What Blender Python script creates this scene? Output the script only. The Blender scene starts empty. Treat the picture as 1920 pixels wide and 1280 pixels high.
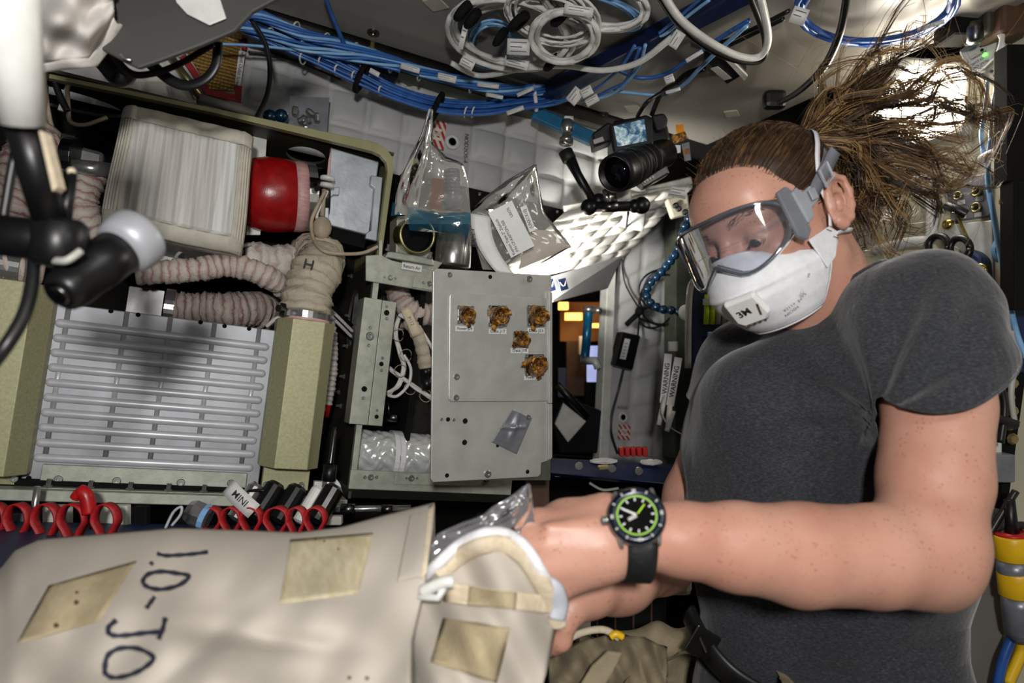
import bpy, bmesh, math, random
import numpy as np
from mathutils import Vector, Matrix, Quaternion
random.seed(7); rng = np.random.default_rng(7)
scn = bpy.context.scene
COL = scn.collection

# ---------------------------------------------------------------- camera, light, exposure
# World axes follow the equipment rack: X along its face, Y into it, Z up. The camera is rolled a little against it.
ZC = 1.30
_ex = np.array([2.22, 1.0, -0.31]); _ex /= np.linalg.norm(_ex)
_ez = np.array([0.095, 0.087, 0.99]); _ez -= _ez.dot(_ex) * _ex; _ez /= np.linalg.norm(_ez)
_ey = np.cross(_ez, _ex)
RIGHT = Vector((_ex[0], _ey[0], _ez[0])); FWD = Vector((_ex[1], _ey[1], _ez[1])); UP = Vector((_ex[2], _ey[2], _ez[2]))
CAM = Vector((0, 0, ZC)); FPX = 1280.0
cam_d = bpy.data.cameras.new('camera'); cam = bpy.data.objects.new('camera', cam_d); COL.objects.link(cam)
cam_d.sensor_width = 36; cam_d.lens = 36 * FPX / 1920; cam_d.clip_start = .02
cam.matrix_world = Matrix(((RIGHT.x, UP.x, -FWD.x, CAM.x), (RIGHT.y, UP.y, -FWD.y, CAM.y), (RIGHT.z, UP.z, -FWD.z, CAM.z), (0, 0, 0, 1)))
cam_d.dof.use_dof = True; cam_d.dof.focus_distance = 1.05; cam_d.dof.aperture_fstop = 5.0
scn.camera = cam
scn.view_settings.view_transform = 'Standard'; scn.view_settings.look = 'None'
scn.view_settings.gamma = 1.0; scn.view_settings.exposure = 0.0; scn.view_settings.use_curve_mapping = False
w = bpy.data.worlds.new('cabin_ambient'); scn.world = w; w.use_nodes = True
w.node_tree.nodes['Background'].inputs[0].default_value = (.93, .96, 1, 1); w.node_tree.nodes['Background'].inputs[1].default_value = .06

def P(px, py, d):
    return CAM + RIGHT * ((px - 960) / FPX * d) + UP * ((640 - py) / FPX * d) + FWD * d
def ray(px, py): return RIGHT * ((px - 960) / FPX) + UP * ((640 - py) / FPX) + FWD
def RK(px, py, y):
    r = ray(px, py); return CAM + r * (y / r.y)
def CE(px, py, z):
    r = ray(px, py); return CAM + r * ((z - ZC) / r.z)
def RX(px, py, x):
    r = ray(px, py); return CAM + r * (x / r.x)

def light(name, kind, loc, energy, col=(1, 1, 1), size=.1, target=None, **k):
    d = bpy.data.lights.new(name, kind); o = bpy.data.objects.new(name, d); COL.objects.link(o)
    d.energy = energy; d.color = col; o.location = loc
    if kind == 'AREA': d.size = size
    elif kind in ('POINT', 'SPOT'): d.shadow_soft_size = size
    if target is not None: o.rotation_euler = (Vector(target) - Vector(loc)).to_track_quat('-Z', 'Y').to_euler()
    for a, b in k.items(): setattr(d, a, b)
    return o
# the camera's own flash, held a little above and behind the lens
light('camera_flash', 'AREA', CAM + UP * .16 + RIGHT * .03 - FWD * .32, 11.5, (1, .975, .945), .07, P(900, 640, 1.0))
ZCEIL = ZC + .70
# ambient fill light added under the ceiling, out of frame behind the camera
light('ceiling_fill', 'AREA', (.35, -.55, ZCEIL - .03), 5, (1, .97, .92), .45, (.35, -.3, 0))

# ---------------------------------------------------------------- materials
def srgb(h):
    h = h.lstrip('#'); v = [int(h[i:i + 2], 16) / 255 for i in (0, 2, 4)]
    return tuple((x / 12.92 if x <= .04045 else ((x + .055) / 1.055) ** 2.4) for x in v) + (1,)
MATS = {}
class NT:
    def __init__(s, m): s.t = m.node_tree; s.n = s.t.nodes; s.l = s.t.links; s.b = s.n['Principled BSDF']
    def new(s, k, **kw):
        x = s.n.new(k)
        for a, b in kw.items(): setattr(x, a, b)
        return x
    def link(s, a, b): s.l.new(a, b)
    def ramp(s, fac, stops, interp='LINEAR'):
        r = s.new('ShaderNodeValToRGB'); r.color_ramp.interpolation = interp
        e = r.color_ramp.elements
        while len(e) < len(stops): e.new(.5)
        for q, (p, c) in zip(e, stops): q.position = p; q.color = srgb(c) if isinstance(c, str) else (c, c, c, 1)
        s.link(fac, r.inputs[0]); return r.outputs[0]
    def coord(s, kind='Object', scale=(1, 1, 1), rot=(0, 0, 0)):
        t = s.new('ShaderNodeTexCoord'); m = s.new('ShaderNodeMapping'); m.inputs['Scale'].default_value = scale; m.inputs['Rotation'].default_value = rot
        s.link(t.outputs[kind], m.inputs[0]); return m.outputs[0]
    def noise(s, vec, scale, detail=3, rough=.55, dist=0):
        n = s.new('ShaderNodeTexNoise'); n.inputs['Scale'].default_value = scale; n.inputs['Detail'].default_value = detail
        n.inputs['Roughness'].default_value = rough; n.inputs['Distortion'].default_value = dist
        if vec is not None: s.link(vec, n.inputs['Vector'])
        return n.outputs['Fac']
    def mix(s, fac, a, b, mode='MIX'):
        m = s.new('ShaderNodeMix', data_type='RGBA', blend_type=mode)
        for i, v in ((0, fac), (6, a), (7, b)):
            if hasattr(v, 'is_output'): s.link(v, m.inputs[i])
            else: m.inputs[i].default_value = srgb(v) if isinstance(v, str) else v
        return m.outputs[2]
    def math(s, op, a, b=None):
        m = s.new('ShaderNodeMath', operation=op)
        for i, v in enumerate((a, b)):
            if v is None: continue
            if hasattr(v, 'is_output'): s.link(v, m.inputs[i])
            else: m.inputs[i].default_value = v
        return m.outputs[0]
    def bump(s, h, strength=.3, dist=.002):
        b = s.new('ShaderNodeBump'); b.inputs['Strength'].default_value = strength; b.inputs['Distance'].default_value = dist
        s.link(h, b.inputs['Height']); s.link(b.outputs[0], s.b.inputs['Normal'])
def base(name, rough=.5, metal=0., spec=None):
    m = bpy.data.materials.new(name); m.use_nodes = True; t = NT(m)
    t.b.inputs['Roughness'].default_value = rough; t.b.inputs['Metallic'].default_value = metal
    if spec is not None: t.b.inputs['Specular IOR Level'].default_value = spec
    MATS[name] = m; return m, t
def mat(name, c1, c2=None, rough=.5, metal=0., scale=30, bump=0., bscale=None, stretch=(1, 1, 1), spec=None, lo=.35, hi=.65):
    m, t = base(name, rough, metal, spec)
    v = t.coord('Object', stretch); n = t.noise(v, scale, 4)
    t.link(t.ramp(n, [(lo, c1), (hi, c2 or c1)]), t.b.inputs['Base Color'])
    if bump: t.bump(t.noise(v, bscale or scale * 3, 3), bump, .002)
    return m
mat('white_plastic', '#dcdcd8', '#c8c8c4', .4)
mat('black_plastic', '#0b0b0c', '#111113', .38, scale=60, spec=.35)
mat('black_matte', '#050505', '#0a0a0a', .85, spec=.2)
mat('black_rubber', '#0e0e10', '#1a1a1b', .6, scale=120, bump=.2)
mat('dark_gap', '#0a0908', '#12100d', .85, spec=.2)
mat('alu_rib_lit', '#b4b6bb', '#c4c6cb', .34, .15, scale=16)  # alu lightened for the ribs: the light they catch is in the colour
mat('olive', '#7d7b58', '#8f8c66', .45, .15, scale=14)
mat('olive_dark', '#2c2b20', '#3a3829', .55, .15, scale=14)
mat('olive_bright', '#959370', '#a3a17d', .48, .25, scale=300, bump=.08)
mat('olive_side', '#6c693f', '#79754a', .45, .25, scale=200)
mat('grey_green', '#94988c', '#a6aa9d', .42, .3, scale=60, bump=.06, bscale=500)
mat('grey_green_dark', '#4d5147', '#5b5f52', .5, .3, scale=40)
mat('panel_grey', '#a6a8a2', '#b3b5af', .40, .35, scale=25, bump=.07, bscale=700)
mat('alu', '#8e9096', '#a0a2a8', .42, .2, scale=16, bump=.03, bscale=200)
mat('alu_cast', '#9aa0a6', '#b4babf', .42, .6, scale=25, bump=.15, bscale=120)
mat('steel', '#b8b8b6', '#9c9c9a', .25, .85, scale=40)
mat('dark_steel', '#4a4a4a', '#5a5a58', .3, 1., scale=40)
mat('brass', '#b89a4a', '#cfb469', .25, 1.)
mat('gold_metal', '#8f855c', '#a79c6e', .3, .8)
mat('white_metal', '#cfd0cb', '#bdbeb8', .45, .1)
mat('label_white', '#cfcfcd', '#c4c4c2', .5)
mat('label_print', '#3a3a3c', '#4a4a4c', .6)
mat('ink', '#1a1a1c', None, .6)
mat('ink_blue', '#1c1d2c', '#2a2b3b', .7, scale=200)
mat('red_paint', '#860a0d', '#9c0f12', .28, scale=70, bump=.1, bscale=400)
mat('red_webbing', '#b3151c', '#8e1016', .55, scale=200, bump=.2)
mat('red_plastic', '#c01a1c', '#a21416', .35)
mat('red_frame', '#9a0c12', '#83090e', .5)
mat('pink_tape', '#c9a3a2', '#b98886', .55, scale=60, stretch=(1, 1, 6))
mat('wire_white', '#d6d6d2', '#c2c2be', .4)
mat('wire_grey', '#96968f', '#a5a59e', .45)
mat('wire_tan', '#a99a86', '#968772', .55)
mat('wire_blue', '#28569a', '#3568ae', .35, scale=40)
mat('wire_blue_dark', '#1d4486', '#28559c', .35, scale=40)
mat('wire_lightblue', '#6d9ccb', '#83b0d8', .35)
mat('wire_black', '#0f0f10', '#161617', .4)
mat('navy', '#0c1f45', '#12294f', .5)
mat('bezel_dark', '#0d1420', '#141c2a', .25, .3)
mat('navy_bar', '#0a1738', '#0e1d42', .35)
mat('teal_bar', '#115a80', '#176a92', .3, .3)
mat('teal_bead', '#071e32', '#0b2c44', .25)
mat('tape_grey', '#7d7f86', '#6c6e75', .35, .3, scale=40)
mat('yellow_plastic', '#d8a812', '#e6bb22', .35)
mat('orange_tape', '#c77a10', '#dc9420', .3)
mat('beige_panel', '#a9a493', '#b4af9e', .42, scale=8)
mat('ceiling_paint', '#85817a', '#8d8982', .34, scale=3)
mat('beige_wall', '#b4af99', '#bdb8a2', .45, scale=6)
mat('green_marker', '#a8c81e', '#b8d82e', .4)
mat('foil_white', '#c9cccb', '#dfe2e1', .22, .35, scale=30, bump=.5, bscale=60)
mat('grey_plastic', '#666970', '#70737a', .42)
mat('grey_light_plastic', '#8d9096', '#989ba1', .45)
mat('grey_soft', '#a5a9b2', '#b2b6be', .5)
mat('strap_white', '#cfcfd2', '#dedee0', .7, scale=400, bump=.2)
mat('canvas_strap', '#cdbfa6', '#bfb098', .85, scale=200, bump=.3)
mat('khaki', '#70654f', '#82765e', .85, scale=40, bump=.3, bscale=300)
mat('khaki_light', '#8c7f66', '#9a8d73', .85, scale=40, bump=.3, bscale=300)
mat('belt_black', '#0c0c0d', '#131314', .45)
mat('green_led', '#5cff6a', None, .4)
mat('paper_panel', '#c8c8bd', '#d4d4ca', .5)
# special materials
def m_aniso_stripe(name, c1, c2, c3, n=50., rough=.6):
    """duct wrapped in silicone-fabric tape: bands follow U (length) of the UV map"""
    m, t = base(name, rough)
    uv = t.new('ShaderNodeTexCoord'); sx = t.new('ShaderNodeSeparateXYZ'); t.link(uv.outputs['UV'], sx.inputs[0])
    nz = t.noise(t.coord('Object'), 55, 3)
    u = t.math('ADD', t.math('MULTIPLY', sx.outputs[0], n), t.math('MULTIPLY', t.math('SUBTRACT', nz, .5), 1.1))
    fr = t.math('FRACT', u)
    col = t.ramp(fr, [(0, c1), (.35, c2), (.62, c1), (.72, c3), (.86, c3), (.95, c1)])
    col = t.mix(t.ramp(t.noise(t.coord('Object'), 22, 4), [(.35, 0.0), (.7, .45)]), col, c2)
    t.link(col, t.b.inputs['Base Color']); t.bump(t.noise(t.coord('Object'), 70, 4, .6, .8), .7, .004)
m_aniso_stripe('duct_pink', '#a89c94', '#b9afa6', '#8a6662')
m_aniso_stripe('duct_dark', '#8f837c', '#a0958d', '#6e4a4a')
m_aniso_stripe('duct_tan', '#a69d8b', '#b0a795', '#9a8e7e')
m_aniso_stripe('duct_pale', '#b8b3ab', '#c9c5be', '#a08d88')
def m_quilt():
    m, t = base('quilt', .55)
    v = t.coord('Object'); n = t.noise(v, 9, 4)
    t.link(t.ramp(n, [(.3, '#a6a7a8'), (.6, '#b4b5b5'), (.8, '#aeaca7')]), t.b.inputs['Base Color'])
    t.bump(t.noise(v, 140, 3), .15, .002)
m_quilt()
mat('quilt_clean', '#d6d4ce', '#c9c7c1', .6, scale=20, bump=.2, bscale=120)
def m_fabric_box():
    m, t = base('fabric_box', .5, .05)
    v = t.coord('Object', (1, 1, .06)); n = t.noise(v, 70, 4, .6)
    v2 = t.coord('Object', (1, 1, .03)); n2 = t.noise(v2, 26, 3, .6, .4)
    a = t.ramp(n, [(.3, '#aeaca6'), (.55, '#bcbab5'), (.8, '#cccbc8')])
    t.link(t.mix(t.ramp(n2, [(.56, 0.), (.63, .7)]), a, '#d6d7d6'), t.b.inputs['Base Color'])
    t.bump(t.math('ADD', n, n2), .5, .003)
m_fabric_box()
mat('fabric_edge', '#b7b2a4', '#c3beb1', .7, scale=60, bump=.3, bscale=120)
def m_canvas():
    m, t = base('canvas', .88, 0, .25)
    v = t.coord('Object'); n = t.noise(v, 8, 4)
    w1 = t.new('ShaderNodeTexWave', wave_type='BANDS', bands_direction='X'); w1.inputs['Scale'].default_value = 420; t.link(v, w1.inputs[0])
    w2 = t.new('ShaderNodeTexWave', wave_type='BANDS', bands_direction='Z'); w2.inputs['Scale'].default_value = 420; t.link(v, w2.inputs[0])
    t.link(t.ramp(n, [(.3, '#aaa297'), (.7, '#b5ada2')]), t.b.inputs['Base Color'])
    fo = t.noise(t.coord('Object'), 14, 4, .5, .8)
    t.bump(t.math('ADD', t.math('MULTIPLY', fo, 10.), t.math('ADD', w1.outputs['Fac'], w2.outputs['Fac'])), .25, .001)
m_canvas()
mat('velcro', '#9c8e72', '#a89b7e', .95, scale=90, bump=.5, bscale=600, spec=.1)
mat('velcro_pale', '#b5a988', '#c6bca3', .95, scale=50, bump=.5, bscale=600, stretch=(4, 1, .6), spec=.1)
def m_skin():
    m, t = base('skin', .42, 0, .35)
    v = t.coord('Object')
    n = t.noise(v, 14, 3)
    base_c = t.ramp(n, [(.3, '#b07f6d'), (.55, '#bb8c79'), (.75, '#c09380')])
    vo = t.new('ShaderNodeTexVoronoi'); vo.inputs['Scale'].default_value = 210; t.link(v, vo.inputs['Vector'])
    big = t.noise(v, 50, 2)
    fre = t.math('MULTIPLY', t.ramp(vo.outputs['Distance'], [(.12, 1.), (.3, 0.)]), t.ramp(big, [(.42, 0.), (.62, .75)]))
    vo2 = t.new('ShaderNodeTexVoronoi'); vo2.inputs['Scale'].default_value = 34; t.link(v, vo2.inputs['Vector'])
    mole = t.math('MULTIPLY', t.ramp(vo2.outputs['Distance'], [(.025, .55), (.045, 0.)]), t.ramp(t.noise(v, 11, 1), [(.5, 0.), (.56, 1.)]))
    c = t.mix(fre, base_c, '#9a5f47'); c = t.mix(mole, c, '#80483a')
    t.link(c, t.b.inputs['Base Color'])
    t.b.inputs['Subsurface Weight'].default_value = .12; t.b.inputs['Subsurface Radius'].default_value = (.01, .004, .002); t.b.inputs['Subsurface Scale'].default_value = .5
    t.bump(t.noise(v, 260, 3), .12, .001)
m_skin()
def m_shirt():
    m, t = base('shirt', .9, 0, .15)
    v = t.coord('Object', (1, 1, 3.2)); n = t.noise(v, 260, 3, .7)
    n2 = t.noise(t.coord('Object'), 5, 2)
    c = t.ramp(n, [(.3, '#1d1e22'), (.5, '#303236'), (.72, '#4a4b50')])
    t.link(t.mix(t.ramp(n2, [(.3, 0.), (.8, .35)]), c, '#222429'), t.b.inputs['Base Color'])
    t.b.inputs['Sheen Weight'].default_value = .25
    fo = t.noise(t.coord('Object', (1.6, 1.6, .8)), 9, 3, .5, 1.2)
    t.bump(t.math('ADD', t.math('MULTIPLY', fo, 14.), t.noise(t.coord('Object'), 600, 2)), .35, .0012)
m_shirt()
def m_hair(name, a, b, c, rough=.38):
    m, t = base(name, rough, 0, .5)
    v = t.coord('Object'); n = t.noise(v, 35, 3)
    i = t.new('ShaderNodeTexCoord')
    t.link(t.ramp(n, [(.3, a), (.5, b), (.7, c)]), t.b.inputs['Base Color'])
    t.b.inputs['Anisotropic'].default_value = .5
m_hair('hair_dark', '#22170f', '#302013', '#42301e')
m_hair('hair_light', '#463220', '#644a2d', '#846440')
m_hair('hair_blond', '#8a6c45', '#a8875a', '#bd9c6c')
def m_scalp():
    m, t = base('scalp_hair', .5, 0, .35)
    v = t.coord('UV', (1, 60, 1)); n = t.noise(v, 6, 3)
    t.link(t.ramp(n, [(.3, '#23170f'), (.55, '#33221600'[:7]), (.8, '#4a3421')]), t.b.inputs['Base Color'])
m_scalp()
def m_clear(name, tint, gloss=.5, rough=.06, milky=0., milk='#c8c8c8'):
    """thin clear film: sees through, catches the light at grazing angles"""
    m = bpy.data.materials.new(name); m.use_nodes = True; t = NT(m); t.n.remove(t.b)
    o = t.n['Material Output']
    tr = t.new('ShaderNodeBsdfTransparent'); tr.inputs[0].default_value = srgb(tint)
    gl = t.new('ShaderNodeBsdfGlossy'); gl.inputs['Roughness'].default_value = rough; gl.inputs[0].default_value = (.95, .95, .95, 1)
    df = t.new('ShaderNodeBsdfDiffuse'); df.inputs[0].default_value = srgb(milk)
    fr = t.new('ShaderNodeFresnel'); fr.inputs[0].default_value = 1.45
    bp = t.new('ShaderNodeBump'); bp.inputs['Strength'].default_value = .25; bp.inputs['Distance'].default_value = .004
    t.link(t.noise(t.coord('Object'), 40, 3), bp.inputs['Height'])
    if 'bag' in name:
        for x in (gl, fr): t.link(bp.outputs[0], x.inputs['Normal'])
    f = t.math('MULTIPLY', fr.outputs[0], gloss * 2)
    m1 = t.new('ShaderNodeMixShader'); m1.inputs[0].default_value = milky; t.link(tr.outputs[0], m1.inputs[1]); t.link(df.outputs[0], m1.inputs[2])
    m2 = t.new('ShaderNodeMixShader'); t.link(f, m2.inputs[0]); t.link(m1.outputs[0], m2.inputs[1]); t.link(gl.outputs[0], m2.inputs[2])
    t.link(m2.outputs[0], o.inputs[0]); MATS[name] = m
m_clear('clear_bag', '#f2f2f0', .9, .10, .20, '#d8d8d2')
m_clear('clear_bag_folded', '#e8e8e4', .9, .16, .55, '#d2d2ca')
m_clear('blue_zip_bag', '#b4d8e6', .8, .12, .16, '#3f90b4')
m_clear('goggle_lens', '#e6e8ee', .38, .03, .05, '#c9ccd6')
m_clear('goggle_rim', '#cfd3dc', 1.3, .04, .14, '#a8acb6')
m_clear('smoke_bag', '#a2a4a6', 1.2, .08, .38, '#8f8e92')
m_clear('kapton', '#e08a12', .9, .08, .3, '#b86a08')
m_clear('glass_clear', '#f4f6fa', .9, .02, .02)
def m_emit(name, col, strength):
    m, t = base(name, .5); t.b.inputs['Base Color'].default_value = srgb(col)
    t.b.inputs['Emission Color'].default_value = srgb(col); t.b.inputs['Emission Strength'].default_value = strength
m_emit('lamp_lit', '#fff2dc', 14.); m_emit('warm_lit', '#ffb050', 3.); m_emit('screen_blue', '#aab4e6', .9); m_emit('led_green', '#6cff5c', 3.)
def m_screen():
    m, t = base('camera_screen', .2)
    v = t.coord('Object'); n = t.noise(v, 48, 5, .65, 1.2)
    c = t.ramp(n, [(.3, '#05101c'), (.45, '#2d5a78'), (.58, '#9fb9c0'), (.68, '#e6efe8')])
    t.link(c, t.b.inputs['Emission Color']); t.b.inputs['Base Color'].default_value = (.01, .01, .01, 1); t.b.inputs['Emission Strength'].default_value = .8
m_screen()
def m_kapton_solid():
    m, t = base('kapton_solid', .15, .25)
    n = t.noise(t.coord('Object'), 120, 4, .6, 1.)
    t.link(t.ramp(n, [(.36, '#1c0e02'), (.5, '#6e4207'), (.64, '#c08a26')]), t.b.inputs['Base Color']); t.bump(n, .8, .006)
    t.b.inputs['Coat Weight'].default_value = .6
m_kapton_solid()
def m_mesh_screen():
    m, t = base('screen_mesh', .4, .7)
    v = t.coord('Object', (1, 1, 1), (0, 0, 0)); vo = t.new('ShaderNodeTexVoronoi'); vo.inputs['Scale'].default_value = 150; vo.inputs['Randomness'].default_value = .15
    t.link(v, vo.inputs['Vector']); t.link(t.ramp(vo.outputs['Distance'], [(.28, '#1a1206'), (.42, '#8a6c36')]), t.b.inputs['Base Color'])
    t.bump(vo.outputs['Distance'], .6, .002)
m_mesh_screen()
def m_hazard():
    m, t = base('hazard_print', .6)
    v = t.coord('UV', (1, 1, 1)); wv = t.new('ShaderNodeTexWave', wave_type='BANDS', bands_direction='DIAGONAL'); wv.inputs['Scale'].default_value = 1.6
    t.link(v, wv.inputs[0]); t.link(t.ramp(wv.outputs['Fac'], [(.45, '#c9c5bf'), (.5, '#a8221c')], 'CONSTANT'), t.b.inputs['Base Color'])
m_hazard()

# ---------------------------------------------------------------- mesh builder
class MB:
    def __init__(s): s.v = []; s.f = []; s.uv = {}; s.mi = []; s.cur = 0
    def add(s, vs, fs, uvs=None):
        o = len(s.v); s.v += [tuple(x) for x in vs]
        for k, f in enumerate(fs):
            if uvs: s.uv[len(s.f)] = uvs[k]
            s.f.append(tuple(i + o for i in f)); s.mi.append(s.cur)
        return s
    def box(s, a, b):
        (x0, y0, z0), (x1, y1, z1) = a, b
        return s.obox(Vector(((x0 + x1) / 2, (y0 + y1) / 2, (z0 + z1) / 2)), (abs(x1 - x0), abs(y1 - y0), abs(z1 - z0)))
    def obox(s, c, size, X=Vector((1, 0, 0)), Y=Vector((0, 1, 0)), Z=Vector((0, 0, 1))):
        c = Vector(c); h = [q / 2 for q in size]
        vs = [c + X * (i * h[0]) + Y * (j * h[1]) + Z * (k * h[2]) for i in (-1, 1) for j in (-1, 1) for k in (-1, 1)]
        return s.add(vs, [(0, 1, 3, 2), (4, 6, 7, 5), (0, 4, 5, 1), (2, 3, 7, 6), (0, 2, 6, 4), (1, 5, 7, 3)])
    def prism(s, pts, off):
        """closed polygon pts extruded by vector off"""
        pts = [Vector(p) for p in pts]; off = Vector(off); n = len(pts)
        nr = Vector((0, 0, 0))
        for i in range(n): nr += (pts[i] - pts[0]).cross(pts[(i + 1) % n] - pts[0])
        if nr.dot(off) > 0: pts = pts[::-1]
        return s.add(pts + [p + off for p in pts], [tuple(range(n)), tuple(range(2 * n - 1, n - 1, -1))] + [(i, i + n, (i + 1) % n + n, (i + 1) % n) for i in range(n)])
    def tube(s, pts, r, n=8, cap=True, closed=False, flat=None):
        pts = [Vector(p) for p in pts]; m = len(pts)
        rs = r if hasattr(r, '__len__') else [r] * m
        T = []
        for i in range(m):
            if closed: t = pts[(i + 1) % m] - pts[i - 1]
            else: t = pts[min(i + 1, m - 1)] - pts[max(i - 1, 0)]
            T.append(t.normalized() if t.length > 1e-9 else Vector((0, 0, 1)))
        a = Vector((0, 0, 1)) if abs(T[0].z) < .9 else Vector((1, 0, 0))
        N = (a - T[0] * a.dot(T[0])).normalized(); vs = []; L = 0; us = []
        for i in range(m):
            if i: L += (pts[i] - pts[i - 1]).length
            us.append(L)
            N = (N - T[i] * N.dot(T[i]))
            N = N.normalized() if N.length > 1e-6 else T[i].orthogonal().normalized()
            B = T[i].cross(N)
            for k in range(n):
                q = 2 * math.pi * k / n
                vs.append(pts[i] + (N * math.cos(q) + B * math.sin(q) * (flat or 1)) * rs[i])
        fs = []; uv = []
        for i in range(m if closed else m - 1):
            j = (i + 1) % m
            for k in range(n):
                l = (k + 1) % n
                fs.append((i * n + k, i * n + l, j * n + l, j * n + k))
                uv.append([(us[i], k / n), (us[i], (k + 1) / n), (us[j], (k + 1) / n), (us[j], k / n)])
        if cap and not closed:
            fs += [tuple(range(n - 1, -1, -1)), tuple((m - 1) * n + k for k in range(n))]; uv += [[(0, 0)] * n, [(L, 0)] * n]
        return s.add(vs, fs, uv)
    def lathe(s, prof, o, axis, n=24, op=False):
        """prof [(radius, height)] about axis through o"""
        o = Vector(o); A = Vector(axis).normalized(); X = A.orthogonal().normalized(); Y = A.cross(X); vs = []
        for (r, h) in prof:
            for k in range(n): q = 2 * math.pi * k / n; vs.append(o + A * h + (X * math.cos(q) + Y * math.sin(q)) * r)
        fs = [(i * n + k, i * n + (k + 1) % n, (i + 1) * n + (k + 1) % n, (i + 1) * n + k) for i in range(len(prof) - 1) for k in range(n)]
        if prof[0][0] > 1e-6 and not op: fs.append(tuple(range(n - 1, -1, -1)))
        if prof[-1][0] > 1e-6 and not op: fs.append(tuple((len(prof) - 1) * n + k for k in range(n)))
        return s.add(vs, fs)
    def ball(s, c, r, n=12, m=8, sc=(1, 1, 1)):
        c = Vector(c)
        prof = [(math.sin(math.pi * i / m) * r + (1e-5 if i in (0, m) else 0), -math.cos(math.pi * i / m) * r) for i in range(m + 1)]
        q = MB(); q.lathe(prof, (0, 0, 0), (0, 0, 1), n)
        return s.add([c + Vector((x * sc[0], y * sc[1], z * sc[2])) for x, y, z in q.v], q.f)
    def grid(s, fn, nu, nv, two=None):
        vs = [fn(i / nu, j / nv) for i in range(nu + 1) for j in range(nv + 1)]
        fs = []; uv = []
        for i in range(nu):
            for j in range(nv):
                a = i * (nv + 1) + j; fs.append((a, a + nv + 1, a + nv + 2, a + 1))
                uv.append([(i / nu, j / nv), ((i + 1) / nu, j / nv), ((i + 1) / nu, (j + 1) / nv), (i / nu, (j + 1) / nv)])
        return s.add(vs, fs, uv)
    def mesh(s, name, mats, smooth=False):
        me = bpy.data.meshes.new(name); me.from_pydata(s.v, [], s.f)
        if s.uv:
            l = me.uv_layers.new(name='UVMap'); flat = []
            for k, f in enumerate(s.f): flat += [c for p in s.uv.get(k, [(0, 0)] * len(f)) for c in p]
            l.data.foreach_set('uv', flat)
        for m_ in (mats if isinstance(mats, (list, tuple)) else [mats]): me.materials.append(MATS[m_])
        if max(s.mi, default=0): me.polygons.foreach_set('material_index', s.mi)
        if smooth: me.polygons.foreach_set('use_smooth', [True] * len(s.f))
        me.update(); return me

def link(o, parent=None):
    COL.objects.link(o)
    if parent is not None:
        o.parent = parent; o.matrix_parent_inverse = WM[parent.name].inverted()
    return o
WM = {}
def tag(o, label, cat, group=None, kind=None):
    o['label'] = label; o['category'] = cat
    if group: o['group'] = group
    if kind: o['kind'] = kind
    return o
def thing(name, label, cat, loc=(0, 0, 0), group=None):
    o = bpy.data.objects.new(name, None); o.location = loc; o.empty_display_size = .02; COL.objects.link(o); WM[o.name] = Matrix.Translation(loc)
    return tag(o, label, cat, group)
def ob(name, mb, mats, parent=None, smooth=False, bevel=0, label=None, subsurf=0, solid=0, wn=False):
    """one mesh object; its origin sits at the middle of its geometry"""
    c = np.mean(np.array(mb.v), axis=0); c = Vector(c)
    mb.v = [tuple(Vector(p) - c) for p in mb.v]
    o = bpy.data.objects.new(name, mb.mesh(name, mats, smooth)); o.location = c; WM[o.name] = Matrix.Translation(c)
    link(o, parent)
    if label: o['label'] = label
    if solid: m = o.modifiers.new('thickness', 'SOLIDIFY'); m.thickness = solid; m.offset = 0
    if bevel: m = o.modifiers.new('edge', 'BEVEL'); m.width = bevel; m.segments = 2; m.limit_method = 'ANGLE'; m.angle_limit = .6
    if subsurf: m = o.modifiers.new('smooth', 'SUBSURF'); m.levels = m.render_levels = subsurf
    if smooth == 'auto' or (bevel and smooth):
        pass
    return o
def struct(o, label, cat='structure'):
    o['kind'] = 'structure'; o['label'] = label; o['category'] = cat; return o
def inst(name, me, M, parent=None):
    o = bpy.data.objects.new(name, me); o.matrix_world = M; WM[o.name] = M.copy(); COL.objects.link(o)
    if parent is not None: o.parent = parent; o.matrix_parent_inverse = WM[parent.name].inverted()
    return o
def frame(o, Z, X=None):
    """matrix at o with local z along Z (and local x near X)"""
    Z = Vector(Z).normalized(); X = Vector(X) if X is not None else Z.orthogonal()
    X = (X - Z * X.dot(Z)).normalized(); Y = Z.cross(X)
    return Matrix(((X.x, Y.x, Z.x, o[0]), (X.y, Y.y, Z.y, o[1]), (X.z, Y.z, Z.z, o[2]), (0, 0, 0, 1)))
def spline(pts, n=8, closed=False):
    """Catmull-Rom through pts"""
    p = [Vector(q) for q in pts]; out = []; m = len(p)
    if m == 2: return [p[0].lerp(p[1], i / n) for i in range(n + 1)]
    for i in range(m if closed else m - 1):
        if closed: a, b, c, d = p[i - 1], p[i], p[(i + 1) % m], p[(i + 2) % m]
        else: a, b, c, d = p[max(i - 1, 0)], p[i], p[i + 1], p[min(i + 2, m - 1)]
        for k in range(n):
            t = k / n
            out.append(.5 * ((2 * b) + (c - a) * t + (2 * a - 5 * b + 4 * c - d) * t * t + (3 * b - a - 3 * c + d) * t ** 3))
    if not closed: out.append(p[-1])
    return out
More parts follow.
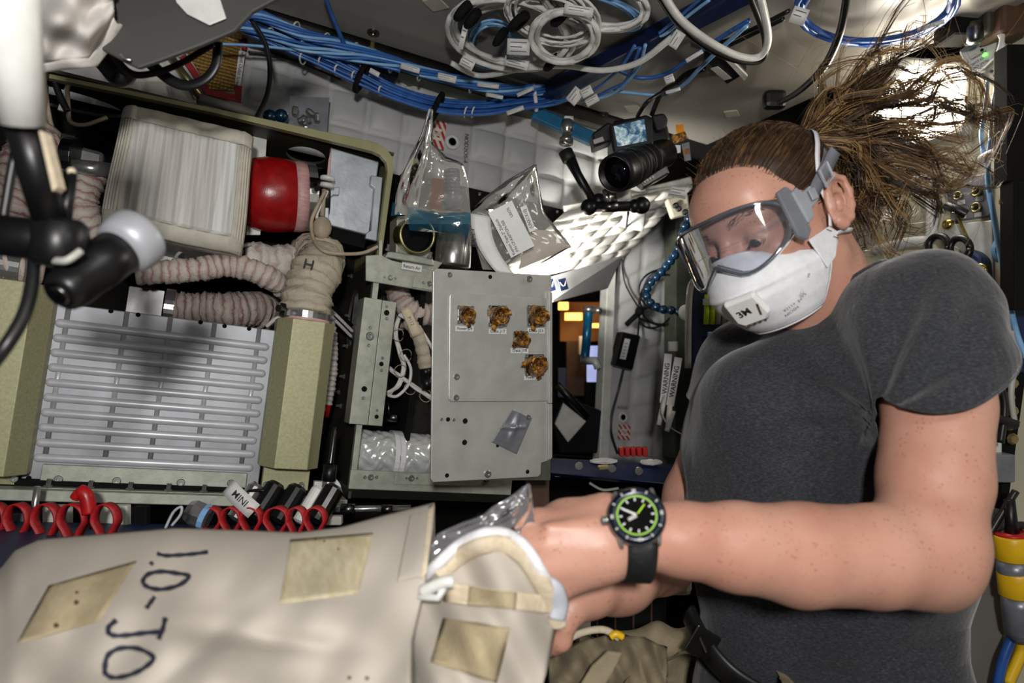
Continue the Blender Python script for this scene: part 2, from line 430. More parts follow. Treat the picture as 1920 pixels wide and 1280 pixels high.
def text_mb(txt, M, h, depth=.0006, width=None, bold=0., align='CENTER', shear=0):
    """lettering as thin raised print; M: local x along the line, z out of the surface"""
    cu = bpy.data.curves.new('txt', 'FONT'); cu.body = txt; cu.size = 1; cu.align_x = align; cu.align_y = 'CENTER'; cu.extrude = 0; cu.offset = bold; cu.shear = shear; cu.resolution_u = 3
    o = bpy.data.objects.new('txt', cu); COL.objects.link(o)
    dg = bpy.context.evaluated_depsgraph_get(); me = bpy.data.meshes.new_from_object(o.evaluated_get(dg))
    vs = np.empty(len(me.vertices) * 3); me.vertices.foreach_get('co', vs); vs = vs.reshape(-1, 3); fs = [tuple(p.vertices) for p in me.polygons]
    bpy.data.objects.remove(o); bpy.data.curves.remove(cu); bpy.data.meshes.remove(me)
    sx = sy = h / .72
    if width and len(vs): sx = width / max(1e-6, vs[:, 0].max() - vs[:, 0].min())
    mb = MB(); mb.add([M @ Vector((x * sx, y * sy, depth)) for x, y, z in vs], fs); return mb
def SL(d): return d / FPX   # metres per pixel at depth d
# screws: one shared mesh for every socket/cross head
def _screw():
    mb = MB(); mb.lathe([(.0036, 0), (.0036, .0016), (.0030, .0022), (.0016, .0022), (.0014, .0008), (1e-5, .0008)], (0, 0, 0), (0, 0, 1), 14); return mb.mesh('screw', 'steel', False)
SCREW = _screw()
def _hole():
    mb = MB(); mb.lathe([(.0030, .0003), (.0022, .0004), (1e-5, .0004)], (0, 0, 0), (0, 0, 1), 14); return mb.mesh('hole', 'black_matte', False)
HOLE = _hole()
def _stud():
    mb = MB(); mb.lathe([(.006, 0), (.006, .004), (.0035, .004), (.0035, .012), (.0025, .013), (1e-5, .013)], (0, 0, 0), (0, 0, 1), 6); return mb.mesh('bolt', 'steel', False)
BOLT = _stud()
NY = Vector((0, -1, 0))
def scr(p, parent, s=1., n=NY, me=None, name='screw'):
    return inst(name, me or SCREW, frame(p, n) @ Matrix.Scale(s, 4), parent)
# ================================================================ SETTING
def quilt(fn, nu, nv, sub=7, h=.007, nrm=(0, -1, 0), seed=1):
    """stitched blanket: fn(u,v) base surface, puffed between the seams of an nu x nv grid"""
    mb = MB(); N = Vector(nrm).normalized(); r = np.random.default_rng(seed)
    ph = r.random((nu * sub + 1, nv * sub + 1)); amp = .65 + .7 * r.random((nu + 1, nv + 1))
    def f(u, v):
        a = u * nu; b = v * nv; fa = a % 1; fb = b % 1
        p = min(1, (abs(math.sin(math.pi * fa)) * abs(math.sin(math.pi * fb))) ** .30 * 1.05)
        i, j = min(int(a), nu), min(int(b), nv)
        w = math.sin(a * 2.3 + j * 1.7) * math.cos(b * 1.9 + i) * .25
        return Vector(fn(u, v)) + N * (h * p * (amp[i, j] + w))
    return mb.grid(f, nu * sub, nv * sub)
def quad(a, b, c, d):
    a, b, c, d = map(Vector, (a, b, c, d))
    return lambda u, v: a.lerp(b, u).lerp(d.lerp(c, u), v)
XW0, XW1, YW = -1.05, .99, 1.45
wb = struct(ob('wall_back', quilt(quad((XW0, YW, ZC + .47), (XW1, YW, ZC + .47), (XW1, YW, ZCEIL), (XW0, YW, ZCEIL)), 25, 3, 12, .014, seed=3), 'quilt', smooth=True),
            'white quilted insulation blanket wall behind the rack and cable bundle', 'wall')
mb = MB(); mb.box((XW0, YW + .02, 0), (.42, YW + .05, ZC + .5)); struct(ob('wall_rear', mb, 'dark_gap'), 'dark rear shell inside the equipment rack bay', 'wall')
# ceiling: one beige-grey cover sheet with rolled edge, square velcro pads and captive fasteners
mb = MB(); mb.box((-.02, -1.4, ZCEIL), (1.10, YW - .09, ZCEIL + .02))
ceil = struct(ob('ceiling', mb, 'ceiling_paint', bevel=.006), 'beige grey ceiling panel above the cables and camera', 'ceiling')
mb = MB(); mb.box((-1.4, -1.4, ZCEIL + .03), (1.6, 2.2, ZCEIL + .05)); struct(ob('ceiling_shell', mb, 'dark_gap'), 'dark shell above the ceiling panel', 'ceiling')
for (px, py, s) in ((817, 8, .035), (1372, 213, .03), (1187, 203, .032)):
    p = CE(px, py, ZCEIL - .001); mb = MB(); mb.obox(p, (s, s, .003), Vector((.8, .6, 0)), Vector((-.6, .8, 0))); ob('velcro_pad', mb, 'beige_panel', ceil, bevel=.001)
for (px, py) in ((1782, 50), (1132, 213), (700, 60)):
    p = CE(px, py, ZCEIL); mb = MB(); mb.lathe([(.012, 0), (.012, .003), (.006, .003), (.005, .001), (1e-5, .001)], p, (0, 0, -1), 16); ob('fastener', mb, 'dark_steel', ceil)
# rails in the corner between ceiling and back wall
mb = MB(); mb.box((-.9, YW - .085, ZCEIL - .03), (.98, YW - .065, ZCEIL + .01)); struct(ob('trim_1', mb, 'dark_steel', bevel=.002), 'dark metal rail along the ceiling edge', 'trim')
mb = MB(); mb.box((-.9, YW - .06, ZCEIL - .045), (.30, YW - .004, ZCEIL - .004)); struct(ob('trim_2', mb, 'navy_bar', bevel=.002), 'deep blue rail beneath the ceiling edge by the cable bundle', 'trim')
mb = MB(); mb.box((.30, YW - .06, ZCEIL - .03), (.98, YW - .004, ZCEIL + .0)); struct(ob('trim_3', mb, 'grey_green_dark', bevel=.002), 'grey ledge between ceiling rail and quilted wall', 'trim')
# dark ledge with bolts under the quilted wall
mb = MB(); mb.box((.34, YW - .03, ZC + .425), (.80, YW + .012, ZC + .47)); tr = struct(ob('trim_4', mb, 'dark_gap', bevel=.003), 'dark bolted ledge below the quilted wall', 'trim')
for k in range(11): scr((.36 + k * .04, YW - .03, ZC + .46), tr, 1.0)

# ---- hatchway beyond the rack: bright quilted soffit, quilted side wall, door frame, far module
sA, sB, sC, sD = P(900, 545, 1.40), P(1166, 484, 1.92), P(1300, 345, 1.86), P(1058, 398, 1.60)
nS = (sB - sA).cross(sD - sA).normalized(); nS = nS if nS.dot(CAM - sA) > 0 else -nS
struct(ob('wall_soffit', quilt(quad(sA, sB, sC, sD), 7, 7, 8, .012, nS, 5), 'quilt_clean', smooth=True), 'brightly lit white quilted soffit over the hatchway', 'wall')
mb = MB(); mb.prism([P(1058, 398, 1.60), P(1300, 345, 1.86), P(1296, 330, 1.86), P(1170, 360, 1.72), P(1056, 384, 1.60)], FWD * .05)
struct(ob('trim_5', mb, 'white_metal', bevel=.003), 'white edge strip above the lit soffit', 'trim')
YH = 1.78
h0, h1, h2, h3 = RK(1118, 872, YH), RK(1274, 872, YH), RK(1292, 350, YH), RK(1166, 440, YH)
wh = struct(ob('wall_hatch', quilt(quad(h0, h1, h2, h3), 3, 9, 9, .011, (0, -1, 0), 8), 'quilt', smooth=True), 'white quilted wall beside the hatchway with black cable hanging on it', 'wall')
mb = MB(); mb.prism([RK(1127, 500, YH), RK(1143, 490, YH), RK(1128, 872, YH), RK(1110, 872, YH)], (0, -.04, 0)); struct(ob('door_frame', mb, 'white_metal', bevel=.003), 'pale metal edge strip of the hatchway', 'trim')
mb = MB(); lq = [P(1020, 522, 1.47), P(1168, 478, 1.74), P(1140, 540, 1.74), P(1036, 566, 1.48)]; mb.prism(lq, FWD * .03)
lint = struct(ob('lintel', mb, 'quilt', bevel=.003), 'grey fabric lintel strip over the hatch opening', 'trim')
for k, (px, py) in enumerate(((1032, 535), (1056, 533))):
    ln_ = (lq[1] - lq[0]).cross(lq[3] - lq[0]).normalized(); ln_ = ln_ if ln_.dot(CAM - lq[0]) > 0 else -ln_; r_ = ray(px, py); M = frame(CAM + r_ * ((lq[0] + ln_ * .006 - CAM).dot(ln_) / r_.dot(ln_)), ln_, lq[1] - lq[0]); pt = tag(bpy.data.objects.new('name_patch', None), 'small navy patch with white wings over the hatch, ' + ('nearer the silver panel' if k == 0 else 'further from the silver panel'), 'patch', 'navy wing patches')
    pt.location = M.translation; COL.objects.link(pt); WM[pt.name] = Matrix.Translation(M.translation)
    mb = MB(); mb.obox(M.translation, (.03, .026, .001), M.col[0].xyz, M.col[1].xyz, M.col[2].xyz); ob('cloth', mb, 'navy', pt)
    mb = MB()
    for sg in (-1, 1): mb.prism([M @ Vector((sg * .001, -.004, .001)), M @ Vector((sg * .012, .007, .001)), M @ Vector((sg * .009, .000, .001)), M @ Vector((sg * .004, -.004, .001))], M.col[2].xyz * .0006)
    ob('wings', mb, 'label_white', pt)
# far module seen through the opening
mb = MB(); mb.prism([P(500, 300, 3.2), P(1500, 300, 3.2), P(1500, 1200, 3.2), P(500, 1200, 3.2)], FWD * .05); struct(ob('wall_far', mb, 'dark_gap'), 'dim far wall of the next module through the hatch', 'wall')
def pbox(name, x0, y0, x1, y1, d, t, m, parent=None, bevel=.002, **k):
    mb = MB(); mb.prism([P(x0, y0, d), P(x1, y0, d), P(x1, y1, d), P(x0, y1, d)], FWD * t); return ob(name, mb, m, parent, bevel=bevel, **k)
mat('orange_panel', '#8a5a22', '#a06c2c', .6, scale=6); mat('brown_dark', '#3a2614', '#4d3420', .7, scale=12)
def fartag(o, l, c, g=None): return tag(o, l, c, g)
fartag(pbox('stowage_cover', 1050, 566, 1132, 640, 3.0, .1, 'orange_panel'), 'orange lit stowage panel seen deep through the hatch', 'panel')
fartag(pbox('storage_bag', 1062, 640, 1098, 742, 2.9, .1, 'brown_dark'), 'dim brown stowage bag hanging deep in the hatch', 'bag')
fartag(pbox('work_lamp', 1060, 586, 1092, 600, 2.8, .04, 'warm_lit'), 'warm glowing work lamp beyond the hatch', 'lamp')
fartag(pbox('strip_lamp', 1100, 606, 1126, 614, 2.8, .04, 'warm_lit'), 'thin warm strip lamp beyond the hatch near the blue pole', 'lamp')
fartag(pbox('laptop_screen', 1101, 648, 1124, 716, 2.6, .02, 'screen_blue'), 'pale blue glowing laptop screen beyond the hatch', 'screen')
for k, (x0, y0, x1, y1, mm, lb) in enumerate(((1048, 566, 1066, 580, 'warm_lit', 'small warm light glinting at the top of the hatch'), (1086, 630, 1100, 665, 'quilt', 'grey pouch strapped in the far module above the laptop'), (1046, 690, 1062, 745, 'navy', 'dark blue pouch low in the far module'), (1098, 716, 1130, 760, 'black_matte', 'black keyboard shelf under the glowing screen'))):
    fartag(pbox(('far_lamp', 'far_pouch', 'far_pouch', 'keyboard_shelf')[k], x0, y0, x1, y1, 2.75, .05, mm), lb, ('lamp', 'pouch', 'pouch', 'shelf')[k])
t = thing('hand_rail', 'teal blue handrail pole with silver ends in the hatchway', 'handrail', P(1100, 640, 2.0))
mb = MB(); mb.tube([P(1104, 586, 2.0), P(1097, 668, 2.0)], .013, 10); ob('grip', mb, 'teal_bar', t, True)
for (a, b) in (((1104, 574), (1104, 586)), ((1097, 668), (1095, 682))):
    mb = MB(); mb.tube([P(*a, 2.0), P(*b, 2.0)], .016, 10); ob('end_fitting', mb, 'steel', t, True)
mb = MB(); mb.tube([P(1106, 580, 2.0), P(1124, 582, 1.95)], .009, 8); ob('bracket', mb, 'steel', t, True)
mb = MB(); mb.tube([P(1096, 676, 2.0), P(1116, 676, 1.95), P(1122, 690, 1.95)], .012, 8); ob('bracket', mb, 'white_metal', t, True)
# dark articulated display below the opening
t = thing('folded_display', 'dark folded display arm with grey back plate in the hatch opening', 'display', P(1080, 800, 1.8))
mb = MB(); mb.prism([P(1056, 755, 1.75), P(1100, 790, 1.75), P(1065, 830, 1.75), P(1040, 795, 1.75)], FWD * .02); ob('back_plate', mb, 'wire_grey', t, bevel=.003)
mb = MB(); mb.prism([P(1056, 745, 1.8), P(1128, 770, 1.8), P(1120, 850, 1.8), P(1050, 850, 1.8), P(1036, 790, 1.8)], FWD * .03); ob('housing', mb, 'black_matte', t, bevel=.004)
mb = MB(); mb.tube([P(1045, 720, 1.7), P(1068, 745, 1.7), P(1100, 780, 1.72)], .010, 8); ob('arm', mb, 'black_plastic', t, True)
# right side: rack face with beige cover
XR = 1.16
mb = MB(); mb.box((XR, -1.0, 0.0), (XR + .03, .98, ZCEIL)); wr = struct(ob('wall_right', mb, 'beige_wall', bevel=.004), 'beige rack cover wall behind the floating hair', 'wall')
mb = MB(); mb.box((XR - .03, .98, .0), (XR + .02, 1.09, ZCEIL)); struct(ob('trim_6', mb, 'dark_gap'), 'dark gap beside the beige rack cover', 'trim')
mb = MB(); mb.box((XR + .3, 1.0, 0), (XR + .33, 2.3, ZCEIL)); struct(ob('wall_recess', mb, 'dark_gap'), 'dark recess behind the markers pouch', 'wall')
mb = MB(); mb.box((-1.6, -1.4, -.02), (1.7, 3.6, 0)); struct(ob('floor', mb, 'dark_gap'), 'dark deck far below in shadow', 'floor')
mb = MB(); mb.box((.42, 1.9, 0), (1.5, 1.93, ZC - .15)); struct(ob('wall_lower', mb, 'dark_gap'), 'dark lower bulkhead beneath the hatchway', 'wall')

# lamp inside the hatchway that lights the soffit
hl_ = thing('hatch_lamp', 'lamp fixture inside the hatchway under the lit soffit', 'lamp', P(960, 590, 1.46))
mb = MB(); mb.obox(P(960, 580, 1.46), (.10, .05, .03), RIGHT, FWD, UP); ob('housing', mb, 'white_metal', hl_, bevel=.004)
mb = MB(); mb.obox(P(960, 566, 1.46), (.09, .04, .006), RIGHT, FWD, UP); ob('tube', mb, 'lamp_lit', hl_)
light('hatch_lamp_glow', 'AREA', P(985, 545, 1.44), 3.2, (1, .96, .88), .08, P(1120, 450, 1.72), spread=1.25)
light('far_module_glow', 'POINT', P(1085, 600, 2.7), 1.2, (1, .66, .32), .05)
# ================================================================ RACK (front face on the plane y = YF)
YF = 1.17
def X(px, py, y=YF): return RK(px, py, y).x
def Z(px, py, y=YF): return RK(px, py, y).z
def ring_plate(mb, x0, x1, y0, y1, z, th, cx, cy, rx, ry, n=32):
    """horizontal plate with one oval cut-out"""
    def edge(q):
        c, s = math.cos(q), math.sin(q); k = min(((x1 - cx) if c > 0 else (cx - x0)) / max(abs(c), 1e-6), ((y1 - cy) if s > 0 else (cy - y0)) / max(abs(s), 1e-6))
        return (cx + c * k, cy + s * k)
    qs = sorted([2 * math.pi * i / n for i in range(n)] + [math.atan2(b - cy, a - cx) % (2 * math.pi) for a in (x0, x1) for b in (y0, y1)]); n = len(qs)
    vs = []
    for q in qs:
        ex_, ey_ = edge(q); ix, iy = cx + rx * math.cos(q), cy + ry * math.sin(q)
        vs += [(ex_, ey_, z), (ix, iy, z), (ex_, ey_, z + th), (ix, iy, z + th)]
    fs = []
    for i in range(n):
        a, b = 4 * i, 4 * ((i + 1) % n)
        fs += [(a, a + 1, b + 1, b), (a + 2, b + 2, b + 3, a + 3), (a + 1, a + 3, b + 3, b + 1), (a, b, b + 2, a + 2)]
    mb.add(vs, fs)
ZT = Z(400, 207); XR0 = X(60, 200); XR1 = X(735, 330)
rack = thing('rack_frame', 'olive green rack frame with oval cut-outs holding ducts and fabric box', 'rack', (0, 1.3, 0))
mb = MB(); ring_plate(mb, -1.0, -.12, YF + .004, 1.44, ZT, .005, X(120, 190, 1.28), 1.29, .085, .05)
mb.box((-.12, YF + .004, ZT), (X(520, 280, 1.28), 1.44, ZT + .005))
ring_plate(mb, X(520, 280, 1.28), XR1, YF + .004, 1.44, ZT, .005, X(575, 290, 1.28), 1.29, .035, .05)
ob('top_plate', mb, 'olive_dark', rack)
outer = [(-60, 106), (400, 202), (684, 262), (708, 268), (726, 279), (736, 295), (738, 318), (716, 480)]
inner = [(707, 476), (727, 320), (724, 303), (714, 291), (700, 284), (680, 279), (400, 211), (-60, 114)]
mb = MB(); mb.prism([RK(a, b, YF - .004) for a, b in outer + inner], (0, .014, 0)); ob('front_flange', mb, 'olive', rack, bevel=.001)
mb = MB(); mb.box((XR1 - .004, YF + .01, Z(716, 480)), (XR1, 1.44, ZT)); ob('side_plate', mb, 'olive', rack)
mb = MB(); mb.box((-1.0, 1.40, Z(300, 900)), (XR1, 1.42, ZT)); ob('rear_panel', mb, 'dark_gap', rack)
# pale web plates seen behind the ducts
mb = MB(); mb.prism([RK(476, 235, 1.25), RK(501, 250, 1.25), RK(488, 440, 1.25), RK(462, 440, 1.25)], (0, .01, 0)); ob('web_plate', mb, 'white_metal', rack)
mb = MB(); mb.prism([RK(272, 455, 1.27), RK(470, 470, 1.27), RK(470, 498, 1.27), RK(272, 492, 1.27)], (0, .01, 0)); ob('web_plate', mb, 'white_metal', rack)
# ---- posts
def post(name, xa, xb, ya, yb, side, pa, pb, label):
    """hexagonal post: front face from pixel column xa to xb (at their mid height), rows ya..yb"""
    t = thing(name, label, 'post', (0, 1.12, 0)); yf = 1.105; x0, x1 = X(xa, 745, yf), X(xb, 745, yf)
    z1, z0 = Z((xa + xb) / 2 + 5, ya, yf), Z((xa + xb) / 2 - 15, yb, yf)
    sec = [(x0, yf), (x1, yf), (x1 + side, yf + .03), (x1 + side, yf + .075), (x0 - side, yf + .075), (x0 - side, yf + .03)]
    mb = MB(); mb.prism([(a, b, z0) for a, b in sec], (0, 0, z1 - z0)); ob('body', mb, 'olive_bright', t, bevel=.0012)
    return t, x0, x1, z0, z1, yf
hp, hx0, hx1, hz0, hz1, hyf = post('hex_post', 531, 593, 598, 880, .020, 0, 0, 'olive hexagonal post under the duct marked H')
bz1, bz0 = hz0 - .004, Z(540, 915)
mb = MB(); mb.box((X(490, 895), YF - .02, bz0), (X(576, 898), YF, bz1 + .01)); bp = ob('foot_plate', mb, 'olive_bright', hp, bevel=.001)
for (a, b) in ((499, 908), (565, 909)): scr(RK(a, b, YF - .02), hp, 1.4)
lp, lx0, lx1, lz0, lz1, lyf = post('edge_post', -60, 30, 520, 893, .020, 0, 0, 'olive post at the frame edge beside the ribbed panel')

mb = MB(); mb.box((X(-20, 895), YF - .02, Z(20, 905)), (X(36, 895), YF, Z(20, 888))); ob('foot_plate', mb, 'olive_bright', lp, bevel=.001); scr(RK(27, 897, YF - .02), lp, 1.4)
# ---- ribbed aluminium panel
panel = thing('ribbed_panel', 'ribbed aluminium heat exchanger panel between two olive posts', 'panel', (-.3, YF, 1.0))
px0, px1 = X(66, 740), X(505, 745); pz1, pz0 = Z(300, 592), Z(270, 908)
mb = MB(); mb.box((px0, YF - .005, pz0), (px1, YF + .02, pz1)); ob('plate', mb, 'alu', panel, bevel=.0015)
yr = YF - .005
xl = np.mean([X(a, b, yr) for a, b in ((110, 607), (95, 719), (78, 832))]); xr_ = np.mean([X(a, b, yr) for a, b in ((497, 649), (484, 748), (472, 848))])
zs = np.linspace(np.mean([Z(110, 607, yr), Z(497, 649, yr)]), np.mean([Z(74, 861, yr), Z(469, 874, yr)]), 10)
rb = MB(); L = xr_ - xl
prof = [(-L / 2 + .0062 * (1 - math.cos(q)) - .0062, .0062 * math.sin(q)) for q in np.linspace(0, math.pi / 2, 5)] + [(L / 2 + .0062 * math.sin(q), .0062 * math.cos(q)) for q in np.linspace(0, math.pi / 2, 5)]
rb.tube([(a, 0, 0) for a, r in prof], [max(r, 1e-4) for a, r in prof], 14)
rme = rb.mesh('rib', 'alu_rib_lit', True)
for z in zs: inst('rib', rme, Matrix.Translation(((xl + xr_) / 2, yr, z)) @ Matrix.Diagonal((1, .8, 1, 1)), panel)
vme = MB().tube([(0, 0, -.5), (0, 0, .5)], .0042, 10).mesh('cross_rib', 'alu_rib_lit', True)
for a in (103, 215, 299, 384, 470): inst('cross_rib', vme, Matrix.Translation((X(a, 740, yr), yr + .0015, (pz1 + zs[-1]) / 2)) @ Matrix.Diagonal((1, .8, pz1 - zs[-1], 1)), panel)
for (a, b) in ((208, 583), (259, 590), (376, 604), (421, 611), (467, 616), (54, 896), (477, 906)): scr(RK(a, b, yr), panel, 1.15, me=HOLE, name='hole')
# bolted strip and ledge below the panel
strip = thing('clamp_strip', 'grey green bolted strip below the ribbed panel', 'bracket', (-.3, YF, .9))
sx0, sx1 = X(80, 890), X(461, 900); sz1, sz0 = Z(270, 876), Z(270, 911)
mb = MB(); mb.box((sx0, YF - .016, sz0), (sx1, YF - .006, sz1)); ob('plate', mb, 'grey_green', strip, bevel=.001)
for (a, b) in ((110, 898), (219, 901), (339, 904), (433, 905)): scr(RK(a, b, YF - .016), strip, 1.6)
mb = MB(); mb.box((sx0, YF - .034, sz0 - .012), (sx1, YF - .006, sz0 - .002)); ob('ledge', mb, 'grey_green', strip, bevel=.001)
for a in (89, 168, 243, 315, 382):
    p = RK(a, 922, YF - .028); inst('stud', BOLT, frame((p.x, p.y, sz0 - .003), (0, 0, 1)), strip)
mb = MB(); mb.box((-1.0, YF - .05, Z(300, 946, YF - .05)), (X(640, 938), YF + .0, Z(300, 926, YF - .05))); o = ob('base_rail', mb, 'grey_green', bevel=.0015)
tag(o, 'long grey green rail along the bottom of the ribbed panel', 'rail')
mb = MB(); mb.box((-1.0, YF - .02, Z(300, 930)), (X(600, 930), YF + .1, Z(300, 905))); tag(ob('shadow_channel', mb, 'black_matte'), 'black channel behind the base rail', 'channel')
# ---- ducts
def duct(name, pts, r, mat_, label, pitch=.02, parent=None, ridge=.07, n=16, taper=None, cat='duct', group=None):
    q = spline(pts, 10); L = [0]
    for a, b in zip(q, q[1:]): L.append(L[-1] + (b - a).length)
    m = max(10, int(L[-1] / pitch * 6)); out = []; rs = []
    for k in range(m + 1):
        s = L[-1] * k / m; i = max(0, min(len(L) - 2, int(np.searchsorted(L, s) - 1))); t = (s - L[i]) / max(1e-9, L[i + 1] - L[i]); out.append(q[i].lerp(q[i + 1], t))
        ph = s / pitch
        rs.append((r if taper is None else r + (taper - r) * k / m) * (1 - ridge + ridge * 1.2 * abs(math.sin(math.pi * ph)) ** .7 + .04 * math.sin(ph * 1.7) + .03 * math.sin(ph * 4.1 + 1)))
    mb = MB(); mb.tube(out, rs, n)
    r2 = np.random.default_rng(len(name) + int(r * 1e4)); nz = r2.normal(0, 1, (m + 1, n)) * r * .034; nz = nz + np.roll(nz, 1, 1) * .6
    for k in range(m + 1):
        for j in range(n):
            i = k * n + j; v = Vector(mb.v[i]); d = v - out[k]; mb.v[i] = tuple(v + d.normalized() * nz[k, j])
    for k in mb.uv: mb.uv[k] = [(a * .02 / pitch, b) for a, b in mb.uv[k]]
    o = ob(name, mb, mat_, parent, smooth=True)
    if parent is None: tag(o, label, cat, group)
    return o
def clampband(parent, p, axis, r, w, screw_at=None, name='clamp_band', m='steel'):
    mb = MB(); mb.lathe([(r, -w / 2), (r * 1.03, -w / 2), (r * 1.03, w / 2), (r, w / 2)], p, axis, 28, True); o = ob(name, mb, m, parent, smooth=False)
    if screw_at is not None:
        M = frame(screw_at, Vector(axis)); mb = MB(); mb.obox(screw_at, (.016, .010, w * 1.2), M.col[0].xyz, M.col[1].xyz, M.col[2].xyz)
        mb.lathe([(.0055, 0), (.0055, .018), (.004, .02), (1e-5, .02)], Vector(screw_at) - Vector(M.col[0].xyz) * .018, M.col[0].xyz, 12); ob('clamp_screw', mb, 'dark_steel', parent)
    return o
hd = thing('elbow_duct', 'tan elbow duct marked H clamped onto the olive post', 'duct', RK(575, 590, 1.13))
duct('sleeve', [RK(571, 588, 1.135), RK(575, 560, 1.138), RK(584, 530, 1.145), RK(598, 500, 1.16), RK(600, 484, 1.20), RK(584, 478, 1.25)], .0385, 'duct_tan', '', .016, hd, .05, 24)
zb = Vector((0, 0, 1)); pc = Vector(((hx0 + hx1) / 2, 1.14, hz1 + .012))
clampband(hd, pc, zb, .0345, .016, pc + Vector((-.036, -.02, 0)))
mb = MB(); mb.lathe([(.036, -.012), (.036, -.008), (.034, -.008), (.034, .002)], pc, zb, 28); ob('collar', mb, 'pink_tape', hd)
M = frame(RK(576, 503, 1.128) + Vector((-.002, -.026, .002)), (-.25, -1, .12), (1, -.2, -.12)); ob('letter_mark', text_mb('H', M, .017, .0), 'ink', hd)
duct('branch_duct', [RK(606, 480, 1.255), RK(560, 490, 1.245), RK(515, 494, 1.24), RK(458, 490, 1.24)], .033, 'duct_pale', 'pale fabric duct running sideways behind the duct marked H', .024, ridge=.05, n=20)
duct('sense_duct', [RK(255, 510, 1.14), RK(300, 510, 1.14), RK(360, 506, 1.14), RK(425, 498, 1.15), RK(470, 506, 1.15), RK(510, 524, 1.16), RK(548, 552, 1.19), RK(560, 580, 1.22)], .0185, 'duct_pink', 'narrow pink striped duct crossing above the ribbed panel', .012)
ld = thing('return_duct', 'grey striped duct curling behind the ribbed panel top edge', 'duct', RK(400, 580, 1.24))
duct('sleeve', [RK(322, 582, 1.23), RK(370, 582, 1.23), RK(430, 582, 1.23), RK(480, 580, 1.25), RK(508, 592, 1.30), RK(512, 620, 1.34)], .030, 'duct_dark', '', .011, ld, .05)
clampband(ld, RK(318, 578, 1.23), (1, 0, 0), .031, .014)
mb = MB(); mb.box((X(237, 560, 1.22), 1.215, Z(280, 592, 1.22)), (X(308, 570, 1.22), 1.30, Z(280, 540, 1.22))); ob('fan_box', mb, 'dark_steel', ld, bevel=.002)
duct('riser_duct', [RK(170, 322, 1.17), RK(158, 352, 1.17), RK(152, 385, 1.17), RK(166, 420, 1.17), RK(200, 455, 1.18), RK(250, 490, 1.19)], .0235, 'duct_pink', 'striped riser duct below the chrome elbow beside the fabric box', .013)
ch = thing('chrome_elbow', 'chrome elbow box with clamp above the striped riser duct', 'fitting', RK(160, 300, 1.2))
mb = MB(); mb.prism([RK(108, 262, 1.19), RK(196, 285, 1.19), RK(190, 335, 1.19), RK(106, 322, 1.19)], (0, .05, 0)); ob('body', mb, 'steel', ch, bevel=.006)
mb = MB(); mb.lathe([(.027, 0), (.027, .02), (.024, .02), (.024, 0)], RK(172, 328, 1.17), (-.1, -.3, 1), 24); ob('outlet', mb, 'steel', ch, True)
mb = MB(); mb.lathe([(.028, 0), (.028, .016)], RK(122, 292, 1.18), (1, -.2, 0), 24); mb.obox(RK(128, 262, 1.18), (.018, .012, .014)); mb.obox(RK(118, 318, 1.17), (.018, .012, .014)); ob('clamp', mb, 'dark_steel', ch, bevel=.001)
duct('supply_duct', [RK(75, 250, 1.22), RK(55, 300, 1.2), RK(35, 350, 1.19), RK(15, 410, 1.19), RK(5, 460, 1.2)], .034, 'duct_dark', 'brownish striped duct at the frame edge behind the black clamp', .014)
ed = thing('edge_duct', 'pink striped duct with shiny steel band beside the olive edge post', 'duct', RK(30, 500, 1.15))
duct('sleeve', [RK(-60, 495, 1.14), RK(0, 497, 1.14), RK(40, 500, 1.15), RK(75, 505, 1.16)], .027, 'duct_pink', '', .012, ed)
clampband(ed, RK(24, 499, 1.145), (1, 0, -.04), .029, .026)
sd = thing('slim_duct', 'slim corrugated duct with red tape behind the olive post', 'duct', RK(620, 700, 1.25))
duct('sleeve', [RK(612, 585, 1.26), RK(619, 640, 1.26), RK(618, 700, 1.26), RK(609, 758, 1.26)], .0135, 'duct_pale', '', .009, sd, .12)
mb = MB(); mb.tube([RK(609, 757, 1.26), RK(605, 780, 1.26)], .0115, 12); ob('tape_band', mb, 'red_plastic', sd, True)
mb = MB(); mb.tube([RK(605, 780, 1.26), RK(600, 812, 1.26)], .0095, 12); ob('plug', mb, 'black_plastic', sd, True)
# ---- white fabric-wrapped box
fb = thing('fabric_box', 'pleated silvery fabric wrapped filter box under the rack shelf', 'filter box', RK(335, 440, 1.15))
fy = 1.10; fx0, fx1 = X(204, 310, fy), X(470, 340, fy); fz1, fz0 = Z(345, 212, fy), Z(330, 440, fy)
fr_ = np.random.default_rng(4); fold = fr_.random(200)
def fbox(u, v):
    x = fx0 + (fx1 - fx0) * u; z = fz0 + (fz1 - fz0) * v
    e = min(u, 1 - u) * (fx1 - fx0); g = min(v, 1 - v) * (fz1 - fz0)
    def rd(q, R): return 0 if q >= R else R - math.sqrt(max(0, R * R - (R - q) ** 2))
    y = fy + rd(e, .03) + rd(g, .022)
    if e > .02 and g > .02: y += .0014 * math.sin(u * 46 + .6 * math.sin(v * 5)) * (.35 + .65 * (1 - v)) + .0008 * math.sin(u * 97 + v * 3) + .004 * math.sin(v * 3.1)
    if min(u, 1 - u) > .09 and v > .13: y += .004
    z -= .010 * math.sin(math.pi * u) * (1 - v) * .4 + .012 * u * (1 - v); x += .006 * math.sin(v * 4 + 1) * (u - .5)
    return Vector((x, y, z))
mb = MB(); mb.grid(fbox, 110, 70)
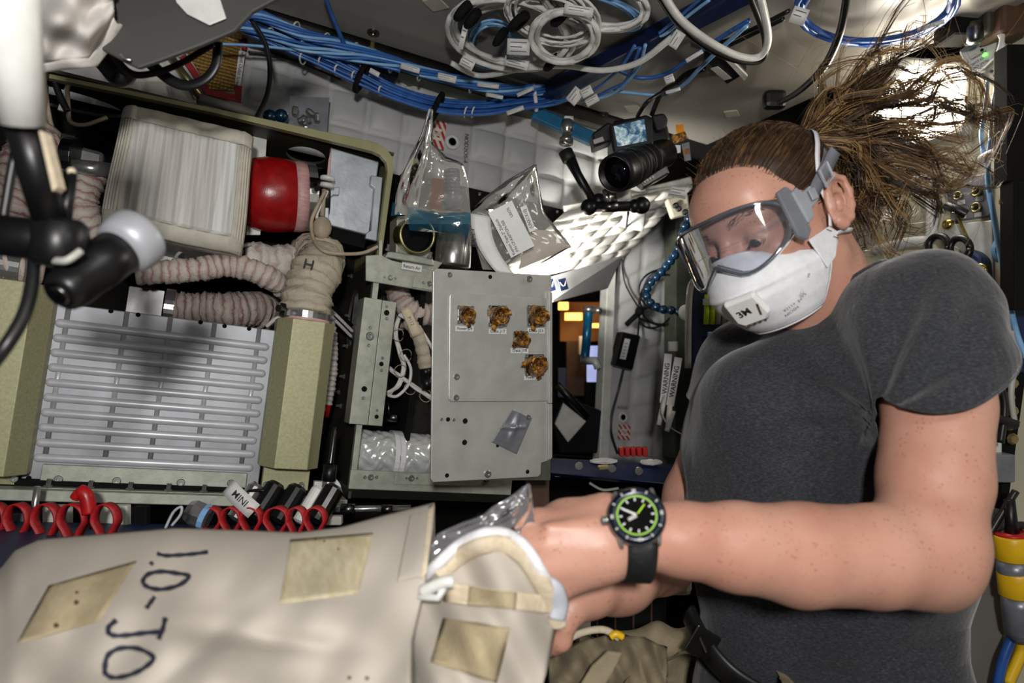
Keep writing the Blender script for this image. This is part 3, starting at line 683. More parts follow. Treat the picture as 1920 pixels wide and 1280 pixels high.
# close the sides back to the box body
def side(fn, n, back):
    mb2 = MB(); mb2.grid(lambda a, b: (lambda p: Vector((p.x, p.y + (back - p.y) * b, p.z)))(fn(a)), n, 1); return mb2
for fn in (lambda a: fbox(0, a), lambda a: fbox(1, 1 - a), lambda a: fbox(1 - a, 0), lambda a: fbox(a, 1)):
    s_ = side(fn, 40, 1.30); mb.add(s_.v, s_.f)
ob('cover', mb, 'fabric_box', fb, smooth=True)
def hem(name, fn, r, m):
    mb = MB(); mb.tube([fn(a) + Vector((0, -.001, 0)) for a in np.linspace(0, 1, 40)], r, 8, flat=.5); ob(name, mb, m, fb, True)
def band(u0, u1, v0, v1, name, m, off=.0022):
    mb = MB(); mb.grid(lambda a, b: fbox(u0 + (u1 - u0) * a, v0 + (v1 - v0) * b) + Vector((0, -off - .001 * math.sin(a * 30), 0)), 60, 10); ob(name, mb, m, fb, True, solid=.002)
band(.005, .995, .865, .995, 'top_hem', 'fabric_edge'); band(.004, .10, .02, .86, 'side_hem', 'fabric_edge', .0016); band(.90, .996, .02, .86, 'side_hem', 'fabric_edge', .0016); band(.005, .995, .005, .12, 'bottom_hem', 'fabric_edge')
# ---- red duct with tape, clamp and cast flange plate
rd_ = thing('red_duct', 'glossy red barrel duct with pink tape and steel clamp', 'duct', RK(520, 365, 1.24))
A = RK(462, 362, 1.235); B = RK(590, 372, 1.235); ax = (B - A).normalized()
def along(px): return (RK(px, 366, 1.235) - A).dot(ax)
mb = MB(); mb.lathe([(.052, along(462)), (.060, along(475)), (.0645, along(500)), (.064, along(525)), (.061, along(550)), (.0595, along(552))], A, ax, 40); ob('barrel', mb, 'red_paint', rd_, True)
mb = MB(); mb.lathe([(.0608, along(549)), (.0612, along(560)), (.060, along(572)), (.056, along(572))], A, ax, 40); ob('tape_wrap', mb, 'pink_tape', rd_, True)
clampband(rd_, A + ax * along(579), ax, .058, along(590) - along(571), A + ax * along(581) + Vector((0, -.062, .012)))
mb = MB(); mb.lathe([(.054, along(588)), (.054, along(610))], A, ax, 32); ob('neck', mb, 'dark_steel', rd_, True)
cp = thing('flange_plate', 'grey cast metal flange plate at the end of the red duct', 'plate', RK(660, 370, 1.2))
def rprism(px, y, th): mb = MB(); mb.prism([RK(a, b, y) for a, b in px], (0, th, 0)); return mb
ob('plate', rprism([(620, 276), (711, 303), (692, 441), (611, 420)], 1.195, .012), 'alu_cast', cp, bevel=.002)
ob('corner_bracket', rprism([(696, 328), (718, 332), (707, 452), (685, 447), (687, 436), (696, 431), (702, 352), (694, 346)], 1.185, .01), 'alu_cast', cp, bevel=.0015)
ob('lug', rprism([(622, 352), (637, 350), (636, 366), (626, 365), (618, 372), (616, 418), (607, 416), (610, 352)], 1.188, .008), 'alu_cast', cp, bevel=.0015)
ob('lower_lip', rprism([(611, 422), (690, 443), (682, 465), (606, 446)], 1.21, .05), 'black_matte', cp)
ob('edge_tape', rprism([(616, 300), (622, 276), (612, 410), (606, 408)], 1.19, .003), 'pink_tape', cp)
mb = MB()
for z in (0, .012): mb.lathe([(.010, 0), (.0125, .002), (.0125, .006), (.010, .008)], RK(612, 352, 1.17) + Vector((0, 0, z)), (0, -.1, 1), 16)
o = ob('tie_spool', mb, 'wire_white', cp, True)
mb = MB(); mb.ball(RK(604, 427, 1.17), .018, 12, 8, (.9, .7, 1.1)); mb.tube([RK(604, 405, 1.17), RK(608, 355, 1.17)], .004, 6); tag(ob('putty_boot', mb, 'wire_tan', smooth=True), 'lumpy beige boot hanging by a wire under the spool', 'boot')
# ---- right box frame of the rack
bx = thing('air_box_frame', 'grey green box frame with bolted side plate and open bay', 'frame', (.3, 1.2, .9))
xs = X(688, 640); zt2, zb2 = Z(688, 482), Z(655, 935)
ht = MB()
hz_, hy_ = Z(652, 592, 1.30), 1.30
def vplate(x, y0, y1, z0, z1, th, cy, cz, ry, rz):
    q = MB(); ring_plate(q, y0, y1, z0, z1, 0, th, cy, cz, ry, rz); m_ = MB(); m_.add([(x + c, a, b) for a, b, c in q.v], q.f); return m_
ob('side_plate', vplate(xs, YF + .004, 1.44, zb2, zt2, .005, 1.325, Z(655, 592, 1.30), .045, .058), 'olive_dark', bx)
mb = MB(); mb.box((xs + .10, 1.22, zb2), (xs + .11, 1.44, zt2)); ob('inner_wall', mb, 'black_matte', bx)
mb = MB(); mb.box((xs - .002, YF - .006, zb2 + .02), (xs + .008, YF + .008, zt2)); ob('front_flange', mb, 'grey_green', bx, bevel=.001)
for (a, b) in ((660, 518), (638, 530), (656, 592), (652, 649), (646, 706), (636, 735), (640, 761), (624, 775), (600, 877)):
    p = RX(a, b, xs); inst('bolt', BOLT, frame(p, (-1, 0, 0)) @ Matrix.Scale(.8, 4), bx)
mb = MB(); mb.box((xs + .01, 1.38, zb2), (.62, 1.39, zt2)); ob('rear_plate', mb, 'dark_steel', bx)
# channel post
cx0, cx1 = X(669, 675, 1.155), X(731, 680, 1.155); cz1, cz0 = Z(711, 561, 1.155), Z(690, 797, 1.155); cm = cx0 + (cx1 - cx0) * .56
mb = MB(); mb.box((cx0, 1.155, cz0), (cm - .0006, 1.20, cz1)); mb.box((cm + .0006, 1.157, cz0), (cx1, 1.20, cz1)); ob('channel_post', mb, 'grey_green', bx, bevel=.001)
for (a, b, s) in ((725, 586, 1.6), (725, 575, .7), (725, 597, .7), (694, 614, .8), (693, 630, 2.0), (691, 647, .8), (717, 671, .7), (715, 682, 1.3), (715, 694, .7), (683, 729, 1.6), (681, 746, .8), (706, 781, 1.2), (707, 769, .6)):
    scr(RK(a, b, 1.155), bx, s, me=HOLE if s in (1.3, 1.6, 1.2) else SCREW, name='hole' if s in (1.3, 1.6, 1.2) else 'screw')
# top bracket with the printed label
ob('label_bracket', rprism([(686, 479), (710, 477), (711, 450), (717, 448), (717, 479), (735, 488), (815, 508), (815, 548), (686, 526)], YF - .012, .006), 'grey_green', bx, bevel=.001)
ob('bracket_top', rprism([(717, 478), (760, 474), (830, 492), (815, 510)], YF + .01, .05), 'grey_green', bx, bevel=.001)
ob('inset_plate', rprism([(778, 516), (812, 522), (812, 545), (773, 538)], YF - .015, .002), 'grey_green', bx, bevel=.0008)
for (a, b, s) in ((732, 520, 1.2), (721, 518, .6), (742, 521, .6), (805, 532, 1.3), (794, 530, .7)): scr(RK(a, b, YF - .015), bx, s)
M = frame(RK(772, 501, YF - .0155), NY, (1, 0, 0)); w_ = (RK(791, 501, YF) - RK(753, 501, YF)).x
lb = MB(); lb.obox(M.translation, (w_, .012, .0012), M.col[0].xyz, M.col[1].xyz, M.col[2].xyz); lo = ob('name_label', lb, 'label_white', bx)
ob('label_text', text_mb('Return Air', M, .0062, .0012, w_ * .84, .01), 'ink', lo)
# bottom shelf
bxe = X(955, 905); z_a, z_b, z_c = Z(800, 886), Z(800, 920), Z(800, 946)
mb = MB(); mb.box((xs - .004, YF - .012, z_b), (bxe, YF + .0, z_a)); ob('sill_face', mb, 'grey_green', bx, bevel=.001)
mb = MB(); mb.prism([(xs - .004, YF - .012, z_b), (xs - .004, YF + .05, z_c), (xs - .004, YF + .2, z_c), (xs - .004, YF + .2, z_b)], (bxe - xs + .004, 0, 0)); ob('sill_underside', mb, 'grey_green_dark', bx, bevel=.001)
ob('sill_inset', rprism([(742, 886), (935, 893), (935, 913), (740, 908)], YF - .014, .003), 'grey_green', bx, bevel=.001)
for (a, b, s) in ((695, 894, 1.4), (684, 894, .8), (706, 894, .8), (771, 896, 1.5), (762, 896, .6), (782, 896, .6), (913, 900, 1.3)): scr(RK(a, b, YF - .015), bx, s)
# insulated duct in the bottom of the bay
it = thing('insulated_duct', 'crinkled white foil duct with white strap in the bay bottom', 'duct', RK(730, 880, 1.25))
q0, q1 = RK(650, 850, 1.25), RK(870, 868, 1.25); axx = Vector((1, 0, 0)); rr = .044; Lq = q1.x - q0.x
rq = np.random.default_rng(3)
def foil(u, v):
    a = 2 * math.pi * v; k = rr * (1 + .05 * abs(math.sin(u * 23 + 3 * math.cos(a * 2) + 2 * math.sin(a * 5))) + .05 * abs(math.sin(a * 6 + u * 17 + 2 * math.sin(u * 29))) - .06)
    return Vector((q0.x + Lq * u, q0.y + math.cos(a) * k, q0.z + math.sin(a) * k))
mb = MB(); mb.grid(foil, 120, 80); ob('foil_wrap', mb, 'foil_white', it, True)
for a in (735, 744): clampband(it, Vector((X(a, 845, 1.25), q0.y, q0.z)), axx, rr * 1.05, .010, name='strap', m='strap_white')
# ---- harness inside the bay
def wires(name, paths, r, m, label, cat='cable', group=None, parent=None, n=6):
    t = None
    mb = MB()
    for p in paths: mb.tube(spline(p, 7), r, n)
    o = ob(name, mb, m, parent, True)
    if parent is None: tag(o, label, cat, group)
    return o
hn = thing('wire_harness', 'white wire harness laced with string inside the open bay', 'harness', RK(770, 700, 1.2))
def jit(p, s): return [RK(a + random.uniform(-s, s), b + random.uniform(-s, s), y + random.uniform(-.004, .004)) for a, b, y in p]
for k in range(9):
    mb = MB(); mb.tube(spline(jit([(752, 590, 1.24), (742, 620, 1.22), (750, 660, 1.21), (757, 690, 1.21), (748, 720, 1.21), (728, 738, 1.22)], 3), 6), .0022, 6); ob('wire', mb, 'wire_white', hn, True)
for k in range(9):
    mb = MB(); mb.tube(spline(jit([(728, 690, 1.23), (750, 706, 1.21), (780, 728, 1.2), (815, 750, 1.2)], 4), 6), .0022, 6); ob('wire', mb, 'wire_white', hn, True)
for pth in ([(757, 665, 1.2), (770, 690, 1.2), (766, 720, 1.2), (745, 742, 1.2), (728, 741, 1.21)], [(748, 590, 1.21), (765, 600, 1.2), (790, 620, 1.2), (812, 655, 1.19)], [(750, 588, 1.21), (775, 612, 1.2), (800, 640, 1.2), (812, 648, 1.19)]):
    mb = MB(); mb.tube(spline([RK(*q) for q in pth], 7), .003, 7); ob('wire', mb, 'wire_white', hn, True)
for (a, b) in ((745, 628), (760, 666), (750, 695), (768, 728), (797, 742)):
    mb = MB(); mb.tube([RK(a, b, 1.205) + Vector((.011 * math.cos(q), -.008 * abs(math.sin(q)), .011 * math.sin(q))) for q in np.linspace(0, 6, 12)], .0009, 4); ob('lacing', mb, 'wire_tan', hn, True)
tn = thing('taped_harness', 'tan taped harness ending in a black connector inside the bay', 'harness', RK(790, 680, 1.2))
duct('sleeve', [RK(765, 600, 1.2), RK(782, 625, 1.19), RK(792, 655, 1.19), RK(798, 690, 1.19)], .0125, 'duct_tan', '', .018, tn, .1)
mb = MB(); mb.tube([RK(798, 688, 1.19), RK(799, 706, 1.19)], .0095, 10); mb.tube([RK(799, 708, 1.19), RK(802, 730, 1.19)], .011, 10); ob('connector', mb, 'black_plastic', tn, True)
M = frame(RK(770, 602, 1.175), (-.2, -1, .1), (.45, 0, -.8)); mb = MB(); mb.grid(lambda u, v: M @ Vector(((u - .5) * .055, (v - .5) * .016, -.004 * (2 * u - 1) ** 2)), 8, 2); sl = ob('wire_tag', mb, 'canvas_strap', tn, True, solid=.001)
ob('tag_text', text_mb('P112', M, .006, .001), 'ink', sl)
duct('bay_duct', [RK(744, 538, 1.27), RK(752, 562, 1.25), RK(770, 582, 1.24), RK(800, 590, 1.24), RK(830, 588, 1.24)], .0215, 'duct_pink', 'short pink duct elbow inside the bay below the printed label', .014)
duct('bay_riser', [RK(738, 550, 1.30), RK(742, 580, 1.30), RK(746, 620, 1.3)], .014, 'duct_dark', 'dark pink duct dropping behind the white harness', .012)
mb = MB(); mb.tube([RK(722, 783, 1.24), RK(745, 783, 1.22)], .008, 12); mb.tube([RK(728, 750, 1.25), RK(730, 783, 1.25)], .003, 6); tag(ob('quick_fitting', mb, 'dark_steel', smooth=True), 'small steel fitting in the bay above the foil duct', 'fitting')
# black-white cables diving through the side plate hole
for k, pth in enumerate(([(596, 548, 1.24), (625, 575, 1.26), (660, 610, 1.30)], [(600, 560, 1.24), (630, 590, 1.26), (662, 622, 1.3)], [(598, 572, 1.24), (628, 600, 1.26), (660, 632, 1.3)])):
    mb = MB(); mb.tube(spline([RK(*q) for q in pth], 6), .0032, 7); tag(ob('side_cable', mb, ('wire_black', 'wire_white', 'wire_white')[k], smooth=True), ('black cable', 'upper white cable', 'lower white cable')[k] + ' entering the oval hole of the box frame', 'cable', 'cables into the oval hole')

for nm, pts, r_, m_, lb_ in (('lacing_wire', [(610, 358, 1.165), (596, 385, 1.16), (584, 415, 1.16), (588, 448, 1.15), (606, 470, 1.12), (640, 476, 1.13), (680, 474, 1.15), (708, 462, 1.155)], .0032, 'wire_tan', 'beige wire from the white spool across the H duct to the bracket'),
    ('braided_wire', [(614, 358, 1.17), (604, 380, 1.17), (594, 405, 1.17), (600, 425, 1.17)], .0028, 'wire_white', 'braided white wire hanging beside the red duct clamp'),
    ('sensor_wire', [(86, 160, 1.2), (88, 195, 1.2), (98, 240, 1.2), (114, 272, 1.19)], .0035, 'wire_tan', 'beige wire dropping to the chrome elbow clamp'),
    ('sensor_lead', [(126, 158, 1.2), (128, 200, 1.2), (132, 228, 1.2), (160, 234, 1.2), (200, 220, 1.21)], .0032, 'wire_tan', 'beige lead looping behind the fabric box corner'),
    ('dark_hose', [(82, 130, 1.15), (76, 160, 1.15), (70, 200, 1.15)], .006, 'wire_black', 'short black hose beside the oval cut-out'),
    ('dark_lead', [(102, 152, 1.18), (114, 185, 1.18), (126, 208, 1.18)], .005, 'wire_black', 'short black lead between the two beige wires'),
    ('duct_wire', [(326, 492, 1.20), (336, 474, 1.19), (362, 466, 1.19), (420, 466, 1.2), (470, 458, 1.21)], .0028, 'wire_grey', 'grey wire running under the fabric box'),
    ('flex_line', [(500, 612, 1.2), (520, 596, 1.19), (545, 592, 1.19)], .0035, 'wire_white', 'white wires tucked behind the olive post top')):
    mb = MB(); mb.tube(spline([RK(*q) for q in pts], 8), r_, 7); tag(ob(nm, mb, m_, smooth=True), lb_, 'cable')
mb = MB(); mb.prism([RK(108, 205, 1.2), RK(126, 150, 1.2), RK(133, 152, 1.2), RK(118, 208, 1.2)], (0, .006, 0)); tag(ob('pale_strut', mb, 'white_metal'), 'pale strut seen through the oval cut-out', 'strut')
# ================================================================ CONNECTOR PANEL, RETURN-AIR FITTINGS, ZIP BAGS
jTL, jTR, jBL = P(812, 503, .97), P(1033, 516, 1.063), P(808, 903, .97)
jU = (jTR - jTL).normalized(); jV = (jBL - jTL); jV = (jV - jU * jV.dot(jU)).normalized(); jN = jU.cross(jV).normalized(); jN = jN if jN.dot(CAM - jTL) > 0 else -jN
def J(px, py, off=0):
    r = ray(px, py); return CAM + r * ((jTL + jN * off - CAM).dot(jN) / r.dot(jN))
def jpoly(px, off, th): mb = MB(); mb.prism([J(a, b, off) for a, b in px], -jN * th); return mb
jp = thing('connector_panel', 'brushed grey avionics panel with five amber taped connectors', 'panel', J(920, 900))
ob('plate', jpoly([(818, 503), (812, 508), (808, 898), (812, 904), (1008, 894), (1014, 889), (1015, 868), (1034, 861), (1034, 516)], 0, .004), 'panel_grey', jp, bevel=.001)
def rr(pts, r=10):
    out = []
    for i in range(len(pts)):
        a, b, c = Vector(pts[i - 1]).to_2d(), Vector(pts[i]).to_2d(), Vector(pts[(i + 1) % len(pts)]).to_2d()
        p, q = b + (a - b).normalized() * r, b + (c - b).normalized() * r
        for k in range(5): t = k / 4; out.append(tuple((p.lerp(b, t)).lerp(b.lerp(q, t), t)))
    return out
ob('raised_field', jpoly(rr([(843, 548), (1034, 560), (1034, 752), (841, 753)], 9), .0035, .004), 'panel_grey', jp, bevel=.0012)
ob('edge_flange', jpoly([(1029, 545), (1036, 548), (1036, 756), (1029, 756)], .007, .02), 'panel_grey', jp, bevel=.001)
ob('lower_flange', jpoly([(1028, 757), (1036, 757), (1036, 858), (1028, 862)], .004, .02), 'panel_grey', jp, bevel=.001)
ob('rear_box', jpoly([(850, 560), (1032, 560), (1032, 900), (850, 900)], -.006, .05), 'grey_green_dark', jp)
for (a, b, s, h) in ((843, 515, 1.2, 0), (919, 519, 1.2, 1), (992, 523, 1.6, 0), (856, 706, 1.4, 0), (855, 745, 1.4, 0), (828, 786, .7, 0), (840, 786, 1.2, 1), (851, 787, .7, 0), (872, 789, 1.5, 1), (871, 829, 1.5, 1), (838, 891, 1.2, 1), (914, 888, 1.7, 0), (989, 884, 1.2, 1), (990, 782, 1.3, 0), (933, 835, 1, 1)):
    scr(J(a, b, .0035 if 700 < b < 750 else .0), jp, s * .9, jN, HOLE if h else SCREW, 'hole' if h else 'screw')
kr = np.random.default_rng(11)
def kap(seed, r):
    """crumpled amber tape over a round plug; local z = out of the panel"""
    q = np.random.default_rng(seed); ph = q.random(6) * 6.3; mb = MB(); n = 26; m = 9
    prof = [(1.0, 0), (1.0, .35), (.98, .6), (.93, .86), (.80, .95), (.62, .84), (.45, .62), (.22, .55), (.0, .55)]
    def f(u, v):
        k = v * (m - 1); i = min(int(k), m - 2); t = k - i; a = 2 * math.pi * u
        rad = prof[i][0] * (1 - t) + prof[i + 1][0] * t; z = prof[i][1] * (1 - t) + prof[i + 1][1] * t
        w = 1 + (.13 * math.sin(3 * a + ph[0]) + .10 * math.sin(5 * a + ph[1] + z * 4) + .05 * math.sin(11 * a + ph[2] + z * 6)) * (1 - .5 * z)
        return Vector((rad * w * r * math.cos(a), rad * w * r * math.sin(a), z * r * 1.25 + .08 * r * math.sin(4 * a + ph[3])))
    mb.grid(f, n, m * 2)
    for (a0, L) in ((ph[4], .55), (ph[5], .4)):   # loose tape ends
        c, s = math.cos(a0), math.sin(a0); c2, s2 = -s, c
        mb.prism([Vector((r * (c * .8 + c2 * .35), r * (s * .8 + s2 * .35), r * .3)), Vector((r * (c * .8 - c2 * .35), r * (s * .8 - s2 * .35), r * .3)), Vector((r * (c * (1 + L) - c2 * .2), r * (s * (1 + L) - s2 * .2), r * .5)), Vector((r * (c * (1 + L) + c2 * .3), r * (s * (1 + L) + s2 * .3), r * .35))], Vector((0, 0, r * .06)))
    return mb
for k, (a, b, rp, txt, lx, ly) in enumerate(((872, 590, 16, 'Power J24', 871, 616), (932, 592, 19, 'Data J17', 933, 621), (1004, 592, 19, 'Data J23', 1005, 620), (975, 637, 15, 'Data J18', 974, 657), (1001, 684, 20, 'Power J16', 999, 707))):
    p = J(a, b, .0035); d = (p - CAM).dot(FWD); r = rp * SL(d); M = frame(p, jN, jU)
    cn = MB(); cn.obox(p + jN * .0012, (r * 2.0, r * 2.0, .0024), jU, M.col[1].xyz, jN); cno = ob('connector', cn, 'dark_steel', jp, bevel=.001)
    for sx in (-1, 1):
        for sy in (-1, 1): scr(p + jU * (sx * r * .86) + Vector(M.col[1].xyz) * (sy * r * .86) + jN * .002, cno, .8, jN)
    q = kap(30 + k, r); q.v = [tuple(M @ Vector(v)) for v in q.v]; ob('amber_tape', q, 'kapton_solid', cno, True)
    rg = MB(); rg.lathe([(r * .62, 0), (r * .62, r * .5)], p, jN, 20); ob('shell', rg, 'dark_steel', cno, True)
    M2 = frame(J(lx, ly, .0038), jN, jU); lw = 37 * SL(d)
    lb = MB(); lb.obox(M2.translation, (lw, lw * .27, .0008), jU, M2.col[1].xyz, jN); lo = ob('name_label', lb, 'label_white', jp); ob('label_text', text_mb(txt, M2, lw * .145, .0008, lw * .82, .012), 'ink', lo)
# duct tape patch
tp = [(960, 767), (997, 783), (968, 851), (921, 828)]
tc = [J(a, b, .0) for a, b in tp]
mb = MB(); mb.grid(lambda u, v: tc[0].lerp(tc[1], u).lerp(tc[3].lerp(tc[2], u), v) + jN * (.0012 + .0045 * math.exp(-((u - .45 - .3 * (v - .4)) / .13) ** 2) * math.exp(-((v - .42) / .35) ** 2) + .003 * math.exp(-((v - .55 + .3 * u) / .06) ** 2) * (u < .9)), 30, 40)
tag(ob('duct_tape', mb, 'tape_grey', smooth=True, solid=.0006), 'wrinkled grey duct tape patch stuck on the connector panel', 'tape')

# ---- return-air tube
ra = thing('air_tube', 'olive pipe stub with dark bore standing on the label bracket', 'pipe', RK(780, 480, 1.2))
pc = RK(783, 441, 1.15); axn = (CAM - pc).normalized() + Vector((.28, 0, .10)); axn.normalize()
mb = MB(); mb.lathe([(.0285, -.004), (.0285, -.05), (.031, -.05), (.031, -.006), (.0325, -.004), (.0325, .0), (.0285, .0), (.0285, -.004)], pc, axn, 36, True); ob('sleeve', mb, 'gold_metal', ra, True)
mb = MB(); mb.lathe([(.0282, -.002), (.0280, -.022), (1e-5, -.023)], pc, axn, 30, True); ob('bore', mb, 'black_matte', ra)
mb = MB(); mb.prism([RK(744, 405, 1.19), RK(790, 400, 1.19), RK(812, 425, 1.19), RK(806, 486, 1.19), RK(742, 474, 1.19)], (0, .05, 0)); ob('body', mb, 'grey_green', ra, bevel=.003)
mb = MB(); mb.prism([RK(728, 470, 1.17), RK(812, 484, 1.17), RK(814, 498, 1.17), RK(722, 482, 1.17)], (0, .06, 0)); ob('foot', mb, 'grey_green', ra, bevel=.002)
for (a, b) in ((727, 470), (806, 484)): inst('bolt', BOLT, frame(RK(a, b, 1.165), (0, -.3, 1)) @ Matrix.Scale(.9, 4), ra)
# ---- steel canister
q = RK(848, 500, 1.2); tt = RK(853, 420, 1.2); cyl = thing('steel_canister', 'seamed steel canister between the pipe stub and the labelled zip bag', 'canister', q)
mb = MB(); mb.lathe([(.033, 0), (.034, .002), (.034, (tt - q).length), (.031, (tt - q).length), (.031, .01)], q, tt - q, 36); ob('shell', mb, 'steel', cyl, True)
mb = MB(); mb.tube([q + Vector((.010, -.034, .002)), q + Vector((.012, -.034, .03)), q + Vector((.014, -.034, .07))], .0012, 6); ob('weld_seam', mb, 'alu_cast', cyl, True)

# ---- zip bag one: clear bag pulled up to a point, holding tape roll and coiled spring
def sheet(poly, rows, seed, amp, fn):
    q = np.random.default_rng(seed); ph = q.random(12) * 6.28
    def n(u, v): return amp * (math.sin(u * 9 + ph[0] + 3 * v) * .5 + math.sin(v * 13 + ph[1] + 5 * u) * .4 + math.sin(u * 21 + v * 17 + ph[2]) * .3 + abs(math.sin(u * 6 - v * 11 + ph[3])) * .8)
    return n
def bagface(px, d0, d1, amp, seed, nu=26, nv=34, bulge=.012, sgn=-1):
    """px: left edge list and right edge list of (x,y) from top to bottom"""
    Lf, Rt = px; nz = sheet(None, None, seed, amp, None)
    def at(lst, v):
        k = v * (len(lst) - 1); i = min(int(k), len(lst) - 2); t = k - i; return (lst[i][0] * (1 - t) + lst[i + 1][0] * t, lst[i][1] * (1 - t) + lst[i + 1][1] * t)
    def f(u, v):
        a, b = at(Lf, v), at(Rt, v); x, y = a[0] + (b[0] - a[0]) * u, a[1] + (b[1] - a[1]) * u
        d = d0 + (d1 - d0) * v; e = math.sin(math.pi * u) ** .6 * math.sin(math.pi * min(1, v * 1.02)) ** .5
        return P(x, y, d + sgn * bulge * e + nz(u, v) * e)
    mb = MB(); return mb.grid(f, nu, nv)
b1 = thing('zip_bag', 'clear zip bag pulled to a tall point holding amber tape and spring', 'bag', P(810, 490, 1.2))
e1 = ([(803, 203), (790, 250), (770, 290), (752, 330), (742, 365), (740, 402)], [(811, 205), (806, 262), (800, 310), (790, 350), (784, 390), (782, 404)])
ob('folded_film', bagface(e1, 1.13, 1.17, .007, 1, bulge=.010), 'clear_bag_folded', b1, True)
e2 = ([(806, 210), (790, 262), (775, 300), (764, 345), (758, 380), (760, 420)], [(812, 206), (812, 270), (836, 292), (868, 306), (878, 345), (884, 420)])
ob('front_film', bagface(e2, 1.12, 1.15, .004, 2, bulge=.02), 'clear_bag', b1, True)
ob('rear_film', bagface(e2, 1.16, 1.20, .004, 3, bulge=.012, sgn=1), 'clear_bag', b1, True)
e3 = ([(764, 388), (764, 410), (768, 432)], [(884, 398), (884, 412), (878, 440)])
ob('zip_edge', bagface(e3, 1.145, 1.15, .004, 4, 20, 8, .014), 'blue_zip_bag', b1, True)
e4 = ([(736, 380), (733, 405)], [(752, 376), (756, 402)]); ob('zip_end', bagface(e4, 1.17, 1.17, .002, 6, 6, 6, .002), 'blue_zip_bag', b1, True)
mb = MB(); mb.prism([P(811, 333, 1.165), P(833, 336, 1.165), P(825, 420, 1.165), P(802, 412, 1.165)], FWD * .002); tag(ob('amber_strip', mb, 'kapton'), 'amber film strip inside the pointed zip bag', 'tape')
sp = thing('coil_spring_tool', 'grey threaded fitting with spring coils inside the pointed zip bag', 'fitting', P(850, 390, 1.17))
for k in range(7):
    mb = MB(); c = P(846 + k * .6, 322 + k * 7, 1.17); mb.lathe([(.010, -.003), (.0135, -.001), (.0135, .001), (.010, .003)], c, UP, 18); ob('coil', mb, 'tape_grey', sp, True)
mb = MB(); mb.lathe([(.011, 0), (.012, .04), (.016, .041), (.018, .052), (.015, .056), (.013, .066)], P(850, 318, 1.17), -UP, 18); ob('body', mb, 'grey_plastic', sp, True)
# ---- zip bag two with the printed label
b2 = thing('labelled_zip_bag', 'clear zip bag with printed white label and barcode band', 'bag', P(950, 505, 1.1))
e5 = ([(1002, 308), (950, 338), (905, 372), (882, 396), (886, 440), (905, 505)], [(1006, 308), (1010, 345), (1022, 400), (1046, 430), (1072, 462), (990, 508)])
ob('front_film', bagface(e5, 1.06, 1.06, .005, 9, 36, 36, .022), 'clear_bag', b2, True)
ob('rear_film', bagface(e5, 1.09, 1.09, .004, 10, 30, 30, .012, 1), 'clear_bag', b2, True)
mb = MB(); mb.grid(lambda u, v: P(883 + 14 * u - 8 * v + 55 * v * v, 400 + 110 * v + 6 * u, 1.045) + RIGHT * (.019 * u), 4, 20); bd = ob('paper_band', mb, 'label_white', b2, True, solid=.0006)
for k in range(12): mb = MB(); q = P(884, 430 + k * 2.9, 1.0435); mb.obox(q + RIGHT * .0005 * k, (.0085, .0002, .0010 + .0008 * (k % 3 == 0)), (RIGHT + UP * -.15).normalized(), FWD, UP); ob('bar_mark', mb, 'ink', bd)
Ml = frame(P(959, 430, 1.035), -ray(958, 428), RIGHT * -.45 + UP * .89)
lb = MB(); lw, lh = .076, .040; lb.obox(Ml.translation, (lw, lh, .0006), Ml.col[0].xyz, Ml.col[1].xyz, Ml.col[2].xyz); lo = ob('printed_label', lb, 'label_white', b2)
for txt, y, h, w_, x0 in (('Kapton Tape 2" Ziplock', .0135, .0044, .060, -.036), ('P/N CP-KAPTON-002', .0065, .0044, .052, -.034), ('USOS', -.0095, .0043, .015, .016)):
    ob('label_text', text_mb(txt, Ml @ Matrix.Translation((x0, y, 0)), h, .0008, w_, .01, 'LEFT'), 'ink', lo)
M3 = frame(P(990, 410, 1.034), -ray(990, 408), RIGHT * -.35 + UP * .93); lb = MB(); lb.obox(M3.translation, (.040, .010, .0006), M3.col[0].xyz, M3.col[1].xyz, M3.col[2].xyz); lo = ob('serial_label', lb, 'label_white', b2); ob('label_text', text_mb('(UNX1X10)', M3, .0052, .0008, .03, .01), 'ink', lo)
M4 = [P(972, 505, 1.075), P(1072, 463, 1.075), P(1030, 432, 1.075), P(990, 430, 1.075)]; mb = MB(); mb.prism(M4, FWD * .003); mat('card_pink', '#c3b3a6', '#cdbfb2', .8, scale=60); ob('backing_card', mb, 'card_pink', b2)
ringp = P(932, 462, 1.075); rg = thing('metal_cap', 'shiny round metal cap in the labelled zip bag', 'cap', ringp)
mb = MB(); mb.lathe([(.031, 0), (.031, .006), (.0285, .007), (.027, .004), (.027, -.01)], ringp, -FWD + RIGHT * .25 + UP * .1, 36, True); ob('rim', mb, 'white_metal', rg, True)
mb = MB(); mb.lathe([(.027, -.004), (.02, -.008), (.008, -.010), (1e-5, -.010)], ringp, -FWD + RIGHT * .25 + UP * .1, 36); ob('dish', mb, 'dark_steel', rg, True)
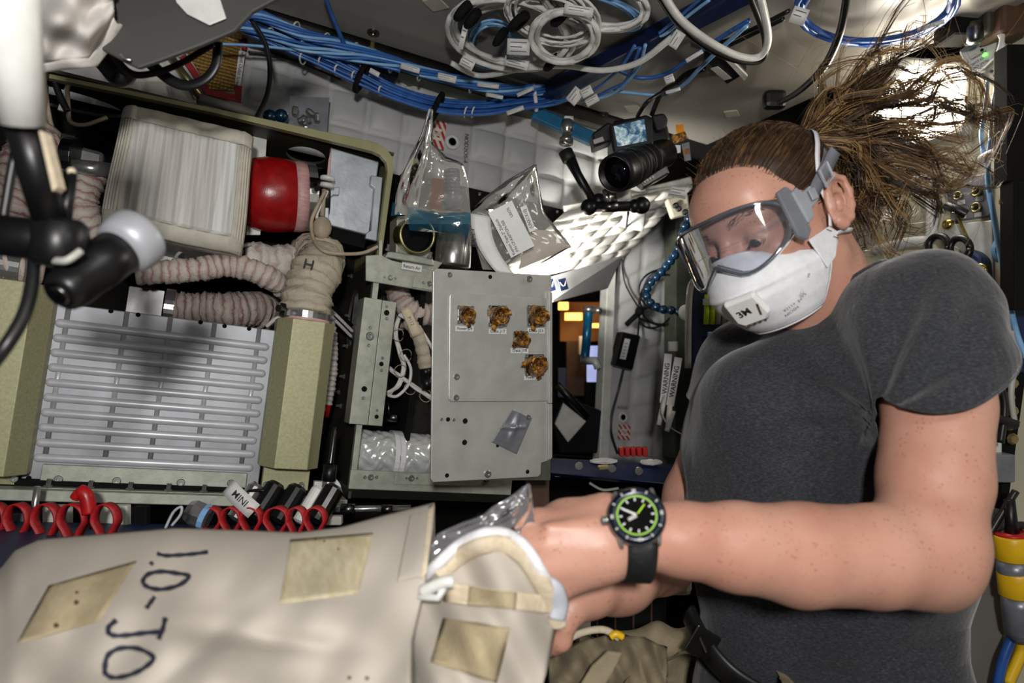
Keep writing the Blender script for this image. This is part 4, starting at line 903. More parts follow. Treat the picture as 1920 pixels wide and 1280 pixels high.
# ---- socket driver standing in front of the box frame
dr = thing('socket_driver', 'black shafted socket driver standing upright before the box frame', 'tool', RK(608, 965, 1.10))
d0, d1 = RK(608, 968, 1.10), RK(628, 800, 1.10); dv = (d1 - d0).normalized(); dl = (d1 - d0).length
mb = MB(); mb.lathe([(.0025, dl), (.0025, dl * .96), (.0038, dl * .95), (.0042, dl * .62), (.005, dl * .60), (.005, dl * .58)], d0, dv, 14); ob('shaft', mb, 'dark_steel', dr, True)
mb = MB(); mb.lathe([(.006, dl * .58), (.0105, dl * .575), (.011, dl * .40), (.009, dl * .39)], d0, dv, 18); ob('grip', mb, 'black_plastic', dr, True)
mb = MB(); mb.lathe([(.0085, dl * .40), (.0095, dl * .38), (.0095, dl * .30), (.007, dl * .29), (.009, dl * .27), (.009, dl * .2), (.0075, dl * .19), (.0075, dl * .02), (1e-5, .0)], d0, dv, 18); ob('chuck', mb, 'steel', dr, True)
mb = MB(); mb.obox(RK(596, 915, 1.12), (.014, .012, .022)); mb.tube(spline([RK(618, 895, 1.12), RK(634, 910, 1.12), RK(632, 935, 1.12), RK(612, 945, 1.12)], 6), .004, 8); tag(ob('tool_holder', mb, 'strap_white', smooth=False), 'frosted clip holding the socket driver', 'clip')
# ================================================================ CANVAS BAG IN FRONT
YT = [(-140, 1120), (0, 1070), (30, 1032), (75, 1013), (200, 1003), (330, 992), (450, 996), (560, 1000), (640, 990), (720, 968), (790, 950), (815, 944)]
def ytop(x): return float(np.interp(x, [a for a, b in YT], [b for a, b in YT]))
def xr_bag(v): return float(np.interp(v, [0, .15, .4, .6, .8, 1], [815, 812, 796, 772, 770, 775]))
def bd(px, py):
    """depth of the bag's upper face at a pixel, wrinkles included"""
    t = np.clip((py - ytop(px)) / (1420 - ytop(px)), 0, 1)
    d = .585 - .215 * t ** .62 + .035 * ((px - 420) / 600) ** 2
    d += .008 * math.sin((px * .6 + py) * .020) * t + .007 * math.sin((px - py * 1.3) * .017 + 1) * min(1, 3 * t) + .0030 * math.sin((px * .9 + py * .5) * .055) * min(1, 4 * t)
    d += .006 * math.exp(-((px - 480 + (py - 1130) * 1.2) / 40) ** 2) * t * 2 + .009 * math.exp(-((py - 1150 - .1 * px) / 24) ** 2) * (300 < px < 720) * math.sin((px - 300) / 420 * 3.14)
    d -= .008 * math.exp(-((px - 800) / 30) ** 2) * (1 - t)
    return d
bag = thing('canvas_bag', 'cream canvas stowage bag with hand lettered marks and velcro patches', 'bag', P(420, 1280, .40))
def bagf(u, v):
    x = -140 + (xr_bag(v) + 140) * u; yt = ytop(x); y = yt + (1420 - yt) * v ** 1.25; return P(x, y, bd(x, y))
mb = MB(); mb.grid(bagf, 90, 60)
def bagb(u, v):
    x = -140 + 955 * u; yt = ytop(x); return P(x, yt + 2 + 170 * v, bd(x, yt) + .002 + .10 * v ** .6)
mb.grid(bagb, 60, 10); ob('body', mb, 'canvas', bag, True, solid=.0025)
def bagpatch(name, poly, m, off, n=14, th=.0012):
    a, b, c, d = poly; mb = MB()
    def f(u, v):
        x = (a[0] * (1 - u) + b[0] * u) * (1 - v) + (d[0] * (1 - u) + c[0] * u) * v; y = (a[1] * (1 - u) + b[1] * u) * (1 - v) + (d[1] * (1 - u) + c[1] * u) * v
        return P(x, y, bd(x, y) - off)
    mb.grid(f, n, n); return ob(name, mb, m, bag, True, solid=th)
bagpatch('velcro_patch', [(92, 1098), (256, 1052), (186, 1164), (32, 1206)], 'velcro', .0025)
bagpatch('velcro_patch', [(544, 1012), (700, 999), (672, 1112), (524, 1132)], 'velcro_pale', .0025)
bagpatch('seam_band', [(770, 962), (812, 946), (795, 1080), (745, 1090)], 'canvas', .002)
bagpatch('piping', [(804, 950), (814, 944), (800, 1075), (790, 1085)], 'canvas_strap', .004)
for (a, b, r) in ((143, 1129, 6), (105, 1172, 6), (144, 1110, 4), (592, 1011, 4), (608, 1014, 3), (634, 1029, 3), (655, 1270, 4), (688, 1271, 4)):
    mb = MB(); mb.lathe([(r * .0003, 0), (r * .0002, .0006), (1e-5, .0007)], P(a, b, bd(a, b) - .0045), -FWD, 10); ob('stain_spot', mb, 'brown_dark', bag)
def ink(name, pts, w, closed=False, taper=False):
    """marker stroke as a flat ribbon lying on the cloth"""
    q = spline([Vector((a, b, 0)) for a, b in pts], 10, closed); vs = []; n = len(q)
    for i, p in enumerate(q):
        t = (q[(i + 1) % n] - q[i - 1]) if closed else (q[min(i + 1, n - 1)] - q[max(i - 1, 0)]); t.normalize(); s_ = Vector((-t.y, t.x, 0)) * w / 2 * (1 + .15 * math.sin(i * .7))
        vs += [P(c.x, c.y, bd(c.x, c.y) - .0036) for c in (p + s_, p - s_)]
    m = len(q); fs = [(2 * i, 2 * i + 1, 2 * ((i + 1) % m) + 1, 2 * ((i + 1) % m)) for i in range(m if closed else m - 1)]
    mb = MB(); mb.add(vs, fs); return ob(name, mb, 'ink_blue', bag, True)
ink('marker_letter', [(294, 1037), (310, 1041), (335, 1040), (362, 1038), (390, 1034)], 7)
ink('marker_dot', [(282, 1058), (286, 1053)], 8)
ink('marker_letter', [(268, 1091), (276, 1077), (300, 1071), (330, 1074), (354, 1080), (336, 1096), (305, 1104), (280, 1101)], 8, True)
ink('marker_dash', [(274, 1140), (282, 1129), (290, 1118)], 8)
ink('marker_letter', [(218, 1162), (204, 1174), (203, 1185), (214, 1191), (240, 1190), (272, 1186), (304, 1184)], 9)
ink('marker_serif', [(310, 1157), (305, 1178), (297, 1198)], 9)
ink('marker_letter', [(196, 1252), (202, 1228), (225, 1215), (260, 1216), (287, 1232), (272, 1250), (245, 1264), (215, 1270), (199, 1264)], 9, True)
# ---- open collar of the bag around the hands
CT = [(778, 1098), (820, 1058), (860, 1022), (905, 1001), (945, 1000), (980, 1020), (1010, 1062), (1034, 1110), (1046, 1150)]
def ctop(x): return float(np.interp(x, [a for a, b in CT], [b for a, b in CT]))
def cd(x, y): return .500 + .012 * math.sin(x * .02 + y * .015) + .006 * math.sin(x * .06 - y * .03) + .02 * ((x - 900) / 130) ** 2 - .06 * max(0, (y - 1100) / 300)
def colf(u, v):
    x = 760 + (1046 - 760) * u; yt = ctop(x); y = yt + (1430 - yt) * v; x = x - 60 * max(0, u - .75) / .25 * v; return P(x, y, cd(x, y))
cl = MB(); cl.grid(colf, 40, 36); col_o = ob('collar_panel', cl, 'canvas', bag, True, solid=.003)
rim = [P(a, b, cd(a, b) - .002) for a, b in CT]; mb = MB(); mb.tube(spline(rim, 8), .0045, 10); ob('white_piping', mb, 'strap_white', bag, True)
mb = MB(); mb.tube(spline([P(a, b + 22, cd(a, b + 22) - .004) for a, b in CT[1:]], 8), .0075, 10, flat=.6); ob('drawcord_hem', mb, 'canvas_strap', bag, True)
mb = MB(); mb.tube(spline([P(792, 1108, .49), P(830, 1092, .485), P(850, 1090, .485)], 6), .0045, 8); mb.tube([P(785, 1118, .488), P(822, 1120, .485), P(832, 1100, .485)], .003, 6); ob('drawcord', mb, 'white_plastic', bag, True)
def colpatch(name, poly, m, off=.003):
    a, b, c, d = poly; mb = MB()
    def f(u, v):
        x = (a[0] * (1 - u) + b[0] * u) * (1 - v) + (d[0] * (1 - u) + c[0] * u) * v; y = (a[1] * (1 - u) + b[1] * u) * (1 - v) + (d[1] * (1 - u) + c[1] * u) * v; return P(x, y, cd(x, y) - off)
    mb.grid(f, 12, 12); ob(name, mb, m, bag, True, solid=.0015)
colpatch('collar_strap', [(838, 1092), (1034, 1118), (1036, 1150), (832, 1128)], 'canvas_strap', .005); colpatch('velcro_strip', [(880, 1100), (968, 1112), (966, 1142), (876, 1132)], 'velcro', .007)
colpatch('velcro_patch', [(832, 1158), (956, 1178), (930, 1280), (808, 1240)], 'velcro', .003)
mb = MB(); mb.tube(spline([P(1026, 1095, .505), P(1042, 1108, .505), P(1050, 1135, .51), P(1044, 1160, .51)], 5), .007, 8, flat=.4); ob('pull_tab', mb, 'grey_soft', bag, True)
# ---- smoky plastic liner sticking out of the bag
lin = ([(990, 906), (945, 938), (880, 972), (820, 1000), (806, 1030), (800, 1075)], [(994, 908), (1000, 950), (1003, 990), (1000, 1015), (960, 1030), (860, 1075)])
tag(ob('plastic_liner', bagface(lin, .545, .525, .006, 15, 26, 26, .006), 'smoke_bag', smooth=True), 'smoky plastic liner sticking out of the canvas bag by the wrist', 'bag')

# ================================================================ BLUE WORK TABLE WITH RED WEBBING LOOPS
zt_ = P(400, 1000, .95).z
mb = MB(); mb.box((-1.2, .70, zt_ - .03), (.24, YF - .06, zt_)); tb = tag(ob('work_table', mb, 'navy', bevel=.003), 'navy work table behind the canvas bag', 'table')
def loop(px, w_, ytop_, ybot, d, lab):
    h = w_ / 2; pts = [(px - h * .1, ybot), (px - h * .55, ybot - (ybot - ytop_) * .35), (px - h * .95, ybot - (ybot - ytop_) * .6), (px - h * .7, ytop_ + (ybot - ytop_) * .12), (px, ytop_), (px + h * .7, ytop_ + (ybot - ytop_) * .12), (px + h * .95, ybot - (ybot - ytop_) * .6), (px + h * .55, ybot - (ybot - ytop_) * .35), (px + h * .1, ybot)]
    q = spline([P(a, b, d) for a, b in pts], 5); dv_ = (FWD * .9 + RIGHT * .25).normalized() * .013; mb = MB()
    mb.add([p for c in q for p in (c - dv_ / 2, c + dv_ / 2)], [(2 * i, 2 * i + 1, 2 * i + 3, 2 * i + 2) for i in range(len(q) - 1)])
    return tag(ob('webbing_loop', mb, 'red_webbing', smooth=True, solid=.0022), lab, 'strap loop', 'red webbing tool loops')
ord_ = ('first', 'second', 'third', 'fourth', 'fifth', 'sixth', 'seventh', 'eighth')
for k, (px, w_) in enumerate(((-8, 42), (34, 44), (87, 48), (137, 50), (199, 46))): loop(px, w_, 944, 1022, .86, ord_[k] + ' red webbing loop from the frame edge, beside the red handled tool')
for k, (px, w_) in enumerate(((395, 44), (435, 38), (472, 38), (520, 46), (557, 34), (592, 38))): loop(px, w_, 950, 1012, .90, ord_[k] + ' red webbing loop of the row under the olive post, counted from the ribbed panel')
t = thing('red_handled_tool', 'red handled tool standing among the webbing loops', 'tool', P(168, 1000, .86))
mb = MB(); mb.tube(spline([P(140, 934, .86), P(150, 922, .86), P(162, 930, .86), P(168, 962, .86)], 6), [.006] * 7 + [.009] * 12, 10); ob('handle', mb, 'red_plastic', t, True)
mb = MB(); mb.prism([P(161, 960, .858), P(174, 958, .858), P(180, 992, .858), P(166, 994, .858)], FWD * .01); ob('jaw', mb, 'dark_steel', t, bevel=.002)
mb = MB(); mb.tube([P(70, 912, .88), P(64, 960, .88), P(55, 1015, .88)], .0042, 8); tag(ob('steel_rod', mb, 'steel', smooth=True), 'thin steel rod leaning before the ribbed panel corner', 'rod')
t = thing('hex_socket', 'shiny steel socket with blue band beside the webbing loops', 'socket', P(378, 975, .9))
mb = MB(); mb.lathe([(.010, 0), (.016, .002), (.017, .022), (.013, .03)], P(392, 972, .9), P(360, 960, .9) - P(392, 972, .9), 8); ob('barrel', mb, 'steel', t); mb = MB(); mb.lathe([(.0172, 0), (.0172, .007)], P(390, 971, .9), P(360, 960, .9) - P(392, 972, .9), 12); ob('blue_band', mb, 'wire_lightblue', t)
for k, (a, b, r_, m_, lb_) in enumerate(((440, 975, .012, 'steel', 'steel socket inside the second webbing loop'), (478, 972, .014, 'black_plastic', 'black driver head inside the third webbing loop'), (520, 978, .014, 'black_plastic', 'black tool tip inside the fourth webbing loop'), (560, 980, .010, 'white_plastic', 'white tube end inside the fifth webbing loop'), (590, 978, .015, 'dark_steel', 'dark steel cylinder inside the last webbing loop'))):
    mb = MB(); A_ = P(a, b, .93); mb.lathe([(r_ * .5, .0), (r_, .002), (r_, .05), (r_ * .7, .055)], A_, FWD * .4 + UP * .6 + RIGHT * .3, 14); tag(ob('socket_tool', mb, m_, smooth=False), lb_, 'tool')
M = frame(P(452, 935, .90), -FWD + UP * .3, RIGHT * .75 - UP * .66); mb = MB(); mb.grid(lambda u, v: M @ Vector(((u - .5) * .05, (v - .5) * .022, .004 * math.sin(u * 3))), 8, 2); wt_ = ob('paper_tag', mb, 'label_white', smooth=True, solid=.0005); tag(wt_, 'curled white paper tag reading MINI above the webbing loops', 'tag'); ob('tag_text', text_mb('MINI', M, .009, .0046, None, .01), 'ink', wt_)
mb = MB(); mb.tube([P(488, 932, .95) + (RIGHT * math.cos(q) + (UP * .5 - FWD * .4) * math.sin(q)) * .024 for q in np.linspace(0, 12.5, 40)], .0022, 6); tag(ob('wire_coil', mb, 'dark_steel', smooth=True), 'small dark wire coil under the olive post', 'wire')
t = thing('ratchet_bar', 'long steel ratchet extension lying behind the canvas bag', 'tool', P(700, 955, 1.0))
mb = MB(); mb.tube([P(600, 955, 1.0), P(770, 952, 1.03)], .0048, 10); ob('bar', mb, 'steel', t, True); 
for (a, b, r_) in ((640, 665, .008), (716, 735, .0065)): mb = MB(); mb.tube([P(a, 954, 1.0), P(b, 954, 1.0)], r_, 10); ob('sleeve', mb, 'dark_steel', t, True)
for k, (x0, y0, x1, y1, d_, m_, nm, lb_) in enumerate(((20, 962, 62, 992, .93, 'tape_grey', 'grey_pouch', 'grey pouch behind the first webbing loops'), (78, 948, 128, 990, .94, 'paper_panel', 'folded_paper', 'folded pale paper behind the webbing loops'), (178, 948, 238, 1000, .95, 'paper_panel', 'card_sheet', 'grey card sheet standing behind the last loop of the left row'), (245, 950, 275, 1000, .96, 'black_matte', 'cable_clip_strip', 'black toothed clip strip between the two loop rows'), (600, 968, 640, 985, .98, 'wire_grey', 'grey_block', 'small grey block behind the last red loop'))):
    tag(pbox(nm, x0, y0, x1, y1, d_, .012, m_), lb_, nm.split('_')[-1])
mb = MB(); mb.tube(spline([P(310, 990, .80), P(325, 960, .80), P(340, 950, .80), P(338, 965, .80), P(322, 985, .80)], 6), .0016, 6); tag(ob('clear_tie', mb, 'grey_soft', smooth=True), 'translucent zip tie loop above the canvas bag edge', 'zip tie')
# ================================================================ OUT-OF-FOCUS THINGS AT THE UPPER LEFT
sl = thing('support_pole', 'blurred black pole with pale sleeve reaching to the clamp', 'pole', P(60, 300, .42))
mb = MB(); mb.tube([P(5, -60, .38), P(20, 60, .39), P(42, 232, .41)], [.018, .016, .0125], 14); ob('pale_sleeve', mb, 'white_plastic', sl, True)
mb = MB(); mb.tube([P(42, 225, .415), P(70, 330, .43), P(98, 420, .445)], .0105, 14); ob('pole', mb, 'black_plastic', sl, True)
mb = MB(); mb.prism([P(72, 244, .412), P(80, 246, .412), P(108, 350, .43), P(98, 358, .43)], FWD * .008); ob('edge_strip', mb, 'canvas_strap', sl)
lc = thing('lamp_clamp', 'black swivel clamp with silver disc on a dark arm', 'clamp', P(130, 520, .46))
mb = MB(); mb.tube([P(-60, 432, .44), P(60, 448, .45), P(150, 455, .45)], [.013, .014, .012], 16); ob('arm', mb, 'black_plastic', lc, True)
mb = MB(); mb.lathe([(.012, -.016), (.016, -.012), (.017, .012), (.012, .016)], P(110, 455, .45), UP + RIGHT * .1, 24); ob('joint', mb, 'black_plastic', lc, True)
for (a, b, c, m_) in (((100, 425), (128, 322), .0048, 'black_plastic'), ((118, 425), (137, 325), .0048, 'black_plastic'), ((86, 425), (104, 360), .004, 'black_plastic')):
    mb = MB(); mb.tube([P(*a, .445), P(*b, .45)], [c, c * .55], 8); ob('prong', mb, m_, lc, True)
mb = MB(); mb.ball(P(134, 322, .45), .0028); mb.ball(P(112, 385, .445), .005); ob('prong_tip', mb, 'canvas_strap', lc, True)
aL = (P(248, 452, .50) - P(112, 552, .445)).normalized(); o_ = P(112, 552, .445)
mb = MB(); mb.lathe([(1e-5, -.001), (.010, -.001), (.013, .0015), (.0145, .006), (.0155, .012), (.0155, .030), (.0165, .031), (.0165, .055), (.012, .058)], o_, aL, 32); ob('swivel_body', mb, 'black_plastic', lc, True)
mb = MB(); mb.lathe([(1e-5, -.0035), (.006, -.003), (.0095, -.001)], o_, aL, 24); ob('end_lens', mb, 'dark_steel', lc, True)
mb = MB(); mb.lathe([(.012, .057), (.0195, .060), (.0215, .066), (.0222, .070), (.0225, .074), (.0222, .078), (.0205, .080), (1e-5, .081)], o_, aL, 40); ob('silver_disc', mb, 'alu', lc, True)
mb = MB(); mb.tube(spline([P(98, 488, .44), P(125, 488, .435), P(152, 470, .44)], 6), .0025, 8); ob('white_ring', mb, 'wire_grey', lc, True)
mb = MB(); mb.tube(spline([P(64, 470, .45), P(60, 530, .44), P(45, 590, .43), P(10, 650, .42), P(-30, 700, .42)], 8), .0042, 8); tag(ob('clamp_cable', mb, 'wire_black', smooth=True), 'thick black cable hanging from the lamp clamp', 'cable')
mb = MB(); mb.tube(spline([P(40, 230, .46), P(20, 330, .46), P(5, 420, .46)], 8), .0032, 8); tag(ob('thin_cable', mb, 'wire_black', smooth=True), 'thin black cable beside the support pole', 'cable')
# white fabric bundle
mat('white_cloth', '#cfcac4', '#d8d3cd', .85, scale=40, bump=.2, bscale=300)
def fabr(u, v):
    x0, x1 = 20, 212; cx = x0 + (x1 - x0) * u
    yb = float(np.interp(u, [0, .25, .5, .75, .92, 1], [112, 118, 112, 108, 66, 30])); y = -60 + (yb + 60) * v
    return P(cx, y, .66 - .045 * math.sin(math.pi * v) * math.sin(math.pi * min(1, u * 1.1)) + .008 * math.sin(v * 14 - u * 7) + .006 * math.sin(u * 13 + v * 9))
mb = MB(); mb.grid(fabr, 40, 30); mb.grid(lambda u, v: fabr(u, 1) + FWD * (.015 * v) - UP * (.004 * math.sin(v * 3)), 40, 6); cb = tag(ob('cloth_bundle', mb, 'white_cloth', smooth=True, solid=.003), 'crumpled white cloth bundle hanging at the top corner', 'cloth')
# grey sheet
gp = [(215, -60), (212, 55), (178, 86), (236, 118), (258, 128), (300, 114), (380, 84), (440, 58), (474, 22), (530, -8), (560, -60)]
mat('grey_sheet', '#33312f', '#3a3836', .6, scale=6)
mb = MB(); mb.prism([P(a, b, .68 + (a - 215) * .00012) for a, b in gp], FWD * .006); gs = tag(bpy.data.objects.new('grey_cover_sheet', None), 'blurred dark grey equipment cover at the top of the frame', 'cover'); gs.location = P(330, 0, .68); COL.objects.link(gs); WM[gs.name] = Matrix.Translation(gs.location)
ob('sheet', mb, 'grey_sheet', gs, bevel=.002)
mb = MB(); mb.prism([P(a, b, .675 + (a - 215) * .00012) for a, b in [(318, -40), (400, -40), (424, 34), (392, 47), (350, 26), (330, 4)]], FWD * .002); ob('white_patch', mb, 'white_plastic', gs, bevel=.001)
mb = MB(); mb.tube(spline([P(226, 102, .678), P(234, 110, .676), P(246, 113, .678)], 5), .0016, 8); ob('metal_eyelet', mb, 'steel', gs, True)
for k, (pth, r_, lb_) in enumerate(((((200, 85), (240, 135), (285, 138), (340, 118), (400, 82)), .0042, 'black strap sagging from the grey cover toward the mesh screen'), (((280, 118), (320, 150), (352, 160), (385, 148), (405, 120), (408, 80)), .0062, 'wide black strap loop hanging before the mesh screen'), (((178, 92), (200, 118), (225, 145), (240, 128)), .012, 'thick black hose end under the grey cover'))):
    mb = MB(); mb.tube(spline([P(a, b, .74 + .02 * k) for a, b in pth], 8), r_, 8, flat=.5 if k < 2 else 1); tag(ob('black_strap', mb, 'wire_black', smooth=True), lb_, 'strap')
# red framed mesh screen on the back wall
ms = thing('outlet_screen', 'gold mesh outlet screen in a red frame with printed strip', 'screen', RK(410, 150, 1.44))
sc_ = [(345, 62), (462, 40), (456, 190), (388, 178), (330, 100)]
def WBp(px, off): return [RK(a, b, 1.428 - off) for a, b in px]
mb = MB(); mb.prism(WBp([(342, 84), (420, 40), (452, 50), (446, 172), (392, 168)], .0), (0, -.004, 0)); ob('mesh', mb, 'screen_mesh', ms)
for pl in ([(330, 98), (342, 94), (392, 168), (386, 178)], [(386, 178), (392, 168), (446, 180), (452, 194)], [(440, 160), (454, 163), (452, 195), (441, 184)], [(452, 50), (466, 48), (462, 95), (452, 92)]): ob('red_frame', (lambda m: (m.prism(WBp(pl, .006), (0, -.004, 0)), m)[1])(MB()), 'red_frame', ms)
mb = MB(); mb.prism(WBp([(448, 96), (460, 98), (451, 162), (440, 160)], .008), (0, -.003, 0)); st_ = ob('print_strip', mb, 'label_white', ms)
M = frame(RK(450, 129, 1.428 - .0125), NY, RK(443, 162, 1.44) - RK(455, 96, 1.44)); ob('strip_text', text_mb('Exhaust Outlet Screen', M, .0075, .0, .078), 'ink', st_)
mb = MB(); mb.prism(WBp([(330, 97), (341, 94), (346, 103), (336, 108)], .011), (0, -.003, 0)); s2 = ob('small_label', mb, 'label_white', ms); M = frame(RK(338, 101, 1.428 - .0145), NY, RK(346, 106, 1.44) - RK(331, 97, 1.44)); ob('small_text', text_mb('GMT', M, .006, .0, .012), 'ink', s2)
for pl in (((344, 92), (440, 140)), ((348, 84), (400, 100))): ob('grid_wire', (lambda m: (m.tube([RK(pl[0][0], pl[0][1], 1.43), RK(pl[1][0], pl[1][1], 1.43)], .0015, 6), m)[1])(MB()), 'wire_grey', ms)
mb = MB(); mb.tube([RK(316, 102, 1.42), RK(378, 185, 1.42)], .008, 10); tag(ob('brass_rod', mb, 'gold_metal', smooth=True), 'dull brass tube along the red screen frame', 'tube')
mb = MB(); mb.tube([RK(374, 184, 1.40), RK(480, 215, 1.40)], .009, 10); tag(ob('grey_tube', mb, 'wire_grey', smooth=True), 'grey padded tube on top of the rack shelf', 'tube')
q0_ = quad(RK(225, 205, 1.435), RK(372, 205, 1.435), RK(335, 96, 1.435), RK(215, 96, 1.435)); tag(ob('white_blanket', quilt(q0_, 3, 2, 8, .012, (0, -1, 0), 12), 'quilt_clean', smooth=True), 'bright quilted blanket above the rack shelf', 'blanket')
# ================================================================ CABLES UNDER THE CEILING
yC = 1.335
def cable(name, pts, r, m, label, group=None, n=6, cat='cable', seg=7, parent=None):
    mb = MB(); mb.tube(spline(pts, seg), r, n); o = ob(name, mb, m, parent, True)
    return o if parent is not None else tag(o, label, cat, group)
def tagpaper(px, py, plane, w_, h_, ang, label, lines=3, d=None, m='label_white'):
    p = plane(px, py) if d is None else P(px, py, d); w_ *= .75; h_ *= .75; n = (CAM - p).normalized(); X_ = RIGHT * math.cos(ang) + UP * math.sin(ang); M = frame(p + n * .012, n, X_); mb = MB()
    mb.grid(lambda u, v: M @ Vector(((u - .5) * w_, (v - .5) * h_, .05 * w_ * math.sin(u * 3))), 6, 1); o = tag(ob('paper_label', mb, m, smooth=True, solid=.0004), label, 'label', 'paper cable labels')
    for k in range(lines):
        mb = MB(); yy = h_ * (.28 - .28 * k); mb.add([M @ Vector((x, yy + s, .05 * w_ * math.sin((x / w_ + .5) * 3) + .0005)) for x in np.linspace(-.36 * w_, (.36 - .2 * (k % 2)) * w_, 5) for s in (-h_ * .03, h_ * .03)], [(2 * i, 2 * i + 1, 2 * i + 3, 2 * i + 2) for i in range(4)]); ob('print_line', mb, 'label_print', o)
    return o
bq = np.random.default_rng(31)
low = [(440, 30), (500, 62), (583, 96), (676, 142), (742, 172), (819, 196), (902, 202), (975, 192), (1045, 178), (1110, 150)]
up_ = [(440, 24), (490, 30), (560, 62), (640, 84), (732, 114), (803, 138), (886, 157), (950, 168), (1020, 168), (1080, 165)]
for k in range(17):
    a = bq.uniform(-1, 1); b = bq.uniform(-.03, .03); sp_ = [24, 20, 20, 18, 15, 14, 14, 16, 18, 22]
    cable('data_cable', [RK(x - 4 * a, y + a * s + bq.normal(0, 1.2), yC + b - .02 * a * (i > 6)) for i, ((x, y), s) in enumerate(zip(low, sp_))], .0030 + .0008 * bq.random(), bq.choice(['wire_blue', 'wire_blue_dark', 'wire_blue', 'wire_lightblue'], p=[.4, .38, .17, .05]), 'thin blue cable in the wide sagging bundle below the ceiling rail', 'blue cables of the wide sagging bundle', 5)
for k in range(9):
    ph = k * 2 * math.pi / 9
    cable('twisted_cable', [RK(x + 0, y + 9 * math.sin(ph + i * 1.3), yC - .03 + .012 * math.cos(ph + i * 1.3)) for i, (x, y) in enumerate(up_)], .0036, 'wire_blue' if k % 3 else 'wire_lightblue', 'blue cable twisted into the tight upper bundle with white ties', 'blue cables of the twisted bundle', 5)
for k in range(5):
    ph = k * 2 * math.pi / 5
    cable('branch_cable', [RK(x, y + 7 * math.sin(ph + i * 1.5), yC - .045 + .008 * math.cos(ph + i * 1.5)) for i, (x, y) in enumerate(((440, 46), (511, 66), (564, 87), (625, 101), (690, 112), (750, 128)))], .0034, 'wire_blue' if k % 2 else 'wire_lightblue', 'blue cable of the short twisted branch above the clear bag', 'blue cables of the short branch', 5)
def tie(px, py, r_, m, ang=1.2, y=None, nm='cable_tie', w_=.0018):
    c = RK(px, py, (y or yC) - .028); mb = MB(); u = RIGHT * math.cos(ang) + UP * math.sin(ang)
    mb.tube([c + u * (r_ * SL(1.45) * math.sin(q)) - FWD * (.016 * math.cos(q)) + FWD * .01 for q in np.linspace(0, 2 * math.pi, 16)], w_, 5); return mb
tq = 0
for (x, y, r_) in ((552, 51, 12), (609, 72, 12), (664, 90, 12), (733, 117, 14), (786, 136, 11), (883, 160, 10), (915, 167, 10), (503, 62, 11), (563, 86, 11), (625, 101, 11), (679, 111, 11), (565, 105, 9), (600, 112, 8), (630, 128, 8), (662, 140, 8), (873, 207, 9), (887, 207, 9), (712, 167, 7)):
    tag(ob('cable_tie', tie(x, y, r_, None, 1.2), 'wire_white', smooth=True), 'small white string tie on the blue cable bundles', 'cable tie', 'white string ties on the blue bundles')
for (x, y, lb_) in ((676, 140, 'black hook tie around the wide blue bundle near the printed tag'), (818, 198, 'black hook tie around the wide blue bundle above the pointed bag')):
    mb = tie(x, y, 26, None, 1.15, w_=.006); tag(ob('hook_tie', mb, 'black_matte', smooth=True), lb_, 'cable tie')
WBp_ = lambda a, b: RK(a, b, yC - .05)
for (x, y, w_, h_, ang, lb_) in ((702, 136, .026, .012, -.5, 'small printed tag beside the first black hook tie'), (769, 128, .05, .014, -.28, 'white label wrapped on the twisted bundle'), (838, 146, .05, .018, -.22, 'printed white sleeve label on the twisted bundle above the pointed bag'), (915, 160, .06, .012, -.12, 'long white sleeve label where the bundle nears the coil'), (928, 180, .045, .010, -.2, 'slim white label under the twisted bundle'), (985, 172, .05, .010, .42, 'white flag label near the diagonal blue beam'), (966, 207, .05, .012, .35, 'white sleeve label at the bottom of the wide bundle')):
    tagpaper(x, y, WBp_, w_, h_, ang, lb_, 2)
cable('black_line', [RK(465, 97, 1.42), RK(520, 105, 1.42), RK(575, 122, 1.42), RK(640, 150, 1.42)], .0025, 'wire_black', 'thin black line across the quilted wall behind the blue cables')
cable('shelf_strap', [RK(472, 38, 1.25), RK(497, 80, 1.25), RK(506, 130, 1.25), RK(500, 180, 1.24), RK(478, 226, 1.22)], .0042, 'wire_black', 'black strap hanging from the bundle to the rack shelf', n=6)
cable('light_blue_line', [RK(405, 82, 1.30), RK(470, 85, 1.3), RK(540, 92, 1.3), RK(600, 104, 1.31)], .0028, 'wire_lightblue', 'pale blue line leaving the mesh screen')
cable('vertical_blue', [CE(608, -10, ZCEIL - .03), CE(625, 35, ZCEIL - .04), RK(645, 82, yC - .04)], .0040, 'wire_blue', 'single blue cable dropping from the ceiling into the bundle')
sp3 = thing('ceiling_stud', 'steel latch stud at the end of the deep blue rail', 'stud', RK(700, 70, 1.37))
p_ = RK(702, 52, 1.36); mb = MB(); mb.lathe([(.012, .0), (.014, .004), (.014, .012), (.009, .014), (.009, .022), (.006, .024)], p_, (0, 0, -1), 12); ob('head', mb, 'steel', sp3); mb = MB(); mb.tube([p_ - Vector((0, 0, .02)), p_ - Vector((0, 0, .05))], .005, 8); mb.obox(p_ - Vector((0, 0, .06)), (.016, .012, .03)); ob('shank', mb, 'gold_metal', sp3)
